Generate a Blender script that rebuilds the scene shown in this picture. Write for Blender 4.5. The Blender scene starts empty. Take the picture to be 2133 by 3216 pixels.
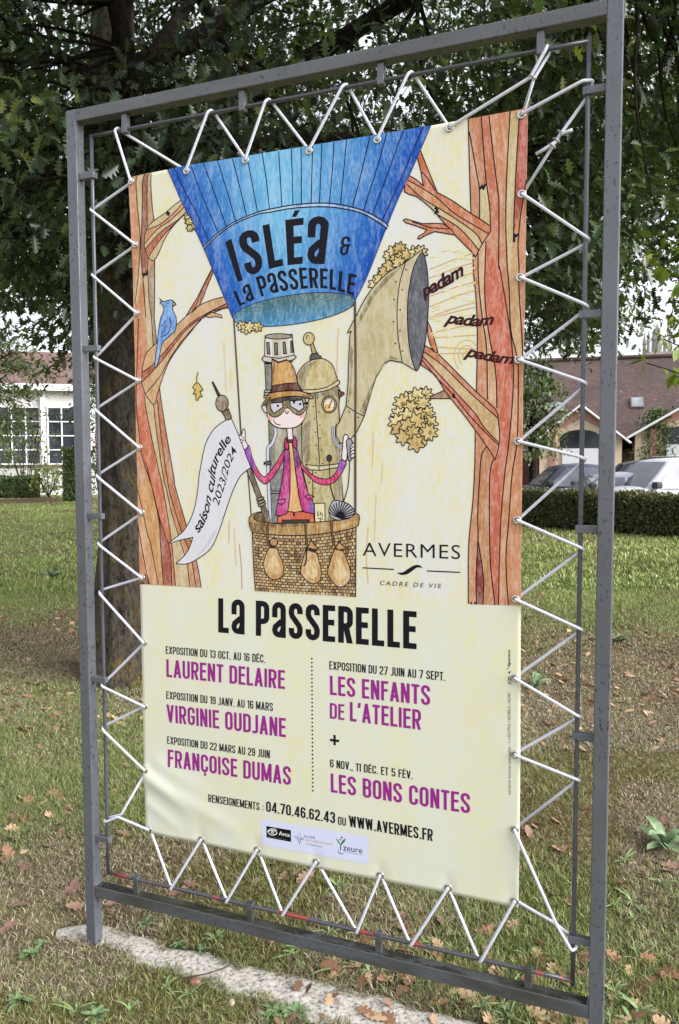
import bpy, bmesh, math, random
import numpy as np
from mathutils import Vector, Matrix, Euler
from mathutils.geometry import tessellate_polygon

random.seed(7)
rng = np.random.default_rng(7)
S = bpy.context.scene
COL = S.collection
R = math.radians

# ------------------------------------------------------------------ camera
PW, PH, FOC = 2133.0, 3216.0, 2468.02
CAM = np.array([1.8355, -2.1643, 1.6923])
YAW, PITCH, ROLL = -0.3787, -0.0659, -0.0029
_f0 = np.array([math.sin(YAW), math.cos(YAW), 0.0])
_r0 = np.array([math.cos(YAW), -math.sin(YAW), 0.0])
_u0 = np.array([0, 0, 1.0])
FWD = math.cos(PITCH) * _f0 + math.sin(PITCH) * _u0
_up = -math.sin(PITCH) * _f0 + math.cos(PITCH) * _u0
RGT = math.cos(ROLL) * _r0 + math.sin(ROLL) * _up
UPV = -math.sin(ROLL) * _r0 + math.cos(ROLL) * _up
cd = bpy.data.cameras.new('camera')
cd.sensor_fit = 'VERTICAL'
cd.sensor_height = 24.0
cd.lens = 24.0 * FOC / PH
cd.clip_start = 0.05
cd.clip_end = 2000
co = bpy.data.objects.new('camera', cd)
COL.objects.link(co)
co.matrix_world = Matrix(((RGT[0], UPV[0], -FWD[0], CAM[0]), (RGT[1], UPV[1], -FWD[1], CAM[1]),
                          (RGT[2], UPV[2], -FWD[2], CAM[2]), (0, 0, 0, 1)))
S.camera = co

# ------------------------------------------------------------------ sky and sun (overcast)
SUN_EL, SUN_AZ = 29.0, 93.0          # azimuth from +Y clockwise: sun stands to the right, a little towards the viewer
SKY_STRENGTH, SUN_STRENGTH, EXPOSURE = 0.055, 2.2, 1.66
w = bpy.data.worlds.new('World')
S.world = w
w.use_nodes = True
nt = w.node_tree
bg = nt.nodes['Background']
sk = nt.nodes.new('ShaderNodeTexSky')
sk.sky_type = 'NISHITA'
sk.sun_disc = False
sk.sun_elevation = R(SUN_EL)
sk.sun_rotation = R(SUN_AZ)
sk.air_density = 1.0
sk.dust_density = 4.0
hs = nt.nodes.new('ShaderNodeHueSaturation')
hs.inputs['Saturation'].default_value = 0.42
nt.links.new(sk.outputs[0], hs.inputs['Color'])
# cloud deck over the sky: broken pale grey cloud, brighter than the blue behind it
tc = nt.nodes.new('ShaderNodeTexCoord')
mp = nt.nodes.new('ShaderNodeMapping'); mp.inputs['Scale'].default_value = (1, 1, 2.6)
cl = nt.nodes.new('ShaderNodeTexNoise'); cl.inputs['Scale'].default_value = 3.2; cl.inputs['Detail'].default_value = 6
cr_ = nt.nodes.new('ShaderNodeMapRange'); cr_.inputs['From Min'].default_value = .30; cr_.inputs['From Max'].default_value = .62; cr_.inputs['To Min'].default_value = .35; cr_.inputs['To Max'].default_value = .85
cm = nt.nodes.new('ShaderNodeMix'); cm.data_type = 'RGBA'
cm.inputs[7].default_value = (8.6, 8.9, 9.5, 1)
nt.links.new(tc.outputs['Generated'], mp.inputs[0]); nt.links.new(mp.outputs[0], cl.inputs[0]); nt.links.new(cl.outputs[0], cr_.inputs[0])
nt.links.new(cr_.outputs[0], cm.inputs[0]); nt.links.new(hs.outputs[0], cm.inputs[6])
nt.links.new(cm.outputs[2], bg.inputs['Color'])
bg.inputs['Strength'].default_value = SKY_STRENGTH
sd = bpy.data.lights.new('sun', 'SUN')
sd.energy = SUN_STRENGTH
sd.angle = R(50)
sd.color = (1.0, 0.975, 0.95)
so = bpy.data.objects.new('sun', sd)
COL.objects.link(so)
_sv = Vector((math.sin(R(SUN_AZ)) * math.cos(R(SUN_EL)), math.cos(R(SUN_AZ)) * math.cos(R(SUN_EL)), math.sin(R(SUN_EL))))
so.rotation_euler = _sv.to_track_quat('Z', 'Y').to_euler()
so.location = (6, -6, 12)
S.view_settings.view_transform = 'Standard'
S.view_settings.look = 'None'
S.view_settings.gamma = 1.0
S.view_settings.use_curve_mapping = False
S.view_settings.exposure = EXPOSURE
S.cycles.max_bounces = 8
S.cycles.transparent_max_bounces = 8

# ------------------------------------------------------------------ survey helpers (measured bearings -> real positions)
def ray(px, py):
    return FWD + RGT * ((px - PW / 2) / FOC) - UPV * ((py - PH / 2) / FOC)
def at(px, py, d):
    return CAM + ray(px, py) * d
def gnd(px, py, z=0.0):
    r = ray(px, py)
    return CAM + r * ((z - CAM[2]) / r[2])
YB = 0.02                              # depth of the banner / rod plane behind the front faces of the posts
def pl(px, py, y=YB):
    r = ray(px, py)
    p = CAM + r * ((y - CAM[1]) / r[1])
    return (float(p[0]), float(p[2]))

# ------------------------------------------------------------------ object helpers
def lin(c):
    out = []
    for v in c[:3]:
        v = v / 255.0
        out.append(v / 12.92 if v <= 0.04045 else ((v + 0.055) / 1.055) ** 2.4)
    return tuple(out)

def link(o, parent=None):
    COL.objects.link(o)
    if parent is not None:
        o.parent = parent
    return o

def tag(o, label=None, cat=None, group=None, kind=None):
    if label: o['label'] = label
    if cat: o['category'] = cat
    if group: o['group'] = group
    if kind: o['kind'] = kind
    return o

def empty(name, loc=(0, 0, 0), rz=0.0):
    o = bpy.data.objects.new(name, None)
    o.location = loc
    o.rotation_euler = (0, 0, rz)
    o.empty_display_size = 0.1
    return link(o)

def mesh_np(name, V, F, mat, parent=None, smooth=False, mats=None, midx=None):
    """V (n,3); F list of index tuples or (m,k) int array"""
    me = bpy.data.meshes.new(name)
    if isinstance(F, np.ndarray):
        m, k = F.shape
        me.vertices.add(len(V)); me.loops.add(m * k); me.polygons.add(m)
        me.vertices.foreach_set('co', np.asarray(V, np.float32).ravel())
        me.loops.foreach_set('vertex_index', F.astype(np.int32).ravel())
        me.polygons.foreach_set('loop_start', np.arange(0, m * k, k, dtype=np.int32))
        me.polygons.foreach_set('loop_total', np.full(m, k, np.int32))
        me.update(calc_edges=True)
    else:
        me.from_pydata([tuple(map(float, v)) for v in V], [], [tuple(int(i) for i in f) for f in F])
    for mm in (mats or [mat]):
        me.materials.append(mm)
    if midx is not None:
        me.polygons.foreach_set('material_index', np.asarray(midx, np.int32))
    if smooth:
        me.polygons.foreach_set('use_smooth', np.ones(len(me.polygons), bool))
    me.update()
    o = bpy.data.objects.new(name, me)
    return link(o, parent)

class MB:
    """mesh builder: collects boxes, tubes and polygons and links them as ONE object"""
    def __init__(s): s.v = []; s.f = []; s.m = []
    def add(s, V, F, m=0):
        n = len(s.v)
        s.v += [tuple(map(float, v)) for v in V]
        s.f += [tuple(int(i) + n for i in f) for f in F]
        s.m += [m] * len(F)
    def box(s, lo, hi, m=0, rz=0.0, org=(0, 0, 0)):
        x0, y0, z0 = lo; x1, y1, z1 = hi
        V = [(x0, y0, z0), (x1, y0, z0), (x1, y1, z0), (x0, y1, z0), (x0, y0, z1), (x1, y0, z1), (x1, y1, z1), (x0, y1, z1)]
        if rz:
            c, q = math.cos(rz), math.sin(rz)
            V = [(c * x - q * y, q * x + c * y, z) for x, y, z in V]
        V = [(x + org[0], y + org[1], z + org[2]) for x, y, z in V]
        s.add(V, [(0, 3, 2, 1), (4, 5, 6, 7), (0, 1, 5, 4), (1, 2, 6, 5), (2, 3, 7, 6), (3, 0, 4, 7)], m)
    def tube(s, pts, rad, n=10, m=0, cap=True):
        V, F = tube_geo(pts, rad, n, cap)
        s.add(V, F, m)
    def build(s, name, mats, parent=None, smooth=False, bevel=0.0, seg=2):
        if not isinstance(mats, (list, tuple)): mats = [mats]
        o = mesh_np(name, s.v, s.f, None, parent, smooth, mats=list(mats), midx=s.m)
        if bevel:
            b = o.modifiers.new('bevel', 'BEVEL'); b.width = bevel; b.segments = seg; b.limit_method = 'ANGLE'
        return o

def tube_geo(pts, rad, n=10, cap=True):
    P = np.asarray(pts, float)
    k = len(P)
    rad = np.full(k, rad) if np.isscalar(rad) else np.asarray(rad, float)
    T = np.gradient(P, axis=0)
    T /= np.linalg.norm(T, axis=1)[:, None] + 1e-12
    ref = np.array([0, 0, 1.0]) if abs(T[0][2]) < .9 else np.array([1.0, 0, 0])
    N = np.cross(T[0], ref); N /= np.linalg.norm(N)
    V = []; ang = np.arange(n) * 2 * math.pi / n
    for i in range(k):
        N = N - T[i] * (N @ T[i]); N /= np.linalg.norm(N) + 1e-12
        B = np.cross(T[i], N)
        V.append(P[i] + rad[i] * (np.cos(ang)[:, None] * N + np.sin(ang)[:, None] * B))
    V = np.concatenate(V)
    F = []
    for i in range(k - 1):
        for j in range(n):
            a = i * n + j; b = i * n + (j + 1) % n
            F.append((a, b, b + n, a + n))
    if cap:
        F.append(tuple(range(n - 1, -1, -1))); F.append(tuple(range((k - 1) * n, k * n)))
    return V, F

def spline(pts, per=8):
    P = np.asarray(pts, float)
    Q = np.concatenate([[2 * P[0] - P[1]], P, [2 * P[-1] - P[-2]]])
    out = []
    for i in range(1, len(Q) - 2):
        for t in np.arange(per) / per:
            a, b, c, d = Q[i - 1:i + 3]
            out.append(.5 * ((2 * b) + (c - a) * t + (2 * a - 5 * b + 4 * c - d) * t * t + (3 * b - a - 3 * c + d) * t ** 3))
    out.append(P[-1])
    return np.array(out)

def vnoise(x, y, seed=0):
    """smooth value noise on arrays, -1..1"""
    x = np.asarray(x, float); y = np.asarray(y, float)
    xi = np.floor(x).astype(np.int64); yi = np.floor(y).astype(np.int64)
    fx = x - xi; fy = y - yi
    fx = fx * fx * (3 - 2 * fx); fy = fy * fy * (3 - 2 * fy)
    def h(a, b):
        n = (a * 374761393 + b * 668265263 + seed * 974711) & 0x7fffffff
        n = ((n ^ (n >> 13)) * 1274126177) & 0x7fffffff
        return ((n ^ (n >> 16)) & 0xffff) / 32767.5 - 1
    return (h(xi, yi) * (1 - fx) + h(xi + 1, yi) * fx) * (1 - fy) + (h(xi, yi + 1) * (1 - fx) + h(xi + 1, yi + 1) * fx) * fy

# ------------------------------------------------------------------ materials
def new_mat(name):
    m = bpy.data.materials.new(name)
    m.use_nodes = True
    nt = m.node_tree
    return m, nt, nt.nodes['Principled BSDF']

def N(nt, typ, **kw):
    n = nt.nodes.new(typ)
    for k, v in kw.items():
        if hasattr(n, k) and not k[0].isupper(): setattr(n, k, v)
        else: n.inputs[k.replace('_', ' ')].default_value = v
    return n

def ramp(nt, fac, stops):
    r = nt.nodes.new('ShaderNodeValToRGB')
    el = r.color_ramp.elements
    while len(el) < len(stops): el.new(0.5)
    for e, (p, c) in zip(el, stops):
        e.position = p; e.color = (*c, 1) if len(c) == 3 else c
    nt.links.new(fac, r.inputs[0])
    return r.outputs[0]

def mixc(nt, fac, a, b, mode='MIX'):
    m = nt.nodes.new('ShaderNodeMix'); m.data_type = 'RGBA'; m.blend_type = mode
    for sock, v in ((m.inputs[0], fac), (m.inputs[6], a), (m.inputs[7], b)):
        if hasattr(v, 'links'): nt.links.new(v, sock)
        elif isinstance(v, (int, float)): sock.default_value = v
        else: sock.default_value = (*v, 1) if len(v) == 3 else v
    return m.outputs[2]

def noise(nt, scale, detail=4, rough=.55, coord='Object', stretch=(1, 1, 1), dist=0.0, rot=(0, 0, 0)):
    tc = nt.nodes.new('ShaderNodeTexCoord')
    mp = nt.nodes.new('ShaderNodeMapping')
    mp.inputs['Scale'].default_value = stretch
    mp.inputs['Rotation'].default_value = rot
    nt.links.new(tc.outputs[coord], mp.inputs[0])
    n = nt.nodes.new('ShaderNodeTexNoise')
    n.inputs['Scale'].default_value = scale; n.inputs['Detail'].default_value = detail
    n.inputs['Roughness'].default_value = rough; n.inputs['Distortion'].default_value = dist
    nt.links.new(mp.outputs[0], n.inputs[0])
    return n.outputs[0]

def bump(nt, p, h, strength=.4, dist=.01):
    b = nt.nodes.new('ShaderNodeBump')
    b.inputs['Strength'].default_value = strength; b.inputs['Distance'].default_value = dist
    nt.links.new(h, b.inputs['Height']); nt.links.new(b.outputs[0], p.inputs['Normal'])

def simple(name, c, rough=.6, spec=.5, metal=0.0, var=.15, scale=8, bmp=0.0, coord='Object'):
    m, nt, p = new_mat(name)
    c = np.array(c)
    n = noise(nt, scale, 5, coord=coord)
    nt.links.new(ramp(nt, n, [(.3, tuple(c * (1 - var))), (.7, tuple(np.minimum(c * (1 + var), 1)))]), p.inputs['Base Color'])
    p.inputs['Roughness'].default_value = rough
    p.inputs['Specular IOR Level'].default_value = spec
    p.inputs['Metallic'].default_value = metal
    if bmp: bump(nt, p, noise(nt, scale * 4, 6, coord=coord), bmp)
    return m

def vcol_mat(name, attr, rough=.6, spec=.3, pencil=False):
    m, nt, p = new_mat(name)
    a = nt.nodes.new('ShaderNodeAttribute'); a.attribute_name = attr
    nt.links.new(a.outputs['Color'], p.inputs['Base Color'])
    p.inputs['Roughness'].default_value = rough; p.inputs['Specular IOR Level'].default_value = spec
    return m, nt, p, a

# printed vinyl inks: colour of each printed area, coloured-pencil grain from noise (strength in the attribute's alpha)
INK, _nt, _p, _a = vcol_mat('printed_ink', 'ink', .55, .14)
_g1 = noise(_nt, 170, 3, .7, stretch=(1, 1, .34), rot=(0, R(14), 0))
_g2 = noise(_nt, 34, 5, .65, stretch=(1, 1, .25))
_gm = _nt.nodes.new('ShaderNodeMath'); _gm.operation = 'ADD'
_nt.links.new(_g1, _gm.inputs[0]); _nt.links.new(_g2, _gm.inputs[1])
_gr = _nt.nodes.new('ShaderNodeMapRange')
_gr.inputs['From Min'].default_value = .92; _gr.inputs['From Max'].default_value = 1.22
_nt.links.new(_gm.outputs[0], _gr.inputs[0])
_ga = _nt.nodes.new('ShaderNodeMath'); _ga.operation = 'MULTIPLY'
_nt.links.new(_gr.outputs[0], _ga.inputs[0]); _nt.links.new(_a.outputs['Alpha'], _ga.inputs[1])
_gg = _nt.nodes.new('ShaderNodeGamma'); _gg.inputs[1].default_value = .52
_nt.links.new(_a.outputs['Color'], _gg.inputs[0])
_lt = mixc(_nt, _ga.outputs[0], _a.outputs['Color'], mixc(_nt, .38, _gg.outputs[0], (.78, .77, .72)))
_gd = _nt.nodes.new('ShaderNodeMapRange')
_gd.inputs['From Min'].default_value = 1.0; _gd.inputs['From Max'].default_value = .72
_nt.links.new(_gm.outputs[0], _gd.inputs[0])
_gb = _nt.nodes.new('ShaderNodeMath'); _gb.operation = 'MULTIPLY'
_nt.links.new(_gd.outputs[0], _gb.inputs[0]); _nt.links.new(_a.outputs['Alpha'], _gb.inputs[1])
_dk = mixc(_nt, .40, _a.outputs['Color'], (.03, .03, .03))
_nt.links.new(mixc(_nt, _gb.outputs[0], _lt, _dk), _p.inputs['Base Color'])

def paper(name, base, streak, amt):
    m, nt, p = new_mat(name)
    n1 = noise(nt, 7, 5, .6, stretch=(1, 1, .3), rot=(0, R(8), 0))
    n2 = noise(nt, 130, 4, .65, stretch=(1, 1, .25), rot=(0, R(10), 0))
    mm = nt.nodes.new('ShaderNodeMath'); mm.operation = 'MULTIPLY'
    a = ramp(nt, n1, [(.30, (0, 0, 0)), (.62, (1, 1, 1))]); b = ramp(nt, n2, [(.36, (.1, .1, .1)), (.66, (1, 1, 1))])
    nt.links.new(a, mm.inputs[0]); nt.links.new(b, mm.inputs[1])
    m2 = nt.nodes.new('ShaderNodeMath'); m2.operation = 'MULTIPLY'; m2.inputs[1].default_value = amt
    nt.links.new(mm.outputs[0], m2.inputs[0])
    nt.links.new(mixc(nt, m2.outputs[0], base, streak), p.inputs['Base Color'])
    p.inputs['Roughness'].default_value = .5; p.inputs['Specular IOR Level'].default_value = .2
    return m
PAPER_UP = paper('printed_vinyl_sky', lin((220, 221, 225)), lin((226, 214, 136)), .92)
PAPER_LOW = paper('printed_vinyl_pale', lin((219, 221, 212)), lin((226, 216, 152)), .68)

def painted_steel(name, base, speck, top_dirt=0.0, red=0.0, chips=.5):
    m, nt, p = new_mat(name)
    n1 = noise(nt, 5, 4)
    c = ramp(nt, n1, [(.3, tuple(np.array(base) * .88)), (.7, tuple(np.array(base) * 1.12))])
    n2 = noise(nt, 95, 3, .6, stretch=(1, 1, .6)); n3 = noise(nt, 3.5, 4)
    s1 = ramp(nt, n2, [(.575, (0, 0, 0)), (.63, (1, 1, 1))]); s2 = ramp(nt, n3, [(.38, (0, 0, 0)), (.60, (1, 1, 1))])
    mm = nt.nodes.new('ShaderNodeMath'); mm.operation = 'MULTIPLY'
    nt.links.new(s1, mm.inputs[0]); nt.links.new(s2, mm.inputs[1])
    m3 = nt.nodes.new('ShaderNodeMath'); m3.operation = 'MULTIPLY'; m3.inputs[1].default_value = chips
    nt.links.new(mm.outputs[0], m3.inputs[0])
    c = mixc(nt, m3.outputs[0], c, speck)
    if red:
        n4 = noise(nt, 11, 2, .5, stretch=(1, .05, .05)); 
        c = mixc(nt, ramp(nt, n4, [(.62 - red, (0, 0, 0)), (.64 - red, (1, 1, 1))]), c, lin((150, 58, 58)))
        n5 = noise(nt, 70, 4, .7)
        c = mixc(nt, ramp(nt, n5, [(.52, (0, 0, 0)), (.58, (.9, .9, .9))]), c, lin((72, 72, 78)))
    if top_dirt:
        ge = nt.nodes.new('ShaderNodeNewGeometry'); sx = nt.nodes.new('ShaderNodeSeparateXYZ')
        nt.links.new(ge.outputs['Normal'], sx.inputs[0])
        n6 = noise(nt, 14, 6, .65, stretch=(.6, 1, 1))
        m6 = nt.nodes.new('ShaderNodeMath'); m6.operation = 'MULTIPLY'
        nt.links.new(ramp(nt, sx.outputs[2], [(.5, (0, 0, 0)), (.8, (1, 1, 1))]), m6.inputs[0])
        nt.links.new(ramp(nt, n6, [(.40, (0, 0, 0)), (.55, (1, 1, 1))]), m6.inputs[1])
        c = mixc(nt, m6.outputs[0], c, lin((40, 38, 36)))
        n7 = noise(nt, 10, 5, .6, stretch=(.3, 1, 1.2))
        m7 = nt.nodes.new('ShaderNodeMath'); m7.operation = 'MULTIPLY'; m7.inputs[1].default_value = top_dirt
        nt.links.new(ramp(nt, n7, [(.42, (0, 0, 0)), (.62, (1, 1, 1))]), m7.inputs[0])
        c = mixc(nt, m7.outputs[0], c, lin((62, 62, 52)))
    nt.links.new(c, p.inputs['Base Color'])
    p.inputs['Roughness'].default_value = .24; p.inputs['Specular IOR Level'].default_value = .6
    bump(nt, p, n2, .05, .002)
    return m
STEEL = painted_steel('grey_painted_steel', lin((92, 95, 103)), lin((28, 26, 30)), chips=.8)
STEEL_LOW = painted_steel('grey_painted_steel_dirty', lin((88, 91, 98)), lin((32, 30, 30)), top_dirt=.8)
STEEL_TOP = painted_steel('grey_painted_steel_stained', lin((84, 86, 92)), lin((34, 28, 26)), chips=.9, top_dirt=.45)
ROD = painted_steel('grey_painted_rod', lin((76, 77, 87)), lin((32, 30, 32)))
ROD_RED = painted_steel('worn_red_rod', lin((76, 76, 84)), lin((34, 32, 34)), red=.075)
ROD_TOP = painted_steel('slightly_worn_rod', lin((70, 70, 78)), lin((34, 32, 34)), red=-.06)
CHROME = simple('eyelet_metal', (.62, .6, .56), .25, .5, 1.0, .1)
def cord_mat():
    m, nt, p = new_mat('white_elastic_cord')
    n = noise(nt, 500, 2, .5)
    nt.links.new(ramp(nt, n, [(.3, lin((176, 177, 194))), (.6, lin((220, 221, 236)))]), p.inputs['Base Color'])
    p.inputs['Roughness'].default_value = .7
    bump(nt, p, n, .25, .002)
    return m
CORD = cord_mat()

# ------------------------------------------------------------------ steel banner frame (origin: foot of the left post)
FW, FT, SEC, BB = 1.7439, 2.8513, 0.04, 0.198      # width, height, tube section, top of bottom rail
RX0, RX1, RZ0, RZ1 = 0.0867, 1.6599, 0.2462, 2.7645
frame = empty('banner_frame', (0, 0, 0))
tag(frame, 'tall grey steel frame of square tube holding the laced poster banner', 'banner frame')
for x0, z0 in ((0, -.25), (FW - SEC, -.25)):
    b = MB(); b.box((x0, 0, z0), (x0 + SEC, SEC, FT)); b.build('post', STEEL, frame, bevel=.003)
b = MB(); b.box((SEC, .0006, FT - SEC), (FW - SEC, SEC - .0006, FT - .0004)); b.build('top_rail', STEEL_TOP, frame, bevel=.003)
b = MB(); b.box((SEC, .0006, BB - SEC), (FW - SEC, SEC - .0006, BB)); b.build('bottom_rail', STEEL_LOW, frame, bevel=.003)
RR = .0062
for nm, a, c, mt in (('rod', (RX0, YB, RZ0), (RX0, YB, RZ1), ROD), ('rod', (RX1, YB, RZ0 - .012), (RX1, YB, RZ1 + .012), ROD),
                     ('rod', (RX0 - .004, YB, RZ1), (RX1, YB, RZ1), ROD_TOP), ('rod', (RX0 - .004, YB, RZ0), (RX1, YB, RZ0), ROD_RED)):
    b = MB(); b.tube([np.array(a) + (np.array(c) - np.array(a)) * t for t in np.linspace(0, 1, 12)], RR, 14)
    b.build(nm, mt, frame, smooth=True)
LB = [(277, 554), (291, 1094.6), (305, 1621), (315.7, 2133), (326, 2633)]
TB = [(395, 395), (763, 319), (1198, 235), (1699, 133)]
RB = [(1864, 284), (1843, 988), (1832.7, 1661.7), (1822, 2312), (1818.7, 2950.7)]
BT = [(430, 2778.8), (787, 2856), (1190.8, 2954), (1659.5, 3063)]
hb = .010
for q in LB:
    z = pl(*q)[1]; b = MB(); b.box((SEC, YB - hb, z - hb), (RX0 + .013, YB + hb, z + hb)); b.build('bracket', STEEL, frame, bevel=.0015)
for q in RB:
    z = pl(*q)[1]; b = MB(); b.box((RX1 - .013, YB - hb, z - hb), (FW - SEC, YB + hb, z + hb)); b.build('bracket', STEEL, frame, bevel=.0015)
for q in TB:
    x = pl(*q)[0]; b = MB(); b.box((x - hb, YB - hb, RZ1 - .013), (x + hb, YB + hb, FT - SEC)); b.build('bracket', STEEL, frame, bevel=.0015)
for q in BT:
    x = pl(*q)[0]; b = MB(); b.box((x - hb, YB - hb, BB), (x + hb, YB + hb, RZ0 + .013)); b.build('bracket', STEEL_LOW, frame, bevel=.0015)
for (x, z) in ((SEC, FT - SEC), (FW - SEC, FT - SEC), (SEC, BB), (FW - SEC, BB)):   # weld beads in the corners
    b = MB(); sx = 1 if x < 1 else -1; sz = 1 if z < 1 else -1
    b.tube([(x + sx * .001, .004 + .032 * t, z + sz * .001) for t in np.linspace(0, 1, 9)], [.0035 + .0012 * random.random() for _ in range(9)], 8)
    b.build('weld_bead', STEEL, frame, smooth=True)

# ------------------------------------------------------------------ banner sheet
banner = empty('poster_banner', (0.87, YB, 1.5))
tag(banner, 'cream printed poster banner with a blue balloon picture laced inside the grey frame', 'banner')
BO = np.array([0.87, YB, 1.5])
top_e = [pl(*q) for q in [(404.9, 557.9), (463, 545.5), (527.6, 532.5), (587, 520), (660, 509), (800, 486.7), (972, 458), (1163.5, 427), (1354.7, 394.8), (1470, 374), (1575, 356), (1658.2, 340)]]
bot_e = [pl(*q) for q in [(459.1, 2612.7), (535.7, 2631), (616, 2645), (740, 2672), (812, 2688), (1000, 2727), (1205, 2766), (1412, 2806), (1520, 2829), (1628.1, 2852)]]
lef_e = [pl(*q) for q in [(404.9, 557.9), (405.5, 590), (412, 723), (418, 850), (420.5, 1000), (424.5, 1127), (429, 1382), (433, 1500), (437.5, 1673), (441, 1834), (444, 1920), (448, 2160), (452, 2380), (459.1, 2612.7)]]
rig_e = [pl(*q) for q in [(1658.2, 340), (1657.6, 380), (1653.5, 595), (1651, 800), (1648, 1000), (1643.5, 1132), (1642.5, 1347), (1639.5, 1545), (1637, 1750), (1636, 1903), (1635, 2200), (1634.5, 2400), (1632, 2650), (1628.1, 2852)]]
def polyat(P, t):
    P = np.array(P); d = np.r_[0, np.cumsum(np.linalg.norm(np.diff(P, axis=0), axis=1))]; d /= d[-1]
    return np.stack([np.interp(t, d, P[:, 0]), np.interp(t, d, P[:, 1])], -1)
_fold = [((460, 2425), (600, 2560), .016, .006), ((462, 2445), (730, 2600), .020, .0075), ((466, 2520), (560, 2600), .012, .004), ((500, 2400), (640, 2490), .022, .004)]
_fold = [(np.array(pl(*a)), np.array(pl(*c)), s, h) for a, c, s, h in _fold]
_pleats = [(np.array(pl(*q)), .012, .004) for q in [(632, 2636), (808, 2668), (993, 2706), (1194, 2748), (1407, 2789), (1610, 2820)]]
def relief(x, z):
    """how far the hung sheet bulges towards the viewer (m): slack folds, pleats under tension, a slow wave"""
    x = np.asarray(x, float); z = np.asarray(z, float)
    h = .0012 * np.sin(x * 5.1 + .7) * np.cos(z * 3.7 + 1.1)
    for a, c, s, amp in _fold:
        d = c - a; L = d @ d
        t = np.clip(((x - a[0]) * d[0] + (z - a[1]) * d[1]) / L, 0, 1)
        dist2 = (x - a[0] - t * d[0]) ** 2 + (z - a[1] - t * d[1]) ** 2
        h = h + amp * (1 - .75 * t) * np.exp(-dist2 / (2 * s * s))
    for a, s, amp in _pleats:
        up = np.clip((z - a[1]) / .055, 0, 1)
        h = h - amp * (1 - up) * np.exp(-((x - a[0]) ** 2) / (2 * s * s)) * (z > a[1] - .05)
    return h
nu, nv = 120, 201
U = np.linspace(0, 1, nu); Vv = np.linspace(0, 1, nv)
T_, B_ = polyat(top_e, U), polyat(bot_e, U)
def split_at(P, q):
    P = np.array(P); d = np.r_[0, np.cumsum(np.linalg.norm(np.diff(P, axis=0), axis=1))]; d /= d[-1]
    k = int(np.argmin(np.linalg.norm(P - np.array(pl(*q)), axis=1))); return d[k]
tb = .62                                               # share of the rows above the edge of the lower panel
tL, tR = split_at(lef_e, (441, 1834)), split_at(rig_e, (1636, 1903))
Lr = polyat(lef_e, np.interp(Vv, [0, tb, 1], [0, tL, 1])); Rr = polyat(rig_e, np.interp(Vv, [0, tb, 1], [0, tR, 1]))
u, v = np.meshgrid(U, Vv)
chT = T_ - (T_[0] + (T_[-1] - T_[0]) * U[:, None]); chB = B_ - (B_[0] + (B_[-1] - B_[0]) * U[:, None])
ft_ = np.clip(1 - v / .3, 0, 1)[..., None]; fb_ = np.clip((v - .7) / .3, 0, 1)[..., None]
XZ = Lr[:, None] * (1 - u)[..., None] + Rr[:, None] * u[..., None] + chT[None] * ft_ + chB[None] * fb_
X, Z = XZ[..., 0], XZ[..., 1]
Yf = YB - .0015 - relief(X, Z)
front = np.stack([X, Yf, Z], -1).reshape(-1, 3) - BO
idx = np.arange(nu * nv).reshape(nv, nu)
F = np.stack([idx[:-1, :-1], idx[1:, :-1], idx[1:, 1:], idx[:-1, 1:]], -1).reshape(-1, 4)
lowf = (np.arange(nv - 1) >= int(round(tb * (nv - 1)))).astype(int)
sheet = mesh_np('vinyl_sheet', front, F, None, banner, smooth=True, mats=[PAPER_UP, PAPER_LOW], midx=np.repeat(lowf, nu - 1))
md = sheet.modifiers.new('thick', 'SOLIDIFY'); md.thickness = .0012; md.offset = -1

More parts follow.
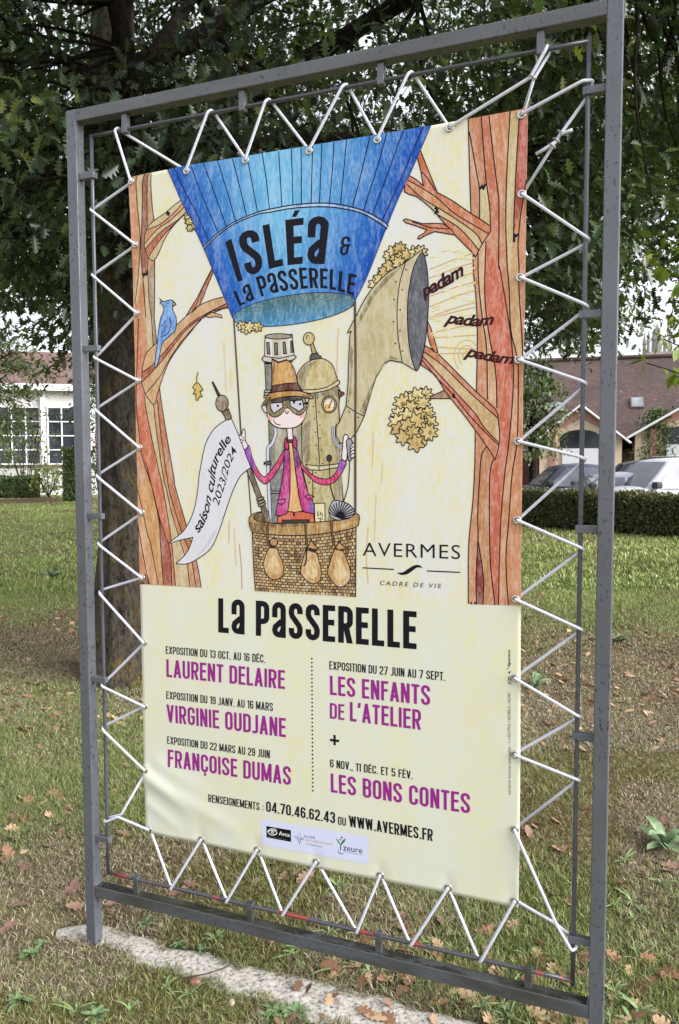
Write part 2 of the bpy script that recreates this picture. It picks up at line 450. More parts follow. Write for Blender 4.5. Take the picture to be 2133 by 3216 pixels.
# ---- printed layers: polygons lying a few hundredths of a millimetre proud of one another on the sheet
class Print:
    box = np.zeros((6000, 5)); n_box = 0
    def __init__(s): s.polys = []
    @staticmethod
    def layer(P):
        """next free ink layer above everything already printed where P lies"""
        P = np.asarray(P, float).reshape(-1, 2)
        lo, hi = P.min(0) - .001, P.max(0) + .001
        Bx = Print.box[:Print.n_box]
        o = (Bx[:, 0] < hi[0]) & (Bx[:, 2] > lo[0]) & (Bx[:, 1] < hi[1]) & (Bx[:, 3] > lo[1])
        k = 1 + (Bx[o, 4].max() if o.any() else 0)
        Print.box[Print.n_box] = (*lo, *hi, k); Print.n_box += 1
        return k
    def fill(s, pts, col, grain=.35, fn=None):
        grain = min(grain * 1.4, 1.0)
        s.polys.append((np.asarray(pts, float), col, grain, Print.layer(pts), fn)); return s
    def line(s, pts, wd, col=(28, 22, 34), closed=False, same=False):
        return s.unit(ribbon(np.asarray(pts, float), wd, closed), col)
    def unit(s, quads, col, grain=0.0):
        if len(quads):
            k = Print.layer(np.concatenate(quads))
            s.polys += [(q, col, grain, k, None) for q in quads]
        return s
    def build(s, name, parent, mat=None):
        bm = bmesh.new(); lay = bm.faces.layers.int.new('k'); vl = bm.verts.layers.float.new('lay')
        for k, (P, col, gr, ly, fn) in enumerate(s.polys):
            vs = []
            for x, z in P:
                vtx = bm.verts.new((x, 0, z)); vtx[vl] = ly; vs.append(vtx)
            if len(vs) <= 4:
                try:
                    f = bm.faces.new(vs); f[lay] = k
                except ValueError: pass
            else:
                for t in tessellate_polygon([[Vector((x, z, 0)) for x, z in P]]):
                    if len(set(t)) < 3: continue
                    try:
                        f = bm.faces.new([vs[i] for i in t]); f[lay] = k
                    except ValueError: pass
        if not bm.verts: return None
        A = np.array([(v_.co.x, v_.co.z) for v_ in bm.verts])
        lo, hi = A.min(0), A.max(0)
        st = .0125 if name in ('logo_strip',) else .02
        if max(hi - lo) > st:
            for ax in (0, 1):
                c = math.ceil(lo[ax] / st) * st
                while c < hi[ax]:
                    pc = (c, 0, 0) if ax == 0 else (0, 0, c); pn = (1, 0, 0) if ax == 0 else (0, 0, 1)
                    bmesh.ops.bisect_plane(bm, geom=bm.verts[:] + bm.edges[:] + bm.faces[:], dist=1e-7, plane_co=pc, plane_no=pn)
                    c += st
        bm.verts.ensure_lookup_table()
        A = np.array([(v_.co.x, v_.co.z) for v_ in bm.verts])
        off = np.array([v_[vl] for v_ in bm.verts])
        # bisected vertices may have lost their layer value: take it from a face
        for f in bm.faces:
            ly = s.polys[f[lay]][3]
            for v_ in f.verts: off[v_.index] = ly
        bm.verts.index_update()
        h = relief(A[:, 0], A[:, 1])
        me = bpy.data.meshes.new(name)
        for i, v_ in enumerate(bm.verts):
            v_.co = (A[i, 0] - BO[0], (YB - .0015 - h[i] - .0005 - off[i] * .000009) - BO[1], A[i, 1] - BO[2])
        ks = [f[lay] for f in bm.faces]
        for f in bm.faces:
            f.normal_update()
            if f.normal.y > 0: f.normal_flip()
        bm.to_mesh(me); bm.free()
        at_ = me.color_attributes.new('ink', 'FLOAT_COLOR', 'CORNER')
        co_ = np.zeros((len(me.loops), 4), np.float32)
        for p_, k in zip(me.polygons, ks):
            P, col, gr, ly, fn = s.polys[k]
            for li in p_.loop_indices:
                if fn:
                    vv = A[me.loops[li].vertex_index]; c = fn(vv[0], vv[1])
                else: c = lin(col)
                co_[li] = (*c, gr)
        at_.data.foreach_set('color', co_.ravel())
        me.materials.append(mat or INK)
        me.polygons.foreach_set('use_smooth', np.ones(len(me.polygons), bool))
        o = bpy.data.objects.new(name, me)
        return link(o, parent)

def ribbon(P, wd, closed=False):
    """centre line -> quads of width wd with mitred joints"""
    n = len(P); keep = [0]
    for i in range(1, n):
        if np.linalg.norm(P[i] - P[keep[-1]]) > 1e-6: keep.append(i)
    P = P[keep]; n = len(P)
    if closed and np.linalg.norm(P[0] - P[-1]) < 1e-6: P = P[:-1]; n -= 1
    if n < 2: return []
    Lp, Rp = [], []
    for i in range(n):
        a = P[i - 1] if (i > 0 or closed) else None
        c = P[(i + 1) % n] if (i < n - 1 or closed) else None
        d1 = (P[i] - a) / np.linalg.norm(P[i] - a) if a is not None else None
        d2 = (c - P[i]) / np.linalg.norm(c - P[i]) if c is not None else None
        if d1 is None: d1 = d2
        if d2 is None: d2 = d1
        n1 = np.array([-d1[1], d1[0]]); n2 = np.array([-d2[1], d2[0]])
        m = n1 + n2; L = np.linalg.norm(m)
        m = m / L if L > 1e-6 else n1
        k = 1 / max(m @ n1, .45)
        Lp.append(P[i] + m * wd / 2 * k); Rp.append(P[i] - m * wd / 2 * k)
    out = []
    for i in range(n if closed else n - 1):
        j = (i + 1) % n
        out.append(np.array([Lp[i], Lp[j], Rp[j], Rp[i]]))
    return out

class Crop:
    """one measured detail sheet of the poster: its own origin and scale"""
    def __init__(s, ox, oy, k): s.o = (ox, oy, k)
    def px(s, p): return (s.o[0] + p[0] / s.o[2], s.o[1] + p[1] / s.o[2])
    def __call__(s, *pts): return [pl(*s.px(p)) for p in pts]
a1, a2, a3, a4 = Crop(400, 500, 3.136), Crop(800, 400, 3.136), Crop(1200, 340, 3.136), Crop(400, 1000, 3.136)
a5, a6, a7, a8 = Crop(800, 1000, 3.92), Crop(1100, 750, 2.61333), Crop(400, 1450, 3.136), Crop(750, 1300, 3.48444)
b1, b2, b3, b4 = Crop(1100, 1300, 2.61333), Crop(750, 1550, 3.48444), Crop(650, 1850, 2.24), Crop(500, 2000, 3.4087)
b5, b6, b7, b8 = Crop(950, 2020, 2.8509), Crop(620, 2450, 2.01026), Crop(1550, 2000, 4.38), Crop(800, 2560, 4.1263)
r3 = Crop(0, 800, 1.42545); r4 = Crop(1033, 800, 1.42545); px = Crop(0, 0, 1)
def sm(P, per=5): return spline(P, per)
def smc(P, per=4):
    P = list(P); n = len(P)
    Q = P[-2:] + P + P[:2]
    s_ = spline(Q, per)
    return s_[2 * per:2 * per + n * per]
BLK = (30, 24, 36)
LW = .0030

ORA, TAN, RED, BRN, PAL = (204, 134, 94), (206, 170, 124), (198, 100, 74), (158, 98, 74), (212, 156, 112)

# ---------------- left printed tree
t = Print()
ledge = [p for p in lef_e if p[1] > pl(441, 1834)[1] + .005] + [pl(440.5, 1834)]
rout_low = a4((320, 680), (350, 900), (400, 1200), (463, 1560)) + a7((480, 260), (590, 640), (690, 1000), (733, 1240))
t.fill(ledge + a7((733, 1240))[:1] + rout_low[::-1] + a4((330, 620), (300, 300), (290, 230), (272, 30)) + a1((268, 1560), (272, 1300), (272, 1000), (268, 605), (250, 480), (236, 260), (238, 138)), ORA)
def band(P, Q, c, g=.35): t.fill(list(P) + list(Q)[::-1], c, g)
L1 = sm(a1((100, 167), (90, 230), (100, 430), (125, 700), (128, 800), (118, 1050), (100, 1250), (75, 1430)))
L2 = sm(a1((172, 150), (152, 230), (150, 400), (145, 650), (135, 850), (140, 1000), (155, 1150), (165, 1300), (185, 1560)))
L3 = sm(a1((212, 143), (200, 220), (198, 500), (200, 660)))
L4 = sm(a1((238, 137), (236, 260), (250, 480), (268, 605)))
band(L1, sm(a1((172, 150), (152, 230), (150, 400), (145, 650), (135, 850), (140, 1000), (130, 1250), (90, 1420))), TAN)
band(L2, L3, BRN); band(L3, L4, (196, 140, 104))
band(sm(a1((155, 1150), (175, 1300), (185, 1560)) + a4((205, 310))), sm(a1((205, 1120), (215, 1350), (240, 1560)) + a4((258, 270))), TAN)
band(sm(a1((205, 1120), (215, 1350), (240, 1560)) + a4((258, 270))), a1((272, 1000), (272, 1300), (270, 1560)) + a4((292, 235)), (170, 135, 108))
M1 = sm(a4((112, 0), (100, 400), (90, 780), (110, 1050), (150, 1350), (215, 1560)) + a7((255, 280), (320, 600), (330, 780), (360, 1210)))
M2 = sm(a4((175, 770), (190, 900), (260, 1250), (330, 1560)) + a7((350, 230), (400, 520), (440, 780), (480, 1220)))
M3 = sm(a4((262, 850), (290, 1100), (360, 1560)) + a7((390, 270), (440, 500), (510, 730), (590, 1000), (620, 1230)))
M4 = sm(a4((300, 800), (330, 1100), (395, 1560)) + a7((430, 330), (540, 690), (610, 860), (640, 980), (680, 1235)))
M5 = sm(rout_low)
band(M1, M2, (204, 108, 76)); band(M2, M3, TAN); band(M3, M4, (204, 138, 96)); band(M4, M5, (194, 118, 82))
K1 = sm(a7((105, 270), (155, 470), (200, 700), (240, 830), (310, 1210))); K2 = sm(a7((110, 610), (150, 850), (190, 1060), (225, 1205)))
K3 = sm(a7((185, 0), (250, 260), (320, 560), (330, 780), (360, 1210)))
K0 = sm(a7((250, 260), (300, 480), (370, 700), (430, 900), (440, 1220)))
band(K1, K3[3:], (206, 142, 86)); band(K3[5:], K0, (166, 86, 68)); band(K2, K1, (214, 150, 108))
def br(poly, lines, cols):
    t.fill(poly, cols[0])
    for i in range(len(lines) - 1):
        band(sm(lines[i]), sm(lines[i + 1]), cols[1 + i % (len(cols) - 1)])
    for l in lines: t.line(sm(l), LW)
    t.line(poly, LW, closed=True)
br(smc(a1((268, 605), (390, 520), (530, 405), (560, 470), (588, 520), (520, 590), (430, 690), (360, 810), (310, 930), (265, 1000), (235, 990), (205, 960), (180, 890), (168, 840), (175, 760), (190, 700), (205, 665)), 2),
   [a1((195, 695), (330, 640), (450, 540), (545, 440)), a1((170, 835), (300, 690), (420, 610), (565, 475)), a1((180, 885), (330, 720), (500, 600), (585, 520)), a1((215, 960), (280, 860), (380, 730), (520, 590))],
   [TAN, ORA, TAN, (190, 96, 66)])
br(sm(a4((145, 640), (150, 530), (165, 420), (200, 330), (300, 235), (420, 130), (560, 0)) + a1((700, 1450), (830, 1390), (962, 1355)), 3).tolist() + a1((1008, 1462)) + sm(a1((850, 1492), (745, 1560)) + a4((640, 120), (550, 230), (430, 400), (360, 560), (320, 680), (295, 770), (262, 850), (180, 745)), 3).tolist(),
   [a4((150, 530), (260, 450), (420, 270), (560, 110), (700, 0)) + a1((985, 1420)), a4((147, 630), (300, 470), (420, 320), (560, 140), (720, 10)) + a1((1000, 1450)), a4((180, 745), (320, 580), (420, 400), (560, 200), (735, 10))],
   [PAL, (176, 92, 64), PAL, (196, 120, 84)])
t.fill(smc(a1((585, 1540), (690, 1370), (838, 1078), (852, 1110), (780, 1280), (715, 1440), (640, 1480)), 2), (186, 104, 70)).line(smc(a1((585, 1540), (690, 1370), (838, 1078), (852, 1110), (780, 1280), (715, 1440)), 2), LW)
t.line(sm(a1((670, 1470), (750, 1260), (845, 1090))), LW * .8)
t.fill(a1((780, 1545), (840, 1510), (930, 1535), (940, 1565), (880, 1552), (800, 1562)), PAL).line(a1((780, 1545), (840, 1510), (930, 1535), (940, 1565), (880, 1552), (800, 1562)), LW * .8, closed=True)
for l in (L1, L2, L3, L4, M1, M2, M3, M4, M5, K1, K2, K3, K0): t.line(l, LW)
t.line(sm(a1((272, 1000), (272, 1300), (268, 1560)) + a4((272, 30), (292, 235))), LW)
t.line(sm(a1((205, 960), (205, 1120), (215, 1350), (240, 1560)) + a4((258, 270))), LW)
for q in (a1((150, 1120), (165, 1150), (175, 1130), (190, 1140), (200, 1100)), a1((390, 550), (400, 520), (415, 535), (405, 560))): t.line(q, LW * 2.2)
for k in range(3): t.fill(a7((130 + 14 * k, 1205), (137 + 14 * k, 1160), (144 + 14 * k, 1205)), BLK, 0)
t.fill(a7((172, 1205), (176, 1090), (190, 1120), (196, 1076), (222, 1206)), (120, 50, 40))
t.polys = [(a_, None if c_ is None else tuple(np.array(c_) * ((.96, 1.03, 1.07) if sum(c_) > 150 else (1, 1, 1))), g_, k_, f_) for a_, c_, g_, k_, f_ in t.polys]
t.build('printed_tree', banner)

# ---------------- right printed tree
t = Print()
redge = [p for p in rig_e if p[1] > pl(1636, 1903)[1] + .005] + [pl(1636, 1902)]
lo_low = b1((1028, 135), (1025, 400), (1010, 700), (975, 1080), (972, 1556))
lo_top = a3((852, 107), (855, 300), (865, 650), (878, 1035), (900, 1200)) + a6((1010, 150), (1015, 300), (1035, 500), (1045, 800), (1038, 1250))
t.fill(redge + lo_low[::-1] + lo_top[::-1], (206, 130, 92))
A1 = sm(a3((860, 230), (900, 450), (940, 680), (960, 800), (962, 1090)))
A2 = sm(a3((978, 85), (1000, 400), (1020, 650), (1030, 750), (1060, 970), (1068, 1160)))
A3 = sm(a3((1055, 72), (1090, 400), (1120, 650), (1150, 900), (1152, 1240), (1150, 1560)) + a6((1230, 250), (1290, 600), (1330, 900), (1340, 1200)) + b1((1310, 180), (1270, 500), (1240, 850), (1225, 1250), (1220, 1566)))
A4 = sm(a3((1264, 33), (1240, 450), (1225, 800), (1220, 1150), (1235, 1560)) + a6((1305, 400), (1320, 750), (1375, 1000), (1380, 1300)) + b1((1370, 230), (1330, 500), (1305, 850), (1280, 1200), (1300, 1568)))
A5 = sm(a3((1352, 95), (1330, 450), (1305, 950), (1295, 1240)))
A6 = sm(a3((1425, 700), (1390, 900), (1360, 1100), (1340, 1350), (1350, 1560)) + a6((1385, 400), (1410, 800), (1416, 960)))
band(sm(lo_top[:4]), A1, (206, 140, 104)); band(A1[:12], A2[:16], (200, 126, 92)); band(A2, A3[:26], (202, 114, 82))
band(A3, A4, (208, 134, 96)); band(A4[:24], A5, (208, 172, 122)); band(A5, [p for p in redge if p[1] > pl(*a3.px((1295, 1240)))[1]], (190, 86, 72))
band(A4[22:36], A6[8:], (206, 150, 104)); t.fill(a3((960, 800), (1025, 750), (1058, 960), (1065, 1155), (962, 1095)), (212, 180, 134))
B1_ = sm(a6((1050, 110), (1055, 350), (1085, 650), (1120, 900), (1128, 1320))); B2_ = sm(a6((1115, 20), (1105, 450), (1135, 750), (1195, 1100), (1205, 1390)))
C2_ = sm(b1((1175, 375), (1148, 500), (1145, 900), (1155, 1250), (1190, 1566)))
C1_ = sm(b1((1128, 260), (1080, 340), (1060, 600), (1048, 850), (1052, 1000), (1035, 1350), (1040, 1562)))
C3_ = sm(b1((1052, 1040), (1085, 1250), (1098, 1400), (1090, 1563)))
band(B1_, B2_, PAL); band(B2_, A3[26:40], (206, 102, 76)); band(lo_low, C1_, (206, 136, 98)); band(C1_, C2_, (196, 128, 88)); band(C2_, A3[38:], (202, 102, 76))
band(C1_[22:], C3_, (140, 56, 44)); band(A3[38:], A4[40:], (208, 134, 92))
for l in (A1, A2, A3, A4, A5, A6, B1_, B2_, C1_, C2_, C3_): t.line(l, LW * 1.1)
t.line(sm(lo_top), LW); t.line(sm(lo_low), LW)
br(smc(a3((270, 665), (410, 765), (545, 830), (700, 915), (880, 1040), (1065, 1160), (1050, 1240), (985, 1340), (955, 1400), (920, 1465), (890, 1420), (720, 1250), (570, 1080), (480, 980), (340, 870), (220, 822)), 2),
   [a3((258, 710), (400, 790), (550, 890), (720, 1040), (1045, 1235)), a3((248, 750), (400, 890), (600, 1010), (800, 1140), (930, 1240), (990, 1340)), a3((540, 1045), (720, 1150), (850, 1270), (955, 1400))],
   [(204, 116, 78), (206, 132, 90), (206, 170, 122)])
q = a3((382, 422), (460, 620), (553, 845), (410, 770), (385, 620), (352, 490)); t.fill(q, (202, 108, 72)).line(q[1:3], LW).line(q[3:], LW); t.line(q[:2], LW); t.line(a3((395, 630), (450, 690), (525, 810)), LW)
q = smc(a3((235, 1090), (400, 1138), (600, 1138), (720, 1250), (520, 1215), (370, 1290), (365, 1260), (440, 1197), (235, 1128)), 2); t.fill(q, (206, 118, 84)).line(q, LW, closed=True); t.line(a3((300, 1120), (480, 1178), (660, 1190)), LW)
q = smc(a6((640, 680), (690, 820), (722, 945), (670, 895), (640, 790)), 2); t.fill(q, (206, 116, 78)).line(q, LW, closed=True)
q = a6((655, 1298), (780, 1240), (842, 1312), (660, 1312)); t.fill(q, (168, 120, 92)).line(q, LW, closed=True)
br(sm(a6((615, 875), (720, 945), (830, 1050), (1040, 1260), (1195, 1400), (1215, 1480)) + b1((1230, 170), (1220, 260), (1190, 375), (1160, 320), (1030, 135), (930, 0)) + a6((780, 1250), (700, 1120), (580, 1035)), 2),
   [a6((610, 930), (760, 1040), (940, 1220), (1090, 1360), (1210, 1470)), a6((600, 968), (720, 1100), (850, 1240)) + b1((1030, 0), (1100, 110), (1225, 240)), a6((590, 995), (720, 1150), (850, 1285)) + b1((970, 0), (1090, 130), (1222, 258))],
   [(204, 120, 86), (206, 160, 112), (204, 104, 82)])
for q in (a3((960, 800), (985, 770), (1000, 790), (1020, 745)), a3((520, 980), (545, 1000), (530, 1030), (560, 1020)), a3((1300, 1320), (1302, 1245), (1320, 1260), (1345, 1240)), a6((840, 1300), (852, 1280), (860, 1310))): t.line(q, LW * 2.2)
for k in range(2): t.fill(b1((985 + 32 * k, 1560 + k), (995 + 32 * k, 1530), (1004 + 32 * k, 1561 + k)), BLK, 0)
t.polys = [(a_, None if c_ is None else tuple(np.array(c_) * ((.96, 1.03, 1.07) if sum(c_) > 150 else (1, 1, 1))), g_, k_, f_) for a_, c_, g_, k_, f_ in t.polys]
t.build('printed_tree', banner)

rr0 = random.Random(9)
# ---------------- thin pencil strokes in the sky and the sound waves
t = Print()
for q, c in ((a4((955, 230), (970, 500), (978, 720)), (222, 205, 165)), (a4((1022, 480), (1025, 700)), (222, 205, 165)), (a5((1036, 120), (1022, 400), (1020, 680)), (214, 180, 120)), (a7((1006, 580), (1002, 800)), (205, 160, 110)),
             (a7((1055, 660), (1075, 1020)), (215, 185, 130)), (a7((1105, 810), (1125, 1040), (1132, 1255)), (190, 130, 90)), (b1((192, 150), (185, 440)), (215, 190, 120)), (b1((215, 660), (200, 1050)), (218, 190, 140)), (b1((150, 930), (135, 1180), (150, 1390)), (218, 176, 110)), (b1((268, 400), (262, 560)), (220, 200, 150))):
    t.line(sm(q), .0024, c)
for k, (y0, y1) in enumerate(((250, 110), (320, 190), (410, 270), (470, 350), (555, 420), (640, 520), (655, 560), (775, 700), (815, 790), (885, 905), (945, 935))):
    t.line(sm(a6((655, y0), (760, y0 + (y1 - y0) * .3), (900, y0 + (y1 - y0) * .7), (1035, y1))), .0022, (214, 166, 104))
for k in range(46):
    xx, yy = rr0.uniform(655, 1000), rr0.uniform(90, 820); t.line(a6((xx, yy), (xx + rr0.uniform(25, 70), yy - rr0.uniform(5, 26))), .0035, rr0.choice([(232, 222, 160), (230, 216, 168), (236, 226, 176)]))
for rx in (40, 85, 130):
    t.line(a6(*[(960 + rx * .8 * math.cos(a), 960 + rx * math.sin(a)) for a in np.linspace(2.2, 5.6, 16)]), .0018, (220, 180, 120))
t.build('sky_print', banner)

# ---------------- balloon
le = sm(a1((400, 102), (465, 250), (530, 400), (640, 630), (750, 865), (850, 1100), (950, 1340)) + px((733, 1000)), 6)
re_ = sm(a3((485, 172), (300, 600), (130, 970)) + a2((1160, 1350), (1080, 1540)) + px((1117, 945)), 6)
def balloon_col(x, z):
    xl = np.interp(z, le[::-1, 1], le[::-1, 0]); xr = np.interp(z, re_[::-1, 1], re_[::-1, 0])
    s = np.clip((x - xl) / (xr - xl), 0, 1); tt = np.clip((z - le[-1, 1]) / (le[0, 1] - le[-1, 1]), 0, 1)
    e = min(s / .40, (1 - s) / .5); e = np.clip(e, 0, 1) ** .75
    e *= .58 + .42 * np.clip(tt * 1.7, 0, 1)
    c = np.array([8, 72, 176]) * (1 - e) + np.array([112, 182, 226]) * e
    return lin(c)
EC, EA, EB_, ET = np.array([925, 972.5]), 194, 46, math.atan2(-55, 382)
def ell(a, f=1.0): 
    x, y = EA * f * math.cos(a), EB_ * f * math.sin(a)
    return (EC[0] + x * math.cos(ET) - y * math.sin(ET), EC[1] + x * math.sin(ET) + y * math.cos(ET))
t = Print()
toparc = [p for p in top_e if le[0, 0] + .003 < p[0] < re_[0, 0] - .003]
t.fill(le.tolist() + px(*[ell(a) for a in np.linspace(math.pi, 0, 24)])[1:-1] + re_[::-1].tolist() + toparc[::-1], None, .3, balloon_col)
stripes = [a1((468, 90), (560, 300), (680, 520), (800, 790)), a1((632, 68), (740, 360), (895, 715)), a1((755, 42), (870, 360), (980, 665)), a1((893, 15), (990, 330), (1070, 610)), a1((1040, 0), (1120, 310), (1180, 570)), a1((1195, 30), (1245, 300), (1288, 522)),
           a2((78, 262), (120, 530), (150, 805)), a2((240, 235), (258, 520), (272, 780)), a2((365, 212), (374, 480), (382, 765)), a2((460, 197), (464, 480), (465, 752)), a2((575, 180), (567, 480), (560, 745)), a2((665, 165), (655, 450), (642, 745)),
           a2((785, 145), (768, 430), (740, 750)), a2((908, 125), (880, 440), (848, 765)), a2((1140, 85), (1060, 420), (968, 790)), a2((1305, 62), (1190, 460), (1075, 820)), a2((1465, 35), (1330, 410), (1165, 860)), a3((405, 187), (210, 650), (8, 1100))]
for s_ in stripes: t.line(sm(s_), .0033, (22, 22, 60))
arc1 = sm(a1((750, 865), (895, 730), (1070, 615), (1288, 525)) + a2((150, 810), (380, 768), (650, 748), (850, 765), (1075, 822), (1260, 920), (1322, 975)))
arc2 = sm(a1((762, 882), (900, 748), (1075, 633), (1290, 546)) + a2((150, 840), (380, 800), (650, 785), (850, 800), (1060, 850), (1240, 950), (1308, 1004)))
t.fill(arc1.tolist() + arc2[::-1].tolist(), None, .6, lambda x, z: tuple(np.minimum(np.array(balloon_col(x, z)) * .7 + .22, 1)))
t.line(arc1, .0038, (18, 18, 56)); t.line(arc2, .0038, (18, 18, 56))
t.line(le, .0022, (18, 20, 60)); t.line(re_, .0016, (18, 30, 100))
zt_, zb_ = pl(925, 925)[1], pl(925, 1020)[1]
def ell_col(x, z):
    q = np.clip((z - zb_) / (zt_ - zb_), 0, 1)
    return lin(np.array([64, 140, 196]) * (1 - q) + np.array([74, 104, 106]) * q)
t.fill(px(*[ell(a) for a in np.linspace(0, 2 * math.pi, 48, endpoint=False)]), None, .35, ell_col)
t.line(px(*[ell(a) for a in np.linspace(0, 2 * math.pi, 48, endpoint=False)]), .0022, (20, 24, 60), closed=True)
for a in np.linspace(.4, 2.7, 9): t.line(px(ell(a + math.pi, .98), ell(a + math.pi, .55)), .0012, (60, 90, 100))
t.build('printed_balloon', banner)

# ---------------- lobed leaf clumps
def lobed(c, r, k, ph, amp=.3, n=40):
    return [(c[0] + r * (1 + amp * math.sin(k * a + ph)) * math.cos(a), c[1] + r * (1 + amp * math.sin(k * a + ph)) * math.sin(a)) for a in np.linspace(0, 2 * math.pi, n, endpoint=False)]
t = Print()
rr = random.Random(3)
def clump(cr, blobs, r):
    for (x, y) in blobs:
        q = cr(*lobed((x, y), r * rr.uniform(.85, 1.15), rr.choice((6, 7, 8)), rr.uniform(0, 6), .26))
        t.fill(q, rr.choice([(214, 190, 124), (222, 202, 142), (196, 168, 102), (208, 182, 114)]), .4).line(q, .0028, closed=True)
        t.fill(cr(*lobed((x + 6, y + 6), r * .34, 5, rr.uniform(0, 6), .2, 18)), rr.choice([(150, 118, 66), (176, 144, 82), (196, 160, 92)]), .5)
clump(a6, [(620, 1275), (545, 1290), (470, 1320), (430, 1350), (600, 1350), (500, 1390), (400, 1440), (640, 1430), (560, 1450), (470, 1460), (390, 1510), (660, 1510), (590, 1530), (500, 1540), (430, 1560)], 58)
clump(b1, [(620, 120), (400, 130), (540, 60), (470, 100), (440, 190), (520, 150), (600, 190), (650, 150), (540, 240)], 55)
clump(a6, [(205, 375), (250, 330), (290, 270), (330, 215), (320, 140), (370, 160), (350, 100), (410, 85), (420, 150), (470, 130), (540, 115), (580, 110), (400, 200)], 46)
clump(a1, [(598, 580), (612, 620), (640, 670), (620, 680)], 34)
clump(a4, [(1130, 75), (1175, 100), (1210, 85), (1290, 85)], 44)
q = smc(a4((690, 630), (735, 680), (748, 710), (720, 722), (742, 770), (715, 772), (700, 805), (680, 800), (678, 745), (652, 745), (672, 702), (648, 680)), 2)
t.fill(q, (206, 176, 84), .3).line(q, LW, closed=True).line(sm(a4((690, 635), (688, 580), (702, 530))), LW)
t.build('printed_leaf_clumps', banner)

# ---------------- boiler, stove pipe, horn
GRN = (176, 164, 122)
t = Print()
def shape(q, c, g=.35, lw=LW, fn=None, same=True):
    t.fill(q, c, g, fn); t.line(q, lw, closed=True)
shape(smc(a6((592, 112), (440, 205), (300, 290), (160, 440), (60, 620), (12, 760)), 3).tolist()[:16] + a5((1180, 200), (1165, 450), (1155, 800), (1130, 1075), (1050, 1270), (1008, 1330), (1005, 1440), (1060, 1540), (1180, 1490), (1260, 1400), (1355, 1200), (1440, 900), (1500, 720)) + a6((232, 1110), (280, 1030), (330, 997), (430, 1015), (545, 1083)), (192, 182, 138))
for q in (a6((440, 215), (300, 310), (180, 450), (80, 640), (30, 800), (80, 700), (200, 480), (330, 330)), a5((1180, 300), (1172, 800), (1150, 1070), (1200, 900), (1215, 400)), a5((1490, 740), (1420, 960), (1350, 1190), (1300, 1150), (1400, 900)), a6((420, 1000), (330, 960), (260, 1040), (230, 1110), (300, 1010), (340, 985))):
    t.fill(q, (142, 130, 92), .6)
t.fill(a6((470, 195), (590, 115), (545, 180), (505, 280), (472, 500), (472, 750), (500, 960), (545, 1080), (430, 1012), (395, 800), (388, 560), (400, 370)), (196, 184, 146), .4)
t.line(sm(a6((455, 200), (410, 360), (388, 560), (395, 800), (430, 1015))), LW)
shape(smc(a6((595, 114), (620, 180), (640, 330), (643, 560), (620, 830), (585, 1000), (545, 1083), (500, 960), (475, 750), (475, 500), (510, 280), (550, 170)), 3), (92, 94, 100), .25)
def dots(cr, P, r, c=BLK):
    for x, y in P: t.fill(cr(*[(x + r * math.cos(a), y + r * math.sin(a)) for a in np.linspace(0, 2 * math.pi, 10, endpoint=False)]), c, 0)
dots(a6, [(462, 255), (378, 355), (430, 420), (362, 500), (413, 585), (356, 682), (410, 755), (372, 860), (432, 922), (68, 1465)], 7)
t.line(a5((1132, 1076), (1240, 1150), (1356, 1206)), LW); dots(a5, [(1168, 1152), (1282, 1218)], 9)
shape(a8((330, 40), (690, 40), (695, 300), (720, 650), (845, 1190), (345, 1190), (345, 700)), (166, 162, 136), .5)
t.fill(a8((350, 600), (500, 600), (430, 1190), (350, 1190)), (126, 128, 124), .4); t.fill(a8((335, 50), (400, 50), (400, 600), (345, 600)), (130, 130, 112), .4)
t.line(a8((350, 840), (450, 845)), LW); t.line(a8((350, 868), (445, 870)), LW); dots(a8, [(360, 818), (400, 816), (440, 816), (360, 882), (405, 882)], 6)
shape(sm(a5((700, 910), (1032, 840), (1040, 1060), (1048, 1280)), 3).tolist() + a5((985, 1340), (970, 1400), (1030, 1568)) + a8((1105, 300), (1110, 550), (1135, 800), (1150, 1000), (1140, 1190), (840, 1190), (700, 600), (690, 140)), (184, 170, 116), .5)
t.fill(a8((700, 140), (790, 60), (780, 500), (740, 560), (695, 400)), (136, 126, 90), .5); t.fill(a8((1040, 300), (1105, 320), (1110, 545), (1060, 550)), (148, 136, 96), .5)
t.fill(a8((1060, 600), (1120, 600), (1145, 1000), (1135, 1190), (960, 1190), (1040, 950)), (150, 138, 102), .5)
t.fill(a5((710, 930), (1030, 850), (1035, 960), (830, 960), (720, 1000)), (142, 132, 96), .5)
shape(a8((735, 555), (890, 570), (1100, 545), (1095, 585), (890, 618), (770, 610)), (208, 200, 160), .3)
t.line(a8((880, 570), (885, 618)), LW); t.line(a8((812, 620), (815, 950)), LW)
t.line(sm(a5((748, 925), (770, 1250), (790, 1560)) + a8((878, 380), (890, 560))), LW)
dots(a5, [(848, 928), (776, 982), (727, 1086), (795, 1155), (740, 1238), (808, 1316), (753, 1400), (812, 1475), (760, 1560)], 9); dots(a8, [(895, 265), (848, 345), (907, 396), (856, 492), (920, 542), (845, 643), (776, 755), (836, 812)], 8)
shape(smc(a5((530, 720), (560, 640), (640, 550), (760, 500), (870, 505), (960, 575), (1000, 680), (1018, 775), (900, 845), (750, 878), (580, 882)), 3), (196, 180, 122), .6)
t.fill(smc(a5((545, 720), (580, 640), (660, 560), (780, 520), (700, 600), (640, 740), (620, 860), (580, 870)), 2), (146, 134, 94), .6)
shape(smc(a5((585, 882), (750, 878), (900, 845), (1020, 768), (1048, 775), (1040, 812), (930, 875), (760, 915), (650, 920)), 2), (208, 194, 146), .4)
def circ(cr, c, r, n=24, ry=None): return cr(*[(c[0] + r * math.cos(a), c[1] + (ry or r) * math.sin(a)) for a in np.linspace(0, 2 * math.pi, n, endpoint=False)])
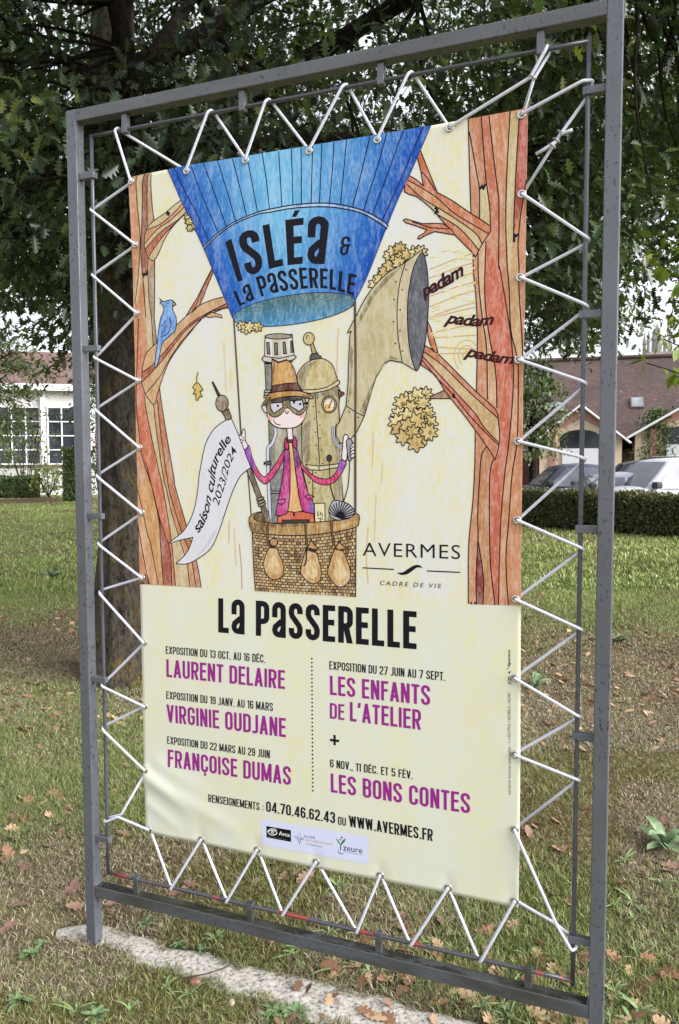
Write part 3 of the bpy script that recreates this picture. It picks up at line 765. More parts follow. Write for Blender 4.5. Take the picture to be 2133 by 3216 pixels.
shape(circ(a5, (922, 1060), 92, ry=106), (170, 154, 108), .3); shape(circ(a5, (922, 1062), 72, ry=86), (232, 222, 196), .1)
t.fill(circ(a5, (905, 1100), 42), (226, 176, 90), .6); t.line(a5((918, 1095), (957, 1008)), .0032)
for a in np.linspace(2.6, 6.8, 9): t.line(a5((922 + 52 * math.cos(a), 1062 + 62 * math.sin(a)), (922 + 64 * math.cos(a), 1062 + 76 * math.sin(a))), .0018)
dots(a5, [(920, 1098)], 9)
shape(a5((690, 325), (722, 300), (770, 430), (715, 440)), (180, 160, 104), .3); shape(circ(a5, (672, 252), 68, ry=78), (196, 178, 118), .4); t.line(a5((640, 255), (648, 215), (665, 205)), .0028)
shape(a5((700, 445), (780, 425), (795, 460), (822, 465), (828, 492), (690, 516), (685, 485)), (110, 108, 104), .1)
for k in range(6): t.line(a5((705 + k * 15, 445 - k * 4), (702 + k * 21, 508 - k * 3)), .0016)
shape(a5((1035, 882), (1072, 905), (1078, 955), (1040, 980)), (110, 96, 84), .2); shape(circ(a5, (1088, 925), 18, 12), (190, 64, 78), .1)
shape(a5((130, 560), (215, 560), (215, 890), (145, 890)), (124, 122, 112), .4)
shape(a5((132, 245), (466, 195), (490, 440), (482, 480), (300, 500), (122, 490), (128, 460)), (214, 212, 196), .3)
t.fill(a5((220, 260), (330, 250), (340, 480), (220, 490)), (196, 188, 160), .4)
for q in (((152, 300), (182, 297), (195, 442), (160, 440)), ((248, 305), (285, 303), (289, 448), (254, 447)), ((352, 293), (380, 290), (397, 435), (360, 438)), ((448, 282), (462, 280), (478, 418), (452, 422))): shape(a5(*q), (110, 110, 112), .2)
shape(circ(a5, (299, 223), 168, ry=33), (152, 148, 130), .3)
shape(smc(a5((118, 465), (300, 495), (492, 452), (494, 505), (300, 545), (118, 530)), 2), (200, 196, 178), .3); t.line(a5((125, 548), (300, 560), (480, 530)), LW)
for k in range(3): shape(a5((125 - k * 2, 885 + 32 * k), (200 - k * 8, 880 + 34 * k), (198 - k * 8, 912 + 34 * k), (122 - k * 2, 915 + 32 * k)), (170, 166, 150), .2)
q = sm(a5((255, 1350), (262, 1420), (225, 1530)) + a8((350, 345), (322, 390), (325, 600), (335, 900), (348, 1180)))
t.line(q, .0125); t.line(q, .0085, (208, 208, 220))
shape(a8((300, 520), (352, 512), (355, 555), (302, 562)), (90, 92, 100), .1); t.line(a8((278, 540), (302, 540)), .004); t.line(a8((282, 520), (282, 560)), .004)
q = sm(a8((1045, 135), (1040, 220), (1060, 310), (1130, 385))); t.line(q, .0125); t.line(q, .0085, (196, 196, 200)); t.line(q, .0018)
t.line(a8((995, 510), (998, 700)), .003); shape(circ(a8, (993, 484), 28, 16, 36), (60, 58, 60), 0)
t.polys = [(a_, None if c_ is None else tuple(np.minimum(np.array(c_) * ((1.0, .985, 1.02) if sum(c_) > 250 else (1, 1, 1)), 255)), g_ * .8, k_, f_) for a_, c_, g_, k_, f_ in t.polys]
t.build('printed_boiler_and_horn', banner)

# ---------------- flag, pole and the bird
t = Print()
shape(a7((1175, 80), (1222, 62), (1415, 580), (1372, 600)), (112, 98, 80), .4)
for y in (355, 385, 412): shape(smc(a7((1275 + (y - 355) * .3, y + 12), (1335 + (y - 355) * .3, y - 10), (1348 + (y - 355) * .3, y + 8), (1290 + (y - 355) * .3, y + 32)), 2), (150, 134, 110), .3)
shape(smc(a4((970, 1005), (1030, 990), (1105, 1160), (1220, 1470)), 1).tolist()[0:4] + sm(a7((1185, 80), (1110, 150), (1040, 290), (970, 490), (900, 700), (820, 860), (690, 960), (590, 1005), (485, 1005)), 3).tolist() + sm(a7((490, 998), (570, 920), (620, 840), (650, 745)), 3).tolist() + a7((530, 770), (415, 803)) + sm(a7((420, 795), (540, 700), (600, 620), (660, 480), (695, 300), (715, 100)) + a4((720, 1500), (770, 1250), (850, 1100), (930, 1030)), 3).tolist(), (216, 215, 224), .12)
t.fill(a7((900, 640), (860, 740), (760, 880), (680, 940), (760, 840), (830, 720)), (196, 196, 206), .2)
shape(a4((935, 925), (1000, 890), (1030, 968), (1022, 992), (975, 1005), (960, 960)), (120, 102, 80), .3)
shape(a4((838, 630), (848, 625), (916, 750), (896, 765)), (70, 62, 56), .1); shape(circ(a4, (937, 836), 62, ry=80), (138, 118, 94), .4)
t.line(sm(a7((1188, 90), (1205, 300), (1222, 520))), .004, (70, 64, 64))
shape(smc(a1((318, 1368), (345, 1398), (370, 1402), (430, 1386), (458, 1402), (482, 1430), (455, 1448), (447, 1470), (470, 1530)) + a4((485, 0), (485, 80), (470, 130), (400, 190), (345, 250), (320, 380), (295, 465), (274, 484), (285, 350), (300, 240), (310, 130), (332, 0)) + a1((345, 1540), (366, 1475), (345, 1430), (325, 1412), (340, 1402)), 2), (112, 160, 224), .5)
t.fill(a4((330, 180), (420, 110), (440, 20), (400, -20), (360, 60)), (84, 128, 208), .4)
t.line(sm(a4((332, 182), (400, 150), (435, 60), (420, -10))), LW); t.line(sm(a4((345, 150), (370, 90), (350, 60), (385, 20))), LW * .8)
q = a1((455, 1402), (482, 1430), (450, 1447)); shape(q, (214, 186, 120), .1); dots(a1, [(402, 1418)], 7)
t.build('printed_flag_and_bird', banner)

# ---------------- printed figure
t = Print()
MAG, PUR = (190, 52, 132), (150, 60, 160)
shape(a8((430, 1130), (540, 1068), (700, 1068), (822, 1090), (832, 1195), (425, 1195)), (206, 96, 68), .3)
shape(a8((480, 1160), (775, 1158), (775, 1195), (480, 1195)), (70, 66, 62), 0); t.line(a8((605, 1075), (607, 1122)), .006)
shape(smc(a8((500, 385), (490, 510), (400, 660), (320, 757), (270, 757), (200, 690), (130, 560), (65, 398), (115, 345), (150, 480), (210, 610), (265, 682), (310, 672), (420, 530)), 2), (206, 56, 120), .35)
t.fill(a8((65, 398), (115, 345), (150, 480), (190, 570), (160, 610), (110, 500)), (146, 74, 176), .4)
shape(smc(a8((640, 400), (680, 520), (750, 610), (830, 680), (930, 710), (1010, 700), (1080, 620), (1115, 505), (1180, 525), (1150, 610), (1080, 720), (1000, 772), (920, 775), (830, 740), (740, 650), (680, 570)), 2), (206, 56, 112), .35)
t.fill(a8((1115, 505), (1178, 525), (1140, 630), (1095, 640), (1100, 560)), (146, 74, 176), .4)
shape(a8((548, 310), (592, 315), (620, 600), (660, 900), (700, 1062), (620, 1076), (540, 1066), (565, 850), (565, 500)), (222, 172, 110), .35)
shape(sm(a8((545, 330), (565, 500), (562, 850), (540, 1060), (500, 1100), (440, 1112), (408, 1100), (430, 980), (460, 830), (490, 650), (505, 400)), 3), MAG, .35)
shape(sm(a8((590, 330), (640, 380), (690, 600), (760, 860), (812, 960), (842, 1080), (770, 1082), (700, 1052), (660, 880), (630, 650)), 3), MAG, .35)
t.fill(a8((600, 360), (635, 400), (670, 560), (640, 620), (618, 500)), (104, 50, 110), .4); t.fill(a8((780, 960), (812, 965), (840, 1078), (760, 1075)), (128, 66, 170), .4); t.fill(a8((505, 400), (548, 380), (560, 500), (500, 620)), (150, 50, 130), .4)
shape(a8((425, 940), (515, 932), (495, 985), (440, 985)), (206, 84, 160), .2); shape(a8((728, 905), (770, 880), (828, 905), (770, 936)), (206, 70, 140), .2)
shape(smc(a8((520, 260), (548, 300), (540, 395), (500, 362), (505, 300)), 2), (180, 40, 100), .3); shape(smc(a8((598, 240), (640, 290), (632, 385), (590, 325)), 2), (180, 40, 100), .3)
SKIN = (236, 220, 222)
shape(a5((398, 1335), (467, 1335), (478, 1500), (415, 1500)), SKIN, .2); shape(a8((530, 285), (595, 280), (595, 312), (535, 315)), (120, 84, 70), .1)
for k in range(5): t.line(a8((540 + 12 * k, 288), (542 + 12 * k, 312)), .0016)
shape(smc(a8((65, 392), (40, 330), (8, 250), (15, 228), (38, 225), (45, 180), (60, 163), (75, 200), (75, 290), (105, 350)), 2), SKIN, .15)
t.line(sm(a8((15, 232), (45, 250), (60, 275))), LW * .8); t.line(sm(a8((25, 275), (50, 290), (68, 285))), LW * .8); t.line(sm(a8((35, 310), (55, 315))), LW * .8)
shape(smc(a8((1132, 492), (1140, 370), (1150, 250), (1178, 224), (1202, 250), (1192, 330), (1185, 502)), 2), SKIN, .15)
shape(smc(a8((1180, 300), (1212, 268), (1245, 300), (1250, 380), (1242, 490), (1205, 510), (1190, 400)), 2), (146, 146, 156), .2)
for k in range(4): shape(smc(a8((1222, 370 + 32 * k), (1258, 318 + 38 * k), (1278, 340 + 38 * k), (1250, 385 + 32 * k)), 2), SKIN, .1)
t.line(sm(a8((1216, 515), (1212, 640), (1195, 810), (1142, 985))), .003); t.line(sm(a8((1003, 775), (1030, 880), (1062, 965))), .0045, (50, 46, 44))
shape(smc(a5((150, 1100), (400, 1000), (640, 1050), (642, 1140), (620, 1230), (560, 1310), (460, 1350), (300, 1346), (210, 1292), (165, 1200)), 3), SKIN, .12)
t.fill(circ(a5, (215, 1225), 42, 14, 36), (236, 180, 172), .4); t.fill(circ(a5, (590, 1195), 42, 14, 34), (236, 180, 172), .4)
t.line(sm(a5((235, 1255), (270, 1300), (322, 1312))), LW); 
shape(smc(a5((92, 1085), (120, 1060), (150, 1100), (160, 1160), (125, 1150)), 2), (228, 214, 204), .1)
shape(smc(a5((150, 1100), (200, 1000), (400, 968), (600, 972), (640, 1050), (630, 1130), (560, 1192), (480, 1162), (410, 1100), (330, 1182), (260, 1217), (180, 1182)), 3), (138, 122, 84), .35)
t.fill(a5((205, 1005), (400, 972), (600, 978), (598, 1000), (440, 1010), (350, 1026), (205, 1036)), (62, 58, 50), .2)
shape(a5((195, 1045), (345, 1033), (358, 1092), (240, 1172), (205, 1112)), (206, 200, 216), .1, .0034); shape(a5((438, 1016), (592, 1005), (612, 1100), (555, 1147), (445, 1082)), (206, 200, 216), .1, .0034)
t.line(a5((355, 1068), (440, 1055)), .004, (110, 104, 98)); dots(a5, [(290, 1077)], 15); dots(a5, [(566, 1056)], 16); t.fill(a5((470, 1020), (512, 1015), (490, 1062)), BLK, 0)
t.fill(smc(a5((372, 1130), (410, 1105), (440, 1150), (410, 1172), (385, 1168)), 2), (236, 206, 198), .1); t.line(sm(a5((384, 1140), (392, 1168), (412, 1166), (420, 1140))), LW)
shape(circ(a5, (652, 1075), 15, 10), (232, 220, 212), 0); t.line(a5((608, 1050), (660, 1040)), .006)
shape(smc(a5((92, 1082), (140, 1000), (200, 922), (400, 895), (560, 895), (650, 925), (716, 965), (700, 992), (560, 962), (400, 962), (220, 1000), (140, 1060)), 3), (188, 138, 72), .4)
t.fill(smc(a5((110, 1060), (190, 960), (210, 1000), (150, 1050)), 2), (96, 72, 44), .3); t.fill(a5((600, 935), (690, 965), (690, 985), (590, 965)), (110, 84, 50), .3)
shape(a5((220, 500), (300, 545), (400, 512), (450, 545), (492, 620), (540, 800), (592, 892), (400, 890), (208, 915), (222, 800)), (204, 156, 88), .4)
t.fill(a5((222, 510), (260, 530), (245, 800), (225, 800)), (140, 96, 52), .4); t.fill(a5((450, 548), (492, 625), (530, 795), (490, 795), (460, 640)), (166, 116, 64), .4)
shape(a5((220, 830), (400, 800), (538, 795), (578, 885), (400, 888), (210, 915)), (92, 48, 38), .25)
t.line(a5((220, 500), (300, 545), (400, 512)), .005)
shape(a8((830, 980), (945, 975), (948, 1190), (838, 1190)), (226, 214, 172), .2)
for q in (((868, 1065), (868, 1110), (885, 1105)), ((895, 1070), (898, 1110)), ((912, 1080), (920, 1125)), ((865, 1140), (885, 1150)), ((895, 1130), (895, 1175)), ((905, 1150), (928, 1148)), ((870, 1182), (912, 1180))): t.line(a8(*q), .003)
shape(smc(a8((990, 1050), (1030, 955), (1100, 950), (1210, 990), (1282, 1080), (1260, 1130), (1150, 1165), (1060, 1155), (1005, 1120)), 3), (172, 174, 182), .1)
for a in np.linspace(-2.9, .35, 15): t.line(sm(a8((1112, 1140), (1112 + 75 * math.cos(a), 1130 + 85 * math.sin(a)), (1128 + 150 * math.cos(a), 1105 + 140 * math.sin(a) * (1.05 if a < -.6 else .9)))), .0036)
t.build('printed_figure', banner)

# ---------------- basket with sand bags and ropes
t = Print()
def rowp(s, tt):
    topc = np.array(sm(b2((150, 418), (450, 458), (750, 458), (1050, 422), (1286, 372)), 6)); botc = np.array(sm(b2((185, 1066), (450, 1082), (750, 1100), (1050, 1114), (1281, 1132)), 6))
    sag = math.sin(math.pi * s) * .012 * tt
    A = np.array([np.interp(s * (len(topc) - 1), range(len(topc)), topc[:, i]) for i in (0, 1)]); B = np.array([np.interp(s * (len(botc) - 1), range(len(botc)), botc[:, i]) for i in (0, 1)])
    r_ = A * (1 - tt) + B * tt
    return (r_[0], r_[1] - sag * (1 - tt))
t.fill([rowp(s, 0) for s in np.linspace(0, 1, 14)] + b2((1281, 1132), (185, 1066)), (190, 154, 104), .5)
nr = 20
bricks = []
rq = random.Random(5)
for i in range(nr):
    t0, t1 = i / nr, (i + 1) / nr
    n_ = 25
    for j in range(n_):
        s0, s1 = (j + (.5 if i % 2 else 0)) / n_, min((j + 1 + (.5 if i % 2 else 0)) / n_, 1)
        if s0 >= 1: continue
        if rq.random() < .55:
            bricks.append((np.array([rowp(s0, t0), rowp(s1, t0), rowp(s1, t1), rowp(s0, t1)]), rq.choice([(206, 172, 122), (168, 130, 84), (150, 114, 74), (214, 182, 120), (128, 98, 66)])))
_k = Print.layer(np.concatenate([b_[0] for b_ in bricks]))
t.polys += [(b_[0], b_[1], .5, _k, None) for b_ in bricks]
ticks = []
for i in range(nr):
    t0, t1 = i / nr, (i + 1) / nr
    t.line([rowp(s, t0) for s in np.linspace(0, 1, 12)], .0022)
    for j in range(26):
        s0 = (j + (.5 if i % 2 else 0)) / 25 + rq.uniform(-.006, .006)
        if 0 <= s0 <= 1: ticks += ribbon(np.array([rowp(s0, t0), rowp(s0, t1)]), .0022)
t.unit(ticks, BLK)
t.line(b2((150, 415), (165, 800), (185, 1066)), LW); t.line(b2((1286, 372), (1284, 800), (1281, 1132)), LW)
shape(smc(b2((115, 300), (135, 240), (210, 205), (330, 200), (335, 320), (520, 326), (700, 322), (1000, 300), (1200, 275), (1280, 222), (1322, 240), (1316, 320), (1280, 370), (1050, 422), (750, 456), (450, 456), (200, 430), (140, 400)), 2), (172, 130, 72), .45)
t.fill(b2((120, 310), (200, 320), (320, 330), (320, 430), (200, 420), (145, 395)), (124, 94, 56), .5); t.fill(b2((340, 335), (700, 335), (700, 360), (340, 365)), (126, 92, 52), .5); t.fill(b2((1040, 360), (1280, 300), (1270, 330), (1040, 400)), (200, 150, 80), .5)
shape(smc(b2((165, 250), (220, 215), (300, 205), (320, 310), (240, 310), (180, 285)), 2), (104, 78, 52), .4)
t.fill(a7((1330, 480), (1372, 470), (1415, 580), (1380, 600)), (112, 98, 80), .4)
for q, kn in ((((345, 590), (405, 590), (450, 670), (490, 780), (490, 880), (440, 932), (370, 940), (310, 890), (275, 790), (290, 690), (320, 620)), None),
              (((750, 612), (850, 642), (880, 740), (906, 860), (890, 950), (830, 986), (760, 965), (690, 890), (680, 830), (710, 700)), ((790, 512), (862, 590), (850, 615), (758, 595))),
              (((1060, 602), (1140, 622), (1190, 740), (1227, 860), (1210, 960), (1130, 1022), (1060, 1000), (985, 900), (975, 850), (1010, 720)), ((1100, 533), (1182, 600), (1100, 618), (1060, 592)))):
    shape(smc(b2(*q), 3), (198, 154, 98), .5)
    c_ = np.mean(np.array(q), 0)
    t.fill(smc(b2(*[tuple(c_ + (np.array(p) - c_) * .55 + (8, 20)) for p in q]), 2), (218, 184, 132), .6)
    t.line(b2(*(q[:2])), .006, (60, 46, 34))
    if kn: shape(b2(*kn), (186, 140, 86), .4)
    else: shape(circ(b2, (385, 532), 42, 16), (178, 128, 74), .4)
for q in (((325, 305), (318, 420), (322, 530), (345, 585)), ((728, 310), (738, 430), (748, 570)), ((1012, 295), (1025, 430), (1045, 575))):
    t.line(sm(b2(*q)), .0085, (40, 32, 28)); t.line(sm(b2(*q)), .004, (120, 92, 60))
t.line(sm(b2((745, 580), (738, 740), (715, 792))), .005)
for q, w0 in ((px((736, 1000), (747, 1180), (758, 1363)), .0052), (px((1116, 946), (1118, 1150), (1117, 1400), (1117, 1613)), .0068)):
    t.line(sm(q), w0, (30, 24, 30)); t.line(sm(q), w0 * .35, (120, 96, 92))
t.build('printed_basket', banner)

# ------------------------------------------------------------------ lettering
def arc(cx, cy, rx, ry, a0, a1_, n=7):
    return [(cx + rx * math.cos(R(a)), cy + ry * math.sin(R(a))) for a in np.linspace(a0, a1_, n)]
def glyph(ch, t=.15):
    """condensed poster capital in a box of height 1: (width, strokes, slabs)"""
    a = t / 2; w_ = .40; ST = []; SL = []
    acc = None
    if ch == 'É': ch, acc = 'E', 1
    ced = ch == 'Ç'
    if ced: ch = 'C'
    W = {'E': .345, 'F': .33, 'L': .325, 'I': t, 'J': .30, 'M': .53, 'W': .60, 'T': .36, '1': .24, '.': t, ',': t, ':': t, "'": t * .9, ' ': .17, 'V': .42, 'A': .43, 'X': .42, '4': .43, '+': .4, '/': .34}
    w_ = W.get(ch, .40)
    L, Q, B, T = a, w_ - a, a, 1 - a
    r = (Q - L) / 2; m = (L + Q) / 2; rv = r * 1.05
    topA = arc(m, T - rv, r, rv, 180, 0); botA = arc(m, B + rv, r, rv, 0, -180)
    h = t * .52
    if ch in 'O0': ST.append((topA + botA, True))
    elif ch == 'C': ST.append(([(Q, .66)] + topA[::-1] + botA[::-1] + [(Q, .34)], False))
    elif ch == 'G': ST.append(([(Q, .68)] + topA[::-1] + botA[::-1] + [(Q, .47), (m - .01, .47)], False))
    elif ch == 'Q': ST.append((topA + botA, True))
    elif ch == 'D': ST.append(([(L, B), (L, T)] + arc(Q - r, T - r, r, r, 90, 0, 5) + arc(Q - r, B + r, r, r, 0, -90, 5), True))
    elif ch == 'P': ST.append(([(L, 0), (L, T)] + arc(Q - r, T - r, r, r, 90, 0, 5) + arc(Q - r, .42 + r, r, r, 0, -90, 5) + [(L, .42)], False))
    elif ch == 'B':
        ST.append(([(L, B), (L, T)] + arc(Q - r, T - r, r, r, 90, 0, 5) + arc(Q - r, .52 + r * .8, r, r * .8, 0, -90, 5) + [(L, .52)], False))
        ST.append(([(L + a, .52)] + arc(Q - r, .52 - r * .8, r, r * .8, 90, 0, 5) + arc(Q - r, B + r, r, r, 0, -90, 5) + [(L, B)], False))
    elif ch == 'R':
        ST.append(([(L, 0), (L, T)] + arc(Q - r, T - r, r, r, 90, 0, 5) + arc(Q - r, .46 + r, r, r, 0, -90, 5) + [(L, .46)], False)); SL.append((m + .01, .46, w_ - h, 0, h))
    elif ch == 'S': ST.append(([(Q, .70)] + topA[::-1] + [(L, .70), (L + .03, .62), (m, .50), (Q - .03, .38), (Q, .30)] + botA + [(L, .30)], False))
    elif ch in 'EF':
        ST.append(([(L, 0), (L, 1)], False)); ST.append(([(t, T), (w_, T)], False)); ST.append(([(t, .53), (w_ * .93, .53)], False))
        if ch == 'E': ST.append(([(t, B), (w_, B)], False))
    elif ch == 'L': ST.append(([(L, 0), (L, 1)], False)); ST.append(([(t, B), (w_, B)], False))
    elif ch == 'T': ST.append(([(0, T), (w_, T)], False)); ST.append(([(w_ / 2, 0), (w_ / 2, 1 - t)], False))
    elif ch == 'I': ST.append(([(L, 0), (L, 1)], False))
    elif ch == 'J': ST.append(([(Q, 1), (Q, B + r * 1.3)] + arc(Q - r * 1.3, B + r * 1.3, r * 1.3, r * 1.3, 0, -90, 5) + [(0, B)], False))
    elif ch == 'U': ST.append(([(Q, 1)] + botA + [(L, 1)], False))
    elif ch == 'N': ST.append(([(L, 0), (L, 1)], False)); ST.append(([(Q, 0), (Q, 1)], False)); SL.append((L + .01, 1, Q - .01, 0, h))
    elif ch == 'M': ST.append(([(L, 0), (L, 1)], False)); ST.append(([(Q, 0), (Q, 1)], False)); SL += [(L + .01, 1, w_ / 2, .08, h * .95), (Q - .01, 1, w_ / 2, .08, h * .95)]
    elif ch == 'V': SL += [(h, 1, w_ / 2, 0, h), (w_ - h, 1, w_ / 2, 0, h)]
    elif ch == 'W': q = w_ / 4; SL += [(h, 1, q + .02, 0, h), (w_ / 2, .96, q + .02, 0, h * .9), (w_ / 2, .96, 3 * q - .02, 0, h * .9), (w_ - h, 1, 3 * q - .02, 0, h)]
    elif ch == 'A': SL += [(h, 0, w_ / 2, 1, h), (w_ - h, 0, w_ / 2, 1, h)]; ST.append(([(w_ * .25, .27), (w_ * .75, .27)], False))
    elif ch == 'X': SL += [(h, 0, w_ - h, 1, h), (w_ - h, 0, h, 1, h)]
    elif ch == 'H': ST += [([(L, 0), (L, 1)], False), ([(Q, 0), (Q, 1)], False), ([(t, .5), (w_ - t, .5)], False)]
    elif ch == '1': ST.append(([(Q, 0), (Q, 1)], False)); ST.append(([(0, T - .07), (Q - a, T - .03)], False))
    elif ch == '2': ST.append(([(L, .70)] + topA + [(Q, .64), (Q - .05, .48), (L + .01, .2), (L, B), (w_, B)], False))
    elif ch == '3': ST.append(([(L, .72)] + topA + [(Q, .62), (Q - .07, .52), (m - .04, .52)], False)); ST.append(([(Q - .09, .52), (Q, .42)] + botA + [(L, .28)], False))
    elif ch == '4': ST.append(([(Q - .06, 0), (Q - .06, 1)], False)); SL.append((h * .8, .24, Q - .08, .98, h * .85)); ST.append(([(0, .24), (w_, .24)], False))
    elif ch == '5': ST.append(([(w_ - .02, T), (L, T), (L, .48)], False)); ST.append(([(L + .01, .52)] + arc(m, .60 - rv, r, rv, 120, 0, 5) + botA + [(L, .28)], False))
    elif ch in '69':
        g = [(Q, .72)] + topA[::-1] + botA[::-1] + [(Q, .56 - rv)] + arc(m, .56 - rv, r, rv, 0, 150, 6)
        if ch == '9': g = [(w_ - x, 1 - y) for x, y in g]
        ST.append((g, False))
    elif ch == '7': ST.append(([(0, T), (w_, T)], False)); SL.append((w_ - h, 1 - t, m - .06, 0, h))
    elif ch == '8': ST.append((arc(m, T - rv, r, rv, 0, 360, 12)[:-1], True)); ST.append((botA + arc(m, .52 - rv, r, rv, 180, 0), True))
    elif ch == '.': ST.append(([(a, 0), (a, t)], False))
    elif ch == ',': SL.append((a * .7, -.1, a, t, a))
    elif ch == ':': ST += [([(a, .12), (a, .12 + t)], False), ([(a, .55), (a, .55 + t)], False)]
    elif ch == "'": SL.append((a * .6, .74, a * 1.1, 1, a))
    elif ch == 'a': ST.append(([(L, .56)] + topA + [(Q, 0)], False)); ST.append(([(Q, .46), (Q - r * .6, .44), (L + .02, .30), (L, B + rv)] + arc(m, B + rv, r, rv, 180, 300, 5) + [(Q, B + rv * 1.3)], False))
    elif ch == '&': ST.append(([(Q, .72)] + topA[::-1] + [(L, .62), (m - .02, .52), (Q + .1, .52)], False)); ST.append(([(m, .52), (L, .42)] + botA[::-1] + [(Q, .60)], False))
    if acc: SL.append((w_ / 2 - .04, 1.05, w_ / 2 + .06, 1.2, h * .8))
    if ced: ST.append(([(m, 0), (m + .02, -.06), (m + .07, -.10), (m + .03, -.17), (m - .06, -.15)], False)); 
    polys = []
    for k, (P, cl) in enumerate(ST):
        tk = t if not (ced and k == 1) else t * .55
        polys.append(ribbon(np.array(P, float), tk, cl))
    for x0, y0, x1, y1, hh in SL:
        polys.append([np.array([(x0 - hh, y0), (x0 + hh, y0), (x1 + hh, y1), (x1 - hh, y1)])])
    return w_, polys

def warp(base, top):
    base = np.array(base); top = np.array(top)
    def f(u_, v_):
        b = polyat(base, u_); q = polyat(top, u_)
        return b + (q - b) * v_
    return f
def poster_text(pr, s, base, top, col, t=.15, gap=.075):
    f = warp(base, top); x = 0; items = []
    for ch in s:
        w_, polys = glyph(ch, t)
        items.append((x, polys)); x += w_ + gap
    tot = x - gap
    for x0, polys in items:
        for k, grp in enumerate(polys):
            pr.unit([np.array([f((x0 + a) / tot, b) for a, b in q]) for q in grp], col)
def glyph_quad(pr, ch, bl, br_, tl, tr, col, t):
    w_, polys = glyph(ch, t)
    bl, br_, tl, tr = map(np.array, (bl, br_, tl, tr))
    for k, grp in enumerate(polys):
        pr.unit([np.array([(bl * (1 - a / w_) + br_ * a / w_) * (1 - b) + (tl * (1 - a / w_) + tr * a / w_) * b for a, b in q]) for q in grp], col)
def font_text(pr, s, base, top, col, bold=0.0, shear=0.0, space=1.0, fit='cap'):
    """text in the built-in typeface, fitted between a base line and a cap (or x-height) line"""
    cu = bpy.data.curves.new('tmp', 'FONT'); cu.body = s; cu.size = 1; cu.offset = bold; cu.shear = shear; cu.space_character = space; cu.resolution_u = 4; cu.fill_mode = 'FRONT'
    o = bpy.data.objects.new('tmp', cu); COL.objects.link(o)
    dg = bpy.context.evaluated_depsgraph_get(); dg.update()
    me = o.evaluated_get(dg).to_mesh()
    V = np.array([v_.co[:2] for v_ in me.vertices]) if len(me.vertices) else np.zeros((0, 2))
    P = [tuple(p_.vertices) for p_ in me.polygons]
    o.to_mesh_clear(); bpy.data.objects.remove(o); bpy.data.curves.remove(cu)
    if not len(V): return
    x0, x1 = V[:, 0].min(), V[:, 0].max()
    hgt = .729 if fit == 'cap' else .547
    f = warp(base, top)
    Q = f((V[:, 0] - x0) / (x1 - x0), 0); Tq = f((V[:, 0] - x0) / (x1 - x0), 1)
    Wp = Q + (Tq - Q) * (V[:, 1] / hgt)[:, None]
    pr.unit([Wp[list(p_)] for p_ in P], col)
INKB, VIO = (24, 22, 32), (150, 44, 138)
tx = Print()
# the two names on the balloon
for ch, cr, bl, br_, tl, tr in (('I', a1, (1092, 1210), (1143, 1195), (968, 820), (1030, 785)), ('S', a1, (1185, 1160), (1345, 1105), (1085, 730), (1290, 680)), ('L', a1, (1402, 1085), (1543, 1050), (1335, 655), (1480, 622)),
                                ('E', a2, (330, 1360), (478, 1345), (305, 915), (487, 892)), ('a', a2, (522, 1352), (692, 1348), (530, 878), (745, 878)), ('&', a2, (840, 1265), (922, 1262), (862, 1075), (952, 1075))):
    glyph_quad(tx, ch, *cr(bl, br_, tl, tr), INKB, .155 if ch != '&' else .125)
tx.fill(a2((370, 885), (412, 885), (452, 818), (398, 822)), INKB, 0)
def arc_pts(P): return sm(px(*P), 4)
poster_text(tx, 'La PaSSERELLE', arc_pts([(754, 963), (789, 946), (817, 935), (860, 922), (912, 913), (968, 906.5), (1010, 905.5), (1060, 913), (1112, 929)]),
            arc_pts([(734, 917), (765, 901), (796, 876), (830, 863), (877, 852), (940, 842), (982, 842), (1045, 847), (1122, 864)]), INKB, .14, .09)
poster_text(tx, 'La PaSSERELLE', b3((82, 304), (500, 340), (1000, 381), (1477, 423)), b3((82, 63), (500, 90), (1000, 122), (1477, 157)), INKB, .155, .085)
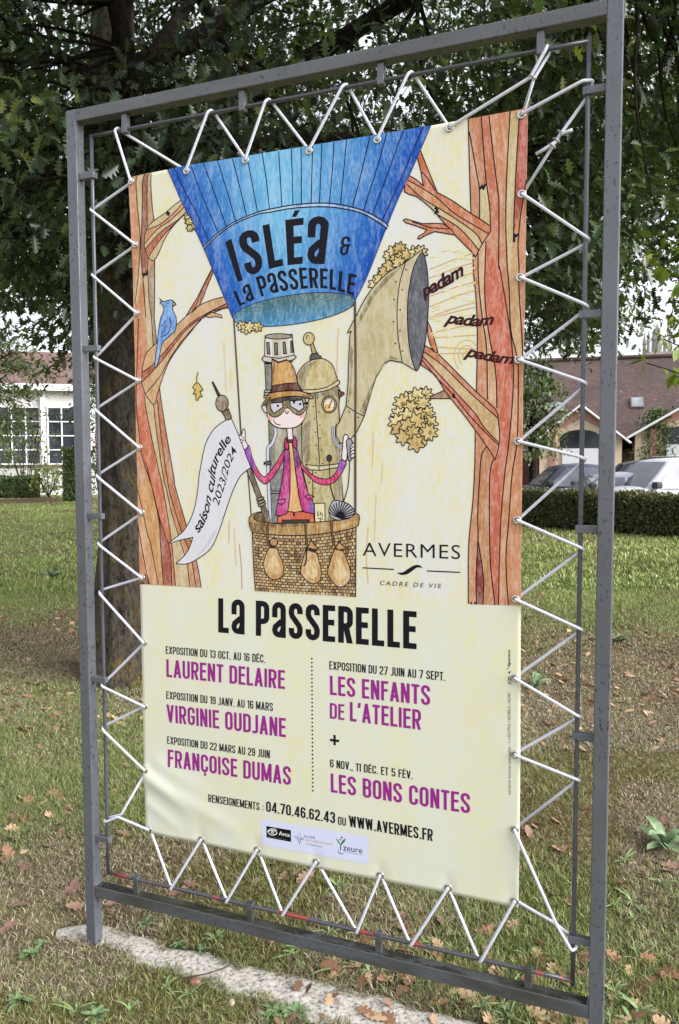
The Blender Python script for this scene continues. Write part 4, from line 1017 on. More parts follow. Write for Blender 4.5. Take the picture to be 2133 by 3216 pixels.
for s, cr, bs, tp, c, tk in (
        ('EXPOSITION DU 13 OCT. AU 16 DÉC.', b4, ((75, 178), (1137, 278)), ((75, 98), (1137, 190)), INKB, .125),
        ('LAURENT DELAIRE', b4, ((82, 427), (1350, 558)), ((80, 238), (1350, 358)), VIO, .135),
        ('EXPOSITION DU 19 JANV. AU 16 MARS', b4, ((80, 661), (1222, 795)), ((80, 580), (1222, 706)), INKB, .125),
        ('VIRGINIE OUDJANE', b4, ((86, 910), (1360, 1073)), ((80, 721), (1360, 870)), VIO, .135),
        ('EXPOSITION DU 22 MARS AU 29 JUIN', b4, ((89, 1142), (1190, 1298)), ((88, 1062), (1190, 1212)), INKB, .125),
        ('FRANÇOISE DUMAS', b4, ((99, 1388), (1415, 1586)), ((95, 1203), (1415, 1387)), VIO, .135),
        ('EXPOSITION DU 27 JUIN AU 7 SEPT.', b5, ((243, 233), (1280, 336)), ((243, 159), (1280, 258)), INKB, .125),
        ('LES ENFANTS', b5, ((250, 460), (1145, 556)), ((247, 288), (1145, 378)), VIO, .135),
        ('DE', b5, ((248, 672), (378, 688)), ((248, 533), (378, 547)), VIO, .13),
        ("L'ATELIER", b5, ((428, 695), (1063, 775)), ((427, 523), (1063, 595)), VIO, .135),
        ('6 NOV., 11 DÉC. ET 5 FÉV.', b5, ((250, 1108), (988, 1217)), ((250, 1035), (988, 1144)), INKB, .125),
        ('LES BONS CONTES', b5, ((258, 1330), (1502, 1526)), ((255, 1162), (1502, 1346)), VIO, .135),
        ('RENSEIGNEMENTS :', b6, ((72, 136), (420, 193)), ((72, 87), (420, 144)), INKB, .125),
        ('04.70.46.62.43', b6, ((437, 196), (872, 272)), ((437, 130), (872, 201)), INKB, .14),
        ('OU', b6, ((890, 279), (940, 288)), ((890, 226), (940, 236)), (60, 24, 66), .13),
        ('WWW.AVERMES.FR', b6, ((963, 291), (1487, 385)), ((957, 220), (1487, 310)), INKB, .14)):
    poster_text(tx, s, cr(*bs), cr(*tp), c, tk)
tx.fill(b5((250, 853), (332, 863), (332, 885), (250, 875)), INKB, 0); tx.fill(b5((281, 818), (301, 820), (301, 913), (281, 911)), INKB, 0)
for k in range(34):
    c = (86 + 11 * k / 33, 137 + 1179 * k / 33); tx.fill(b5(*[(c[0] + 8 * math.cos(a), c[1] + 8 * math.sin(a)) for a in np.linspace(0, 6.283, 10, endpoint=False)]), INKB, 0)
font_text(tx, 'AVERMES', b1((105, 1163), (905, 1191)), b1((105, 1046), (905, 1068)), INKB, -.004, 0, 1.12)
tx.fill(b1((103, 1258), (360, 1270), (360, 1280), (103, 1267)), INKB, 0); tx.fill(b1((632, 1282), (905, 1294), (905, 1304), (632, 1292)), INKB, 0)
tx.fill(sm(b1((383, 1302), (435, 1298), (485, 1265), (530, 1241), (570, 1240), (598, 1262)), 4).tolist() + sm(b1((598, 1262), (552, 1260), (515, 1285), (470, 1314), (420, 1320), (383, 1302)), 4).tolist()[1:-1], INKB, 0)
font_text(tx, 'CADRE DE VIE', b1((247, 1403), (752, 1429)), b1((247, 1366), (752, 1391)), INKB, 0, .15, 1.35)
MAR = (58, 24, 28)
font_text(tx, 'padam', sm(a6((596, 482), (700, 432), (820, 368), (942, 290))), sm(a6((566, 420), (668, 362), (790, 292), (918, 214))), MAR, .03, .28, .9, 'x')
font_text(tx, 'padam', sm(a6((775, 688), (900, 703), (1040, 716), (1182, 700))), sm(a6((800, 618), (920, 632), (1050, 645), (1182, 628))), MAR, .03, .28, .9, 'x')
font_text(tx, 'padam', sm(a6((937, 958), (1080, 990), (1210, 1015), (1345, 1028))), sm(a6((962, 890), (1100, 925), (1230, 950), (1355, 962))), MAR, .03, .28, .9, 'x')
fb = [a7.px(q) for q in ((703, 706), (748, 640), (796, 530), (822, 420), (842, 310), (868, 190))] + [a4.px(q) for q in ((872, 1500), (905, 1400), (958, 1300), (1035, 1188))]
ft = [a7.px(q) for q in ((650, 662), (690, 590), (738, 500), (770, 390), (788, 280), (812, 160))] + [a4.px(q) for q in ((818, 1465), (850, 1370), (905, 1262), (985, 1150))]
font_text(tx, 'saison culturelle', sm(px(*fb)), sm(px(*ft)), INKB, .018, .25, .95, 'x')
nb = [a7.px(q) for q in ((902, 440), (935, 330), (985, 170))] + [a4.px(q) for q in ((1000, 1490), (1040, 1395), (1090, 1300))]
nt_ = [a7.px(q) for q in ((832, 408), (870, 290), (920, 125))] + [a4.px(q) for q in ((942, 1440), (985, 1345), (1030, 1255))]
font_text(tx, '2023/2024', sm(px(*nb)), sm(px(*nt_)), INKB, .006, .2, .98)
font_text(tx, 'numéros licences spectacles : 1-140379/2-140380/3-140381', b7((238, 2170), (236, 768)), b7((196, 2172), (196, 768)), (90, 92, 92), 0, .05)
font_text(tx, 'JCD', b7((242, 655), (244, 545)), b7((200, 655), (200, 545)), INKB, .02)
font_text(tx, 'Signarama', b7((230, 415), (230, 178)), b7((197, 415), (199, 178)), INKB, .02, .2)
tx.fill(b7((200, 480), (245, 470), (222, 505)), INKB, 0); tx.fill(b7((186, 425), (210, 460), (205, 430), (192, 425)), INKB, 0)
tx.build('lettering', banner)
lg = Print()
lg.fill(b6((412, 243), (1085, 357), (1082, 530), (410, 404)), (212, 216, 244), 0)
lg.fill(b8((157, 135), (475, 190), (477, 342), (160, 283)), (18, 18, 20), 0)
WHT = (236, 236, 240)
lg.line(smc(b8((180, 212), (210, 190), (245, 188), (280, 205), (295, 228), (270, 248), (235, 252), (200, 238)), 2), .0028, WHT, closed=True)
for r_, c in ((19, WHT), (9, (18, 18, 20))): lg.fill(b8(*[(237 + r_ * math.cos(a), 217 + r_ * math.sin(a)) for a in np.linspace(0, 6.283, 12, endpoint=False)]), c, 0)
for k in range(9):
    a = 3.45 + k * .27; lg.line(b8((237 + 62 * math.cos(a), 222 + 42 * math.sin(a)), (237 + 72 * math.cos(a), 222 + 60 * math.sin(a))), .0024, WHT)
font_text(lg, 'Avca', b8((318, 252), (460, 278)), b8((320, 196), (460, 222)), WHT, .01)
font_text(lg, 'Avermes', b8((185, 274), (415, 318)), b8((185, 258), (415, 302)), (150, 150, 152), 0, 0, 1.8)
lg.line(b8((585, 228), (606, 258), (587, 298), (568, 258)), .0016, (196, 140, 96), closed=True)
for s_ in (-1, 1):
    lg.line(sm(b8((585 + s_ * 8, 322 - s_ * 0), (585 + s_ * 30, 285 + s_ * 6), (585 + s_ * 66, 285 + s_ * 12))), .0022, (66, 110, 170)); lg.line(sm(b8((585 + s_ * 12, 330), (585 + s_ * 32, 302 + s_ * 4), (585 + s_ * 58, 305 + s_ * 12))), .0016, (66, 110, 170))
lg.line(b8((558, 332), (616, 342)), .0014, (196, 140, 96)); lg.fill(b8((577, 346), (597, 349), (587, 372)), (50, 60, 100), 0)
font_text(lg, 'ALLIER', b8((640, 280), (792, 306)), b8((640, 246), (792, 272)), (58, 104, 166), .012)
font_text(lg, 'BOURBONNAIS', b8((672, 330), (1015, 390)), b8((672, 298), (1015, 357)), (200, 156, 106), .006)
font_text(lg, 'Le Département', b8((672, 376), (890, 416)), b8((672, 352), (890, 391)), (104, 106, 130))
lg.fill(smc(b8((1060, 290), (1095, 325), (1118, 380), (1105, 375), (1080, 345)), 2), (84, 150, 108), 0); lg.fill(smc(b8((1182, 298), (1170, 345), (1130, 385), (1125, 450), (1112, 450), (1112, 385), (1140, 325)), 2), (70, 130, 96), 0)
for c, r_ in (((1133, 283), 14), ((1115, 312), 12)): lg.fill(b8(*[(c[0] + r_ * math.cos(a), c[1] + r_ * math.sin(a)) for a in np.linspace(0, 6.283, 12, endpoint=False)]), (196, 60, 86), 0)
lg.fill(smc(b8((1086, 432), (1098, 470), (1130, 490), (1162, 492), (1130, 502), (1100, 490), (1086, 462)), 2), (44, 100, 170), 0)
font_text(lg, 'zeure', b8((1150, 450), (1398, 492)), b8((1150, 388), (1398, 432)), (36, 44, 72), .006, 0, 1, 'x')
font_text(lg, 'www.ville-yzeure.com', b8((1150, 474), (1402, 520)), b8((1150, 460), (1402, 506)), (70, 74, 96), 0, 0, 1, 'x')
lg.build('logo_strip', banner)
print('ink layers', Print.box[:Print.n_box, 4].max(), Print.n_box)

# ------------------------------------------------------------------ eyelets
E_TOP = [(413.9, 569.6), (587.5, 537.6), (773, 504), (972.5, 475), (1186.5, 440), (1413, 403), (1639, 361.7)]
E_LEFT = [(426, 768), (431, 983), (435.7, 1195), (440.8, 1405), (447.8, 1609.4), (449.4, 1813.5), (454.6, 2016.7), (456, 2217), (460.9, 2415), (468.6, 2603)]
E_RIGHT = [(1639.4, 610), (1633.8, 871.7), (1628.8, 1130), (1628, 1386), (1625, 1633), (1619.6, 1880.9), (1617.4, 2127.5), (1617.4, 2368), (1616.7, 2603.4), (1616.2, 2830)]
E_BOT = [(632.3, 2636.6), (808, 2668), (993.4, 2705.9), (1194.4, 2748.6), (1407, 2789)]
eyelet_me = None
def tor(r0, r1, nseg=24, n=8):
    V, F = [], []
    for i in range(nseg):
        a = 2 * math.pi * i / nseg
        for j in range(n):
            b = 2 * math.pi * j / n
            rr_ = r0 + r1 * math.cos(b)
            V.append((rr_ * math.cos(a), r1 * .55 * math.sin(b), rr_ * math.sin(a)))
    for i in range(nseg):
        for j in range(n): F.append((i * n + j, i * n + (j + 1) % n, ((i + 1) % nseg) * n + (j + 1) % n, ((i + 1) % nseg) * n + j))
    return V, F
DARK = simple('eyelet_hole', (.02, .02, .02), .9, .1)
EV, EF = tor(.0085, .0034)
hd = [(.0072 * math.cos(a), -.0003, .0072 * math.sin(a)) for a in np.linspace(0, 2 * math.pi, 16, endpoint=False)]
for q in E_TOP + E_LEFT + E_RIGHT + E_BOT:
    x, z = pl(*q)
    loc = (x - BO[0], -.0042 - float(relief(x, z)), z - BO[2])
    if eyelet_me is None:
        b = MB(); b.add(EV, EF, 0); b.add(hd, [tuple(range(16))], 1)
        e = b.build('eyelet', [CHROME, DARK], banner, smooth=True); eyelet_me = e.data
    else:
        e = bpy.data.objects.new('eyelet', eyelet_me); link(e, banner)
    e.location = loc

# ------------------------------------------------------------------ elastic cord laced from eyelets to rods
CR = .0044
YE = lambda x, z: YB - float(relief(x, z))
def hooks(P): return [pl(*q) for q in P]
cord = empty('lacing_cord', (RX0, YB, RZ1))
tag(cord, 'white elastic cord laced in zigzags between the banner eyelets and the steel rods', 'cord')
CO = np.array([RX0, YB, RZ1])
def round_path(P, rad=.006, n=4):
    P = [np.array(p, float) for p in P]; out = [P[0]]
    for i in range(1, len(P) - 1):
        a, b, c = P[i - 1], P[i], P[i + 1]
        d1 = a - b; d2 = c - b; l1, l2 = np.linalg.norm(d1), np.linalg.norm(d2)
        r_ = min(rad, l1 * .45, l2 * .45)
        p0 = b + d1 / l1 * r_; p1 = b + d2 / l2 * r_
        for t_ in np.linspace(0, 1, n): out.append((1 - t_) ** 2 * p0 + 2 * t_ * (1 - t_) * b + t_ * t_ * p1)
    out.append(P[-1]); return np.array(out)
cb = MB()
RC = RR + CR
def V3(q, y): return np.array([q[0], y, q[1]])
def lace(eye, hk, side):
    """eye[k] -> behind the sheet -> round the rod at hk[k] -> front -> eye[k+1]"""
    path = []
    for k in range(len(hk)):
        e0, e1, h = np.array(eye[k]), np.array(eye[k + 1]), np.array(hk[k])
        out = {'l': np.array([-1, 0]), 'r': np.array([1, 0]), 't': np.array([0, 1]), 'b': np.array([0, -1])}[side]
        axis = RX0 if side == 'l' else RX1 if side == 'r' else RZ1 if side == 't' else RZ0
        along = 1 if side in 'lr' else 0
        hc = h.copy(); hc[1 - along] = axis
        sgn = 1 if (e1 - e0)[along] > 0 else -1
        o = np.zeros(2); o[along] = sgn * .007
        path += [V3(e0, YE(*e0) - .006), V3(e0, YB + .004), V3(hc - o, YB + RC), V3(hc + out * RC, YB), V3(hc + o, YB - RC), V3(e1, YE(*e1) - .0075)]
    last = eye[len(hk)]
    path.append(V3(last, YB + .006))
    cb.tube(round_path(path) - CO, CR, 10)
def lace_r(eye, hk, side):
    """mirror pattern: leaves the eyelet in front, returns behind"""
    path = []
    for k in range(len(hk)):
        e0, e1, h = np.array(eye[k]), np.array(eye[k + 1]), np.array(hk[k])
        out = {'r': np.array([1, 0]), 't': np.array([0, 1]), 'b': np.array([0, -1])}[side]
        axis = RX1 if side == 'r' else RZ1 if side == 't' else RZ0
        along = 1 if side == 'r' else 0
        hc = h.copy(); hc[1 - along] = axis
        sgn = 1 if (e1 - e0)[along] > 0 else -1
        o = np.zeros(2); o[along] = sgn * .007
        path += [V3(e0, YB + .006), V3(e0, YE(*e0) - .0075), V3(hc - o, YB - RC), V3(hc + out * RC, YB), V3(hc + o, YB + RC), V3(e1, YB + .005)]
    cb.tube(round_path(path) - CO, CR, 10)
eT, eL, eR, eB = hooks(E_TOP), hooks(E_LEFT), hooks(E_RIGHT), hooks(E_BOT)
hL = hooks([(284, 658), (289, 861.7), (294, 992), (301.7, 1282.6), (307, 1491), (312, 1703.8), (315.7, 1858), (322.7, 2147), (322.7, 2284)])
hL[2] = pl(298, 1119); 
lace([eT[0]] + eL[:9], hL, 'l')
hT = hooks([(664, 347), (845, 316), (1086, 268), (1292.6, 231.5)])
lace_r(eT[1:6], hT, 't')
lace_r([eT[0], eT[1]], [pl(372, 407)], 't')
hR = hooks([(1839.7, 754), (1839.7, 964.9), (1834.8, 1206.9), (1825.7, 1444), (1825.7, 1726), (1823.6, 1978.8), (1820, 2252), (1811.7, 2450.5)])
lace_r(eR[:9], hR, 'r')
hB = hooks([(535.7, 2792.5), (709.8, 2829), (885.3, 2863), (1117, 2919), (1287, 2961), (1504.4, 3010)])
lace([eL[9]] + eB + [eR[9]], hB, 'b')
# lower left: both runs meet in a loop on the left rod
j = np.array(pl(375, 2562.7)); hk = np.array([RX0, pl(329.7, 2574)[1]])
e8, e9 = np.array(eL[8]), np.array(eL[9])
cb.tube(round_path([V3(e8, YB + .006), V3(j + (.004, .004), YB + .004), V3(hk + (0, .004), YB + RC), V3(hk + (-RC, 0), YB), V3(hk + (0, -.003), YB - RC), V3(j, YB - .008), V3(e9, YE(*e9) - .0075), V3(e9, YB + .006)]) - CO, CR, 10)
# lower right: loop on the last bracket
hk = np.array([RX1, pl(1810, 2955)[1] - .012]); e8, e9 = np.array(eR[8]), np.array(eR[9])
jj = np.array(pl(1750, 2898))
cb.tube(round_path([V3(e8, YB + .005), V3(e8, YE(*e8) - .0075), V3(jj, YB - .012), V3(hk + (-.002, -.008), YB - RC - .008), V3(hk + (RC, -.004), YB - .004), V3(hk + (0, .010), YB + RC + .004), V3(jj + (-.006, -.004), YB + .002), V3(e9, YB + .006), V3(e9, YB + .001)]) - CO, CR, 10)
# upper right corner: run over the top rod pinched by a clip, and the tied joint on the right rod
k1 = np.array(pl(1671.4, 245.5)); hk = np.array([pl(1719, 151)[0], RZ1]); e5, e6 = np.array(eT[5]), np.array(eT[6])
cb.tube(round_path([V3(e5, YB + .006), V3(e5, YE(*e5) - .0075), V3(k1 + (-.004, 0), YB - .006), V3(hk + (-.003, -.006), YB - RC), V3(hk + (0, RC), YB), V3(hk + (.004, -.006), YB + RC), V3(k1 + (.005, 0), YB + .002), V3(e6, YB + .006), V3(e6, YB + .001)]) - CO, CR, 10)
h0 = np.array([RX1, pl(1858, 272)[1] + .012]); e0 = np.array(eR[0]); kn = np.array(pl(1755, 428))
cb.tube(round_path([V3(e6, YB + .004), V3(e6, YE(*e6) - .0075), V3(h0 + (-.012, -.001), YB - RC - .006), V3(h0 + (RC + .002, .002), YB - .002), V3(h0 + (0, -.028), YB + RC), V3(kn, YB + .002), V3(e0, YB + .005)]) - CO, CR, 10)
d_ = np.array(pl(1800, 413)) - kn
cb.tube(round_path([V3(kn + d_ * .1, YB - .008), V3(kn + d_ * .55, YB - .010), V3(np.array(pl(1800, 413)), YB - .012)]) - CO, CR, 10)
cb.tube(round_path([V3(kn - (0, .012), YB - .008), V3(np.array(pl(1715, 470)), YB - .008), V3(np.array(pl(1684, 487)), YB - .006)]) - CO, CR, 10)
cb.build('cord_run', CORD, cord, smooth=True)
WIRE = simple('cord_clip_metal', (.35, .34, .33), .4, .5, .9)
for c, dr in ((k1, np.array(pl(1700, 190)) - k1), (np.array(pl(1762, 418)), np.array(pl(1790, 380)) - kn), (np.array(pl(1748, 442)), np.array(pl(1790, 380)) - kn), (np.array(pl(1735, 460)), np.array(pl(1790, 380)) - kn)):
    dr = dr / np.linalg.norm(dr); nrm = np.array([-dr[1], dr[0]])
    b = MB(); b.tube([V3(c, YB - .003) - CO + np.array([nrm[0] * .0105 * math.cos(a), .010 * math.sin(a), nrm[1] * .0105 * math.cos(a)]) for a in np.linspace(0, 6.283, 18)], .0022, 6)
    b.build('clip', WIRE, cord, smooth=True)

# ------------------------------------------------------------------ ground
def ground_mat():
    m, nt, p = new_mat('lawn_soil')
    n1 = noise(nt, .35, 5, .6); n2 = noise(nt, 2.2, 6, .65); n3 = noise(nt, 30, 6, .7)
    a = ramp(nt, n2, [(.32, lin((82, 70, 55))), (.5, lin((112, 99, 78))), (.66, lin((138, 124, 98)))])
    g = ramp(nt, n2, [(.3, lin((106, 116, 66))), (.6, lin((138, 146, 92)))])
    c = mixc(nt, ramp(nt, n1, [(.46, (0, 0, 0)), (.58, (1, 1, 1))]), a, g)
    c = mixc(nt, .75, c, ramp(nt, n3, [(.3, (.35, .33, .3)), (.7, (1.25, 1.2, 1.1))]), 'MULTIPLY')
    nt.links.new(c, p.inputs['Base Color']); p.inputs['Roughness'].default_value = .95; p.inputs['Specular IOR Level'].default_value = .1
    bump(nt, p, n3, .8, .02)
    return m
SOIL = ground_mat()
def gz(x, y): return .018 * vnoise(np.asarray(x) * .8, np.asarray(y) * .8, 9) + .03 * vnoise(np.asarray(x) * .25, np.asarray(y) * .25, 2) - .012
xs = np.concatenate([[-260, -160, -100, -70], np.arange(-50, -8, 2.0), np.arange(-8, 8, .12), np.arange(8, 40, 2.0), [50, 80, 120, 200]])
ys = np.concatenate([[-40, -20, -10], np.arange(-5, 12, .12), np.arange(12, 60, 2.0), [70, 90, 140, 260]])
gx, gy = np.meshgrid(xs, ys)
gzv = gz(gx, gy) * np.clip(1.3 - np.hypot(gx, gy) / 60, 0, 1)
iv = np.arange(gx.size).reshape(gx.shape)
tag(mesh_np('ground', np.stack([gx, gy, gzv], -1).reshape(-1, 3), np.stack([iv[:-1, :-1], iv[:-1, 1:], iv[1:, 1:], iv[1:, :-1]], -1).reshape(-1, 4), SOIL, smooth=True), kind='structure')

# asphalt of the car park behind the hedge
ASPH = simple('asphalt', (.06, .06, .065), .9, .2, 0, .25, 6)
pk = [at(1500, 1450, 21)[:2], at(2700, 1450, 19.5)[:2], at(2700, 1450, 36)[:2], at(1350, 1450, 36)[:2]]
tag(mesh_np('car_park', [(x, y, .03) for x, y in pk], [(0, 1, 2, 3)], ASPH), kind='structure')

# ------------------------------------------------------------------ concrete footing under the frame
def conc_mat():
    m, nt, p = new_mat('exposed_aggregate_concrete')
    n1 = noise(nt, 70, 4, .7); n2 = noise(nt, 9, 6, .7)
    c = ramp(nt, n1, [(.34, lin((70, 66, 60))), (.41, lin((152, 146, 137))), (.54, lin((190, 185, 177))), (.7, lin((212, 208, 200)))])
    c = mixc(nt, ramp(nt, n2, [(.56, (0, 0, 0)), (.66, (.8, .8, .8))]), c, lin((104, 94, 76)))
    nt.links.new(c, p.inputs['Base Color']); p.inputs['Roughness'].default_value = .95
    bump(nt, p, n1, .9, .006)
    return m
up = [(180, 2905), (262, 2888), (330, 2893), (372, 2905), (450, 2925), (525, 2955), (600, 2972), (680, 2998), (745, 3012), (830, 3030), (930, 3055), (1030, 3075), (1090, 3095), (1200, 3125), (1330, 3160), (1480, 3200), (1640, 3250)]
dn = [(x_, y_ - 16) for x_, y_ in [(1500, 3330), (1330, 3290), (1180, 3260), (1060, 3240), (960, 3215), (880, 3165), (800, 3150), (720, 3128), (640, 3100), (570, 3070), (505, 3045), (452, 3030), (410, 3000), (345, 2970), (300, 2958), (230, 2952), (175, 2945)]]
def densify(P, n=5, amp=.008):
    out = []
    for i in range(len(P) - 1):
        for t_ in np.arange(n) / n:
            q = np.array(P[i]) * (1 - t_) + np.array(P[i + 1]) * t_
            out.append(q + np.array([0, 1.0]) * .016 * float(vnoise(q[0] * 14, q[1] * 14, 3) + .6 * vnoise(q[0] * 45, q[1] * 45, 4)))
    out.append(np.array(P[-1])); return out
fp = densify([gnd(*q)[:2] for q in up]) + densify([gnd(*q)[:2] for q in dn])
fb = MB()
nc = 110
UPs = polyat(np.array(fp[:len(up) * 5 - 4]), np.linspace(0, 1, nc)); DNs = polyat(np.array(fp[len(up) * 5 - 4:])[::-1], np.linspace(0, 1, nc))
rows = [UPs + (0, .03)] + [UPs * (1 - k_) + DNs * k_ for k_ in np.linspace(0, 1, 7)] + [DNs - (0, .03)]
V = []
for i_, r_ in enumerate(rows):
    edge = i_ in (0, len(rows) - 1)
    for x, y in r_: V.append((x, y, float(gz(x, y)) + (-.03 if edge else .007 + .003 * float(vnoise(x * 16, y * 16, 8)) - (.004 if i_ in (1, len(rows) - 2) else 0))))
fb.add(V, [(i_ * nc + j_, (i_ + 1) * nc + j_, (i_ + 1) * nc + j_ + 1, i_ * nc + j_ + 1) for i_ in range(len(rows) - 1) for j_ in range(nc - 1)])
foot = fb.build('concrete_footing', conc_mat(), smooth=True)
foot.data.update()
tag(foot, 'long pale exposed aggregate concrete footing strip under the steel frame', 'footing')

# ------------------------------------------------------------------ grass, straw and moss
GRM, _nt, _p, _a = vcol_mat('grass_blades', 'tint', .6, .25)
_nt.links.new(_a.outputs['Color'], _p.inputs['Base Color'])
foot_poly = np.array(fp)
def inside(P, x, y):
    r_ = np.zeros(len(x), bool); j_ = len(P) - 1
    for i in range(len(P)):
        xi, yi = P[i]; xj, yj = P[j_]
        c = ((yi > y) != (yj > y)) & (x < (xj - xi) * (y - yi) / (yj - yi + 1e-12) + xi)
        r_ ^= c; j_ = i
    return r_
def wedge(n, d0, d1, pxa=-750, pxb=2800, pw=1.0):
    """points on the lawn in front of the viewer, denser close by"""
    if pw == 0: d = rng.uniform(d0, d1, n)
    else:
        u_ = rng.random(n); e = -pw + 1
        d = (d0 ** e + u_ * (d1 ** e - d0 ** e)) ** (1 / e) if abs(e) > 1e-6 else d0 * (d1 / d0) ** u_
    s_ = (rng.uniform(pxa, pxb, n) - PW / 2) / FOC
    P = CAM[:2] + d[:, None] * (_f0[:2] + s_[:, None] * _r0[:2])
    return P[:, 0], P[:, 1], d
PAL_G = np.array([lin(c) for c in ((112, 128, 68), (132, 148, 84), (98, 118, 60), (152, 158, 106))])
PAL_S = np.array([lin(c) for c in ((172, 160, 134), (192, 182, 158), (136, 120, 100), (100, 84, 68), (152, 142, 116), (116, 100, 82))])
PAL_M = np.array([lin(c) for c in ((110, 104, 56), (126, 118, 68), (92, 86, 48))])
def green_share(x, y, d):
    g = .27 + .50 * vnoise(x * .55, y * .55, 21) + .30 * vnoise(x * 2.1, y * 2.1, 22)
    g = g + .42 * np.clip((d - 6.4) / 1.5, 0, 1) + .45 * np.clip((d - 9.0) / 5, 0, 1) - .22 * np.exp(-((d - 5.4) / .8) ** 2) - .10 * np.clip((4 - d) / 2, 0, 1)
    return np.clip(g, .04, .97)
def blades(name, n, d0, d1, hgt, wid, pw, lay=.5):
    x, y, d = wedge(n, d0, d1, pw=pw)
    ins = inside(foot_poly, x, y)
    ok = ~ins
    ii = np.nonzero(ins)[0]
    if len(ii):
        d2 = np.min(np.hypot(x[ii][:, None] - foot_poly[None, :, 0], y[ii][:, None] - foot_poly[None, :, 1]), axis=1)
        ok[ii] = d2 < .018 + .030 * vnoise(x[ii] * 11, y[ii] * 11, 51)
    bare = vnoise(x * 1.3 + 7, y * 1.3, 31) + .5 * vnoise(x * 5, y * 5, 32)
    ok &= (bare < .75) | (rng.random(n) < .55)
    x, y, d = x[ok], y[ok], d[ok]; n = len(x)
    gs = green_share(x, y, d)
    isg = rng.random(n) < gs
    h = hgt * rng.uniform(.45, 1.2, n) * np.where(isg, 1.0, .9) * (.75 + .4 * gs)
    az = rng.uniform(0, 2 * math.pi, n)
    tilt = np.where(isg, rng.uniform(.2, .95, n), rng.uniform(.55, 1.45, n)) 
    w2 = wid * rng.uniform(.6, 1.3, n) * .5
    dx, dy = np.cos(az), np.sin(az)
    z0 = gz(x, y) - .004
    ww = rng.uniform(0, 2 * math.pi, n)
    wx, wy = np.cos(ww) * w2, np.sin(ww) * w2
    b0 = np.stack([x - wx, y - wy, z0], -1); b1_ = np.stack([x + wx, y + wy, z0], -1)
    mx, mz = h * .5 * np.sin(tilt * .6), h * .5 * np.cos(tilt * .6)
    m0 = np.stack([x + dx * mx - wx * .8, y + dy * mx - wy * .8, z0 + mz], -1); m1 = np.stack([x + dx * mx + wx * .8, y + dy * mx + wy * .8, z0 + mz], -1)
    tx_, tz_ = h * np.sin(tilt), h * np.cos(tilt) * .95
    tp = np.stack([x + dx * tx_, y + dy * tx_, z0 + tz_ + .002], -1)
    V = np.stack([b0, b1_, m0, m1, tp], 1).reshape(-1, 3)
    k = np.arange(n)[:, None] * 5
    F = np.concatenate([k + [0, 1, 3], k + [0, 3, 2], k + [2, 3, 4]], 1).reshape(-1, 3)
    o = mesh_np(name, V, F, GRM)
    c = np.where(isg[:, None], PAL_G[rng.integers(0, len(PAL_G), n)], PAL_S[rng.integers(0, len(PAL_S), n)])
    moss = (~isg) & (vnoise(x * 2.0 + 3, y * 2.0, 41) > .1) & (d < 4.5)
    c = np.where((moss & (rng.random(n) < .7))[:, None], PAL_M[rng.integers(0, 3, n)], c)
    c = c * rng.uniform(.7, 1.25, n)[:, None] * (1 + .35 * np.clip((d - 7) / 6, 0, 1))[:, None]  # distant blades get a lighter colour to make up for the trees' shade
    cc = np.repeat(np.concatenate([c, np.ones((n, 1))], 1), 9, axis=0).astype(np.float32)
    at_ = o.data.color_attributes.new('tint', 'FLOAT_COLOR', 'CORNER'); at_.data.foreach_set('color', cc.ravel())
    return tag(o, kind='stuff')
blades('grass', 580000, 1.5, 5.5, .046, .0030, .2)
blades('grass', 450000, 4.5, 11, .044, .0048, .6)
blades('grass', 165000, 10, 45, .075, .018, 1.0)

# ------------------------------------------------------------------ fallen oak leaves
def leaf_outline(k=4, n=None):
    """half outline of a lobed oak leaf: list of (along 0..1, half width)"""
    return [(0, .012), (.10, .05), (.18, .16), (.25, .17), (.29, .09), (.36, .25), (.46, .29), (.50, .12), (.60, .26), (.70, .25), (.73, .11), (.82, .17), (.90, .13), (1.0, .0)]
def drymat():
    m, nt, p = new_mat('dry_oak_leaf')
    oi = nt.nodes.new('ShaderNodeObjectInfo')
    c = ramp(nt, oi.outputs['Random'], [(0, lin((132, 102, 88))), (.3, lin((158, 130, 112))), (.55, lin((106, 84, 74))), (.8, lin((182, 156, 136))), (1, lin((126, 100, 92)))])
    c = mixc(nt, .6, c, ramp(nt, noise(nt, 40, 5, .6), [(.3, (.5, .45, .42)), (.7, (1.15, 1.1, 1.05))]), 'MULTIPLY')
    nt.links.new(c, p.inputs['Base Color']); p.inputs['Roughness'].default_value = .7; p.inputs['Specular IOR Level'].default_value = .3
    return m
DRY = drymat()
def dry_leaf_mesh(seed):
    q = np.random.default_rng(seed)
    L = .10; curl = q.uniform(.4, 1.6); roll = q.uniform(.3, 1.4) * q.choice([-1, 1]); ol = leaf_outline()
    V, F = [], []
    for i, (t_, hw) in enumerate(ol):
        for s_ in (-1, -.5, 0, .5, 1):
            yy = s_ * hw * L * q.uniform(.9, 1.1); a = roll * s_ * hw * 2.6
            zz = L * (.16 * curl * (t_ - .5) ** 2 + .20 * abs(roll) * (s_ * hw * 2) ** 2) + q.normal(0, .0012)
            V.append((t_ * L - L / 2, yy, zz))
    for i in range(len(ol) - 1):
        for j in range(4):
            a = i * 5 + j; F.append((a, a + 1, a + 6, a + 5))
    me = bpy.data.meshes.new('fallen_leaf'); me.from_pydata(V, [], F); me.materials.append(DRY)
    me.polygons.foreach_set('use_smooth', np.ones(len(me.polygons), bool)); me.update(); return me
LM = [dry_leaf_mesh(i) for i in range(7)]
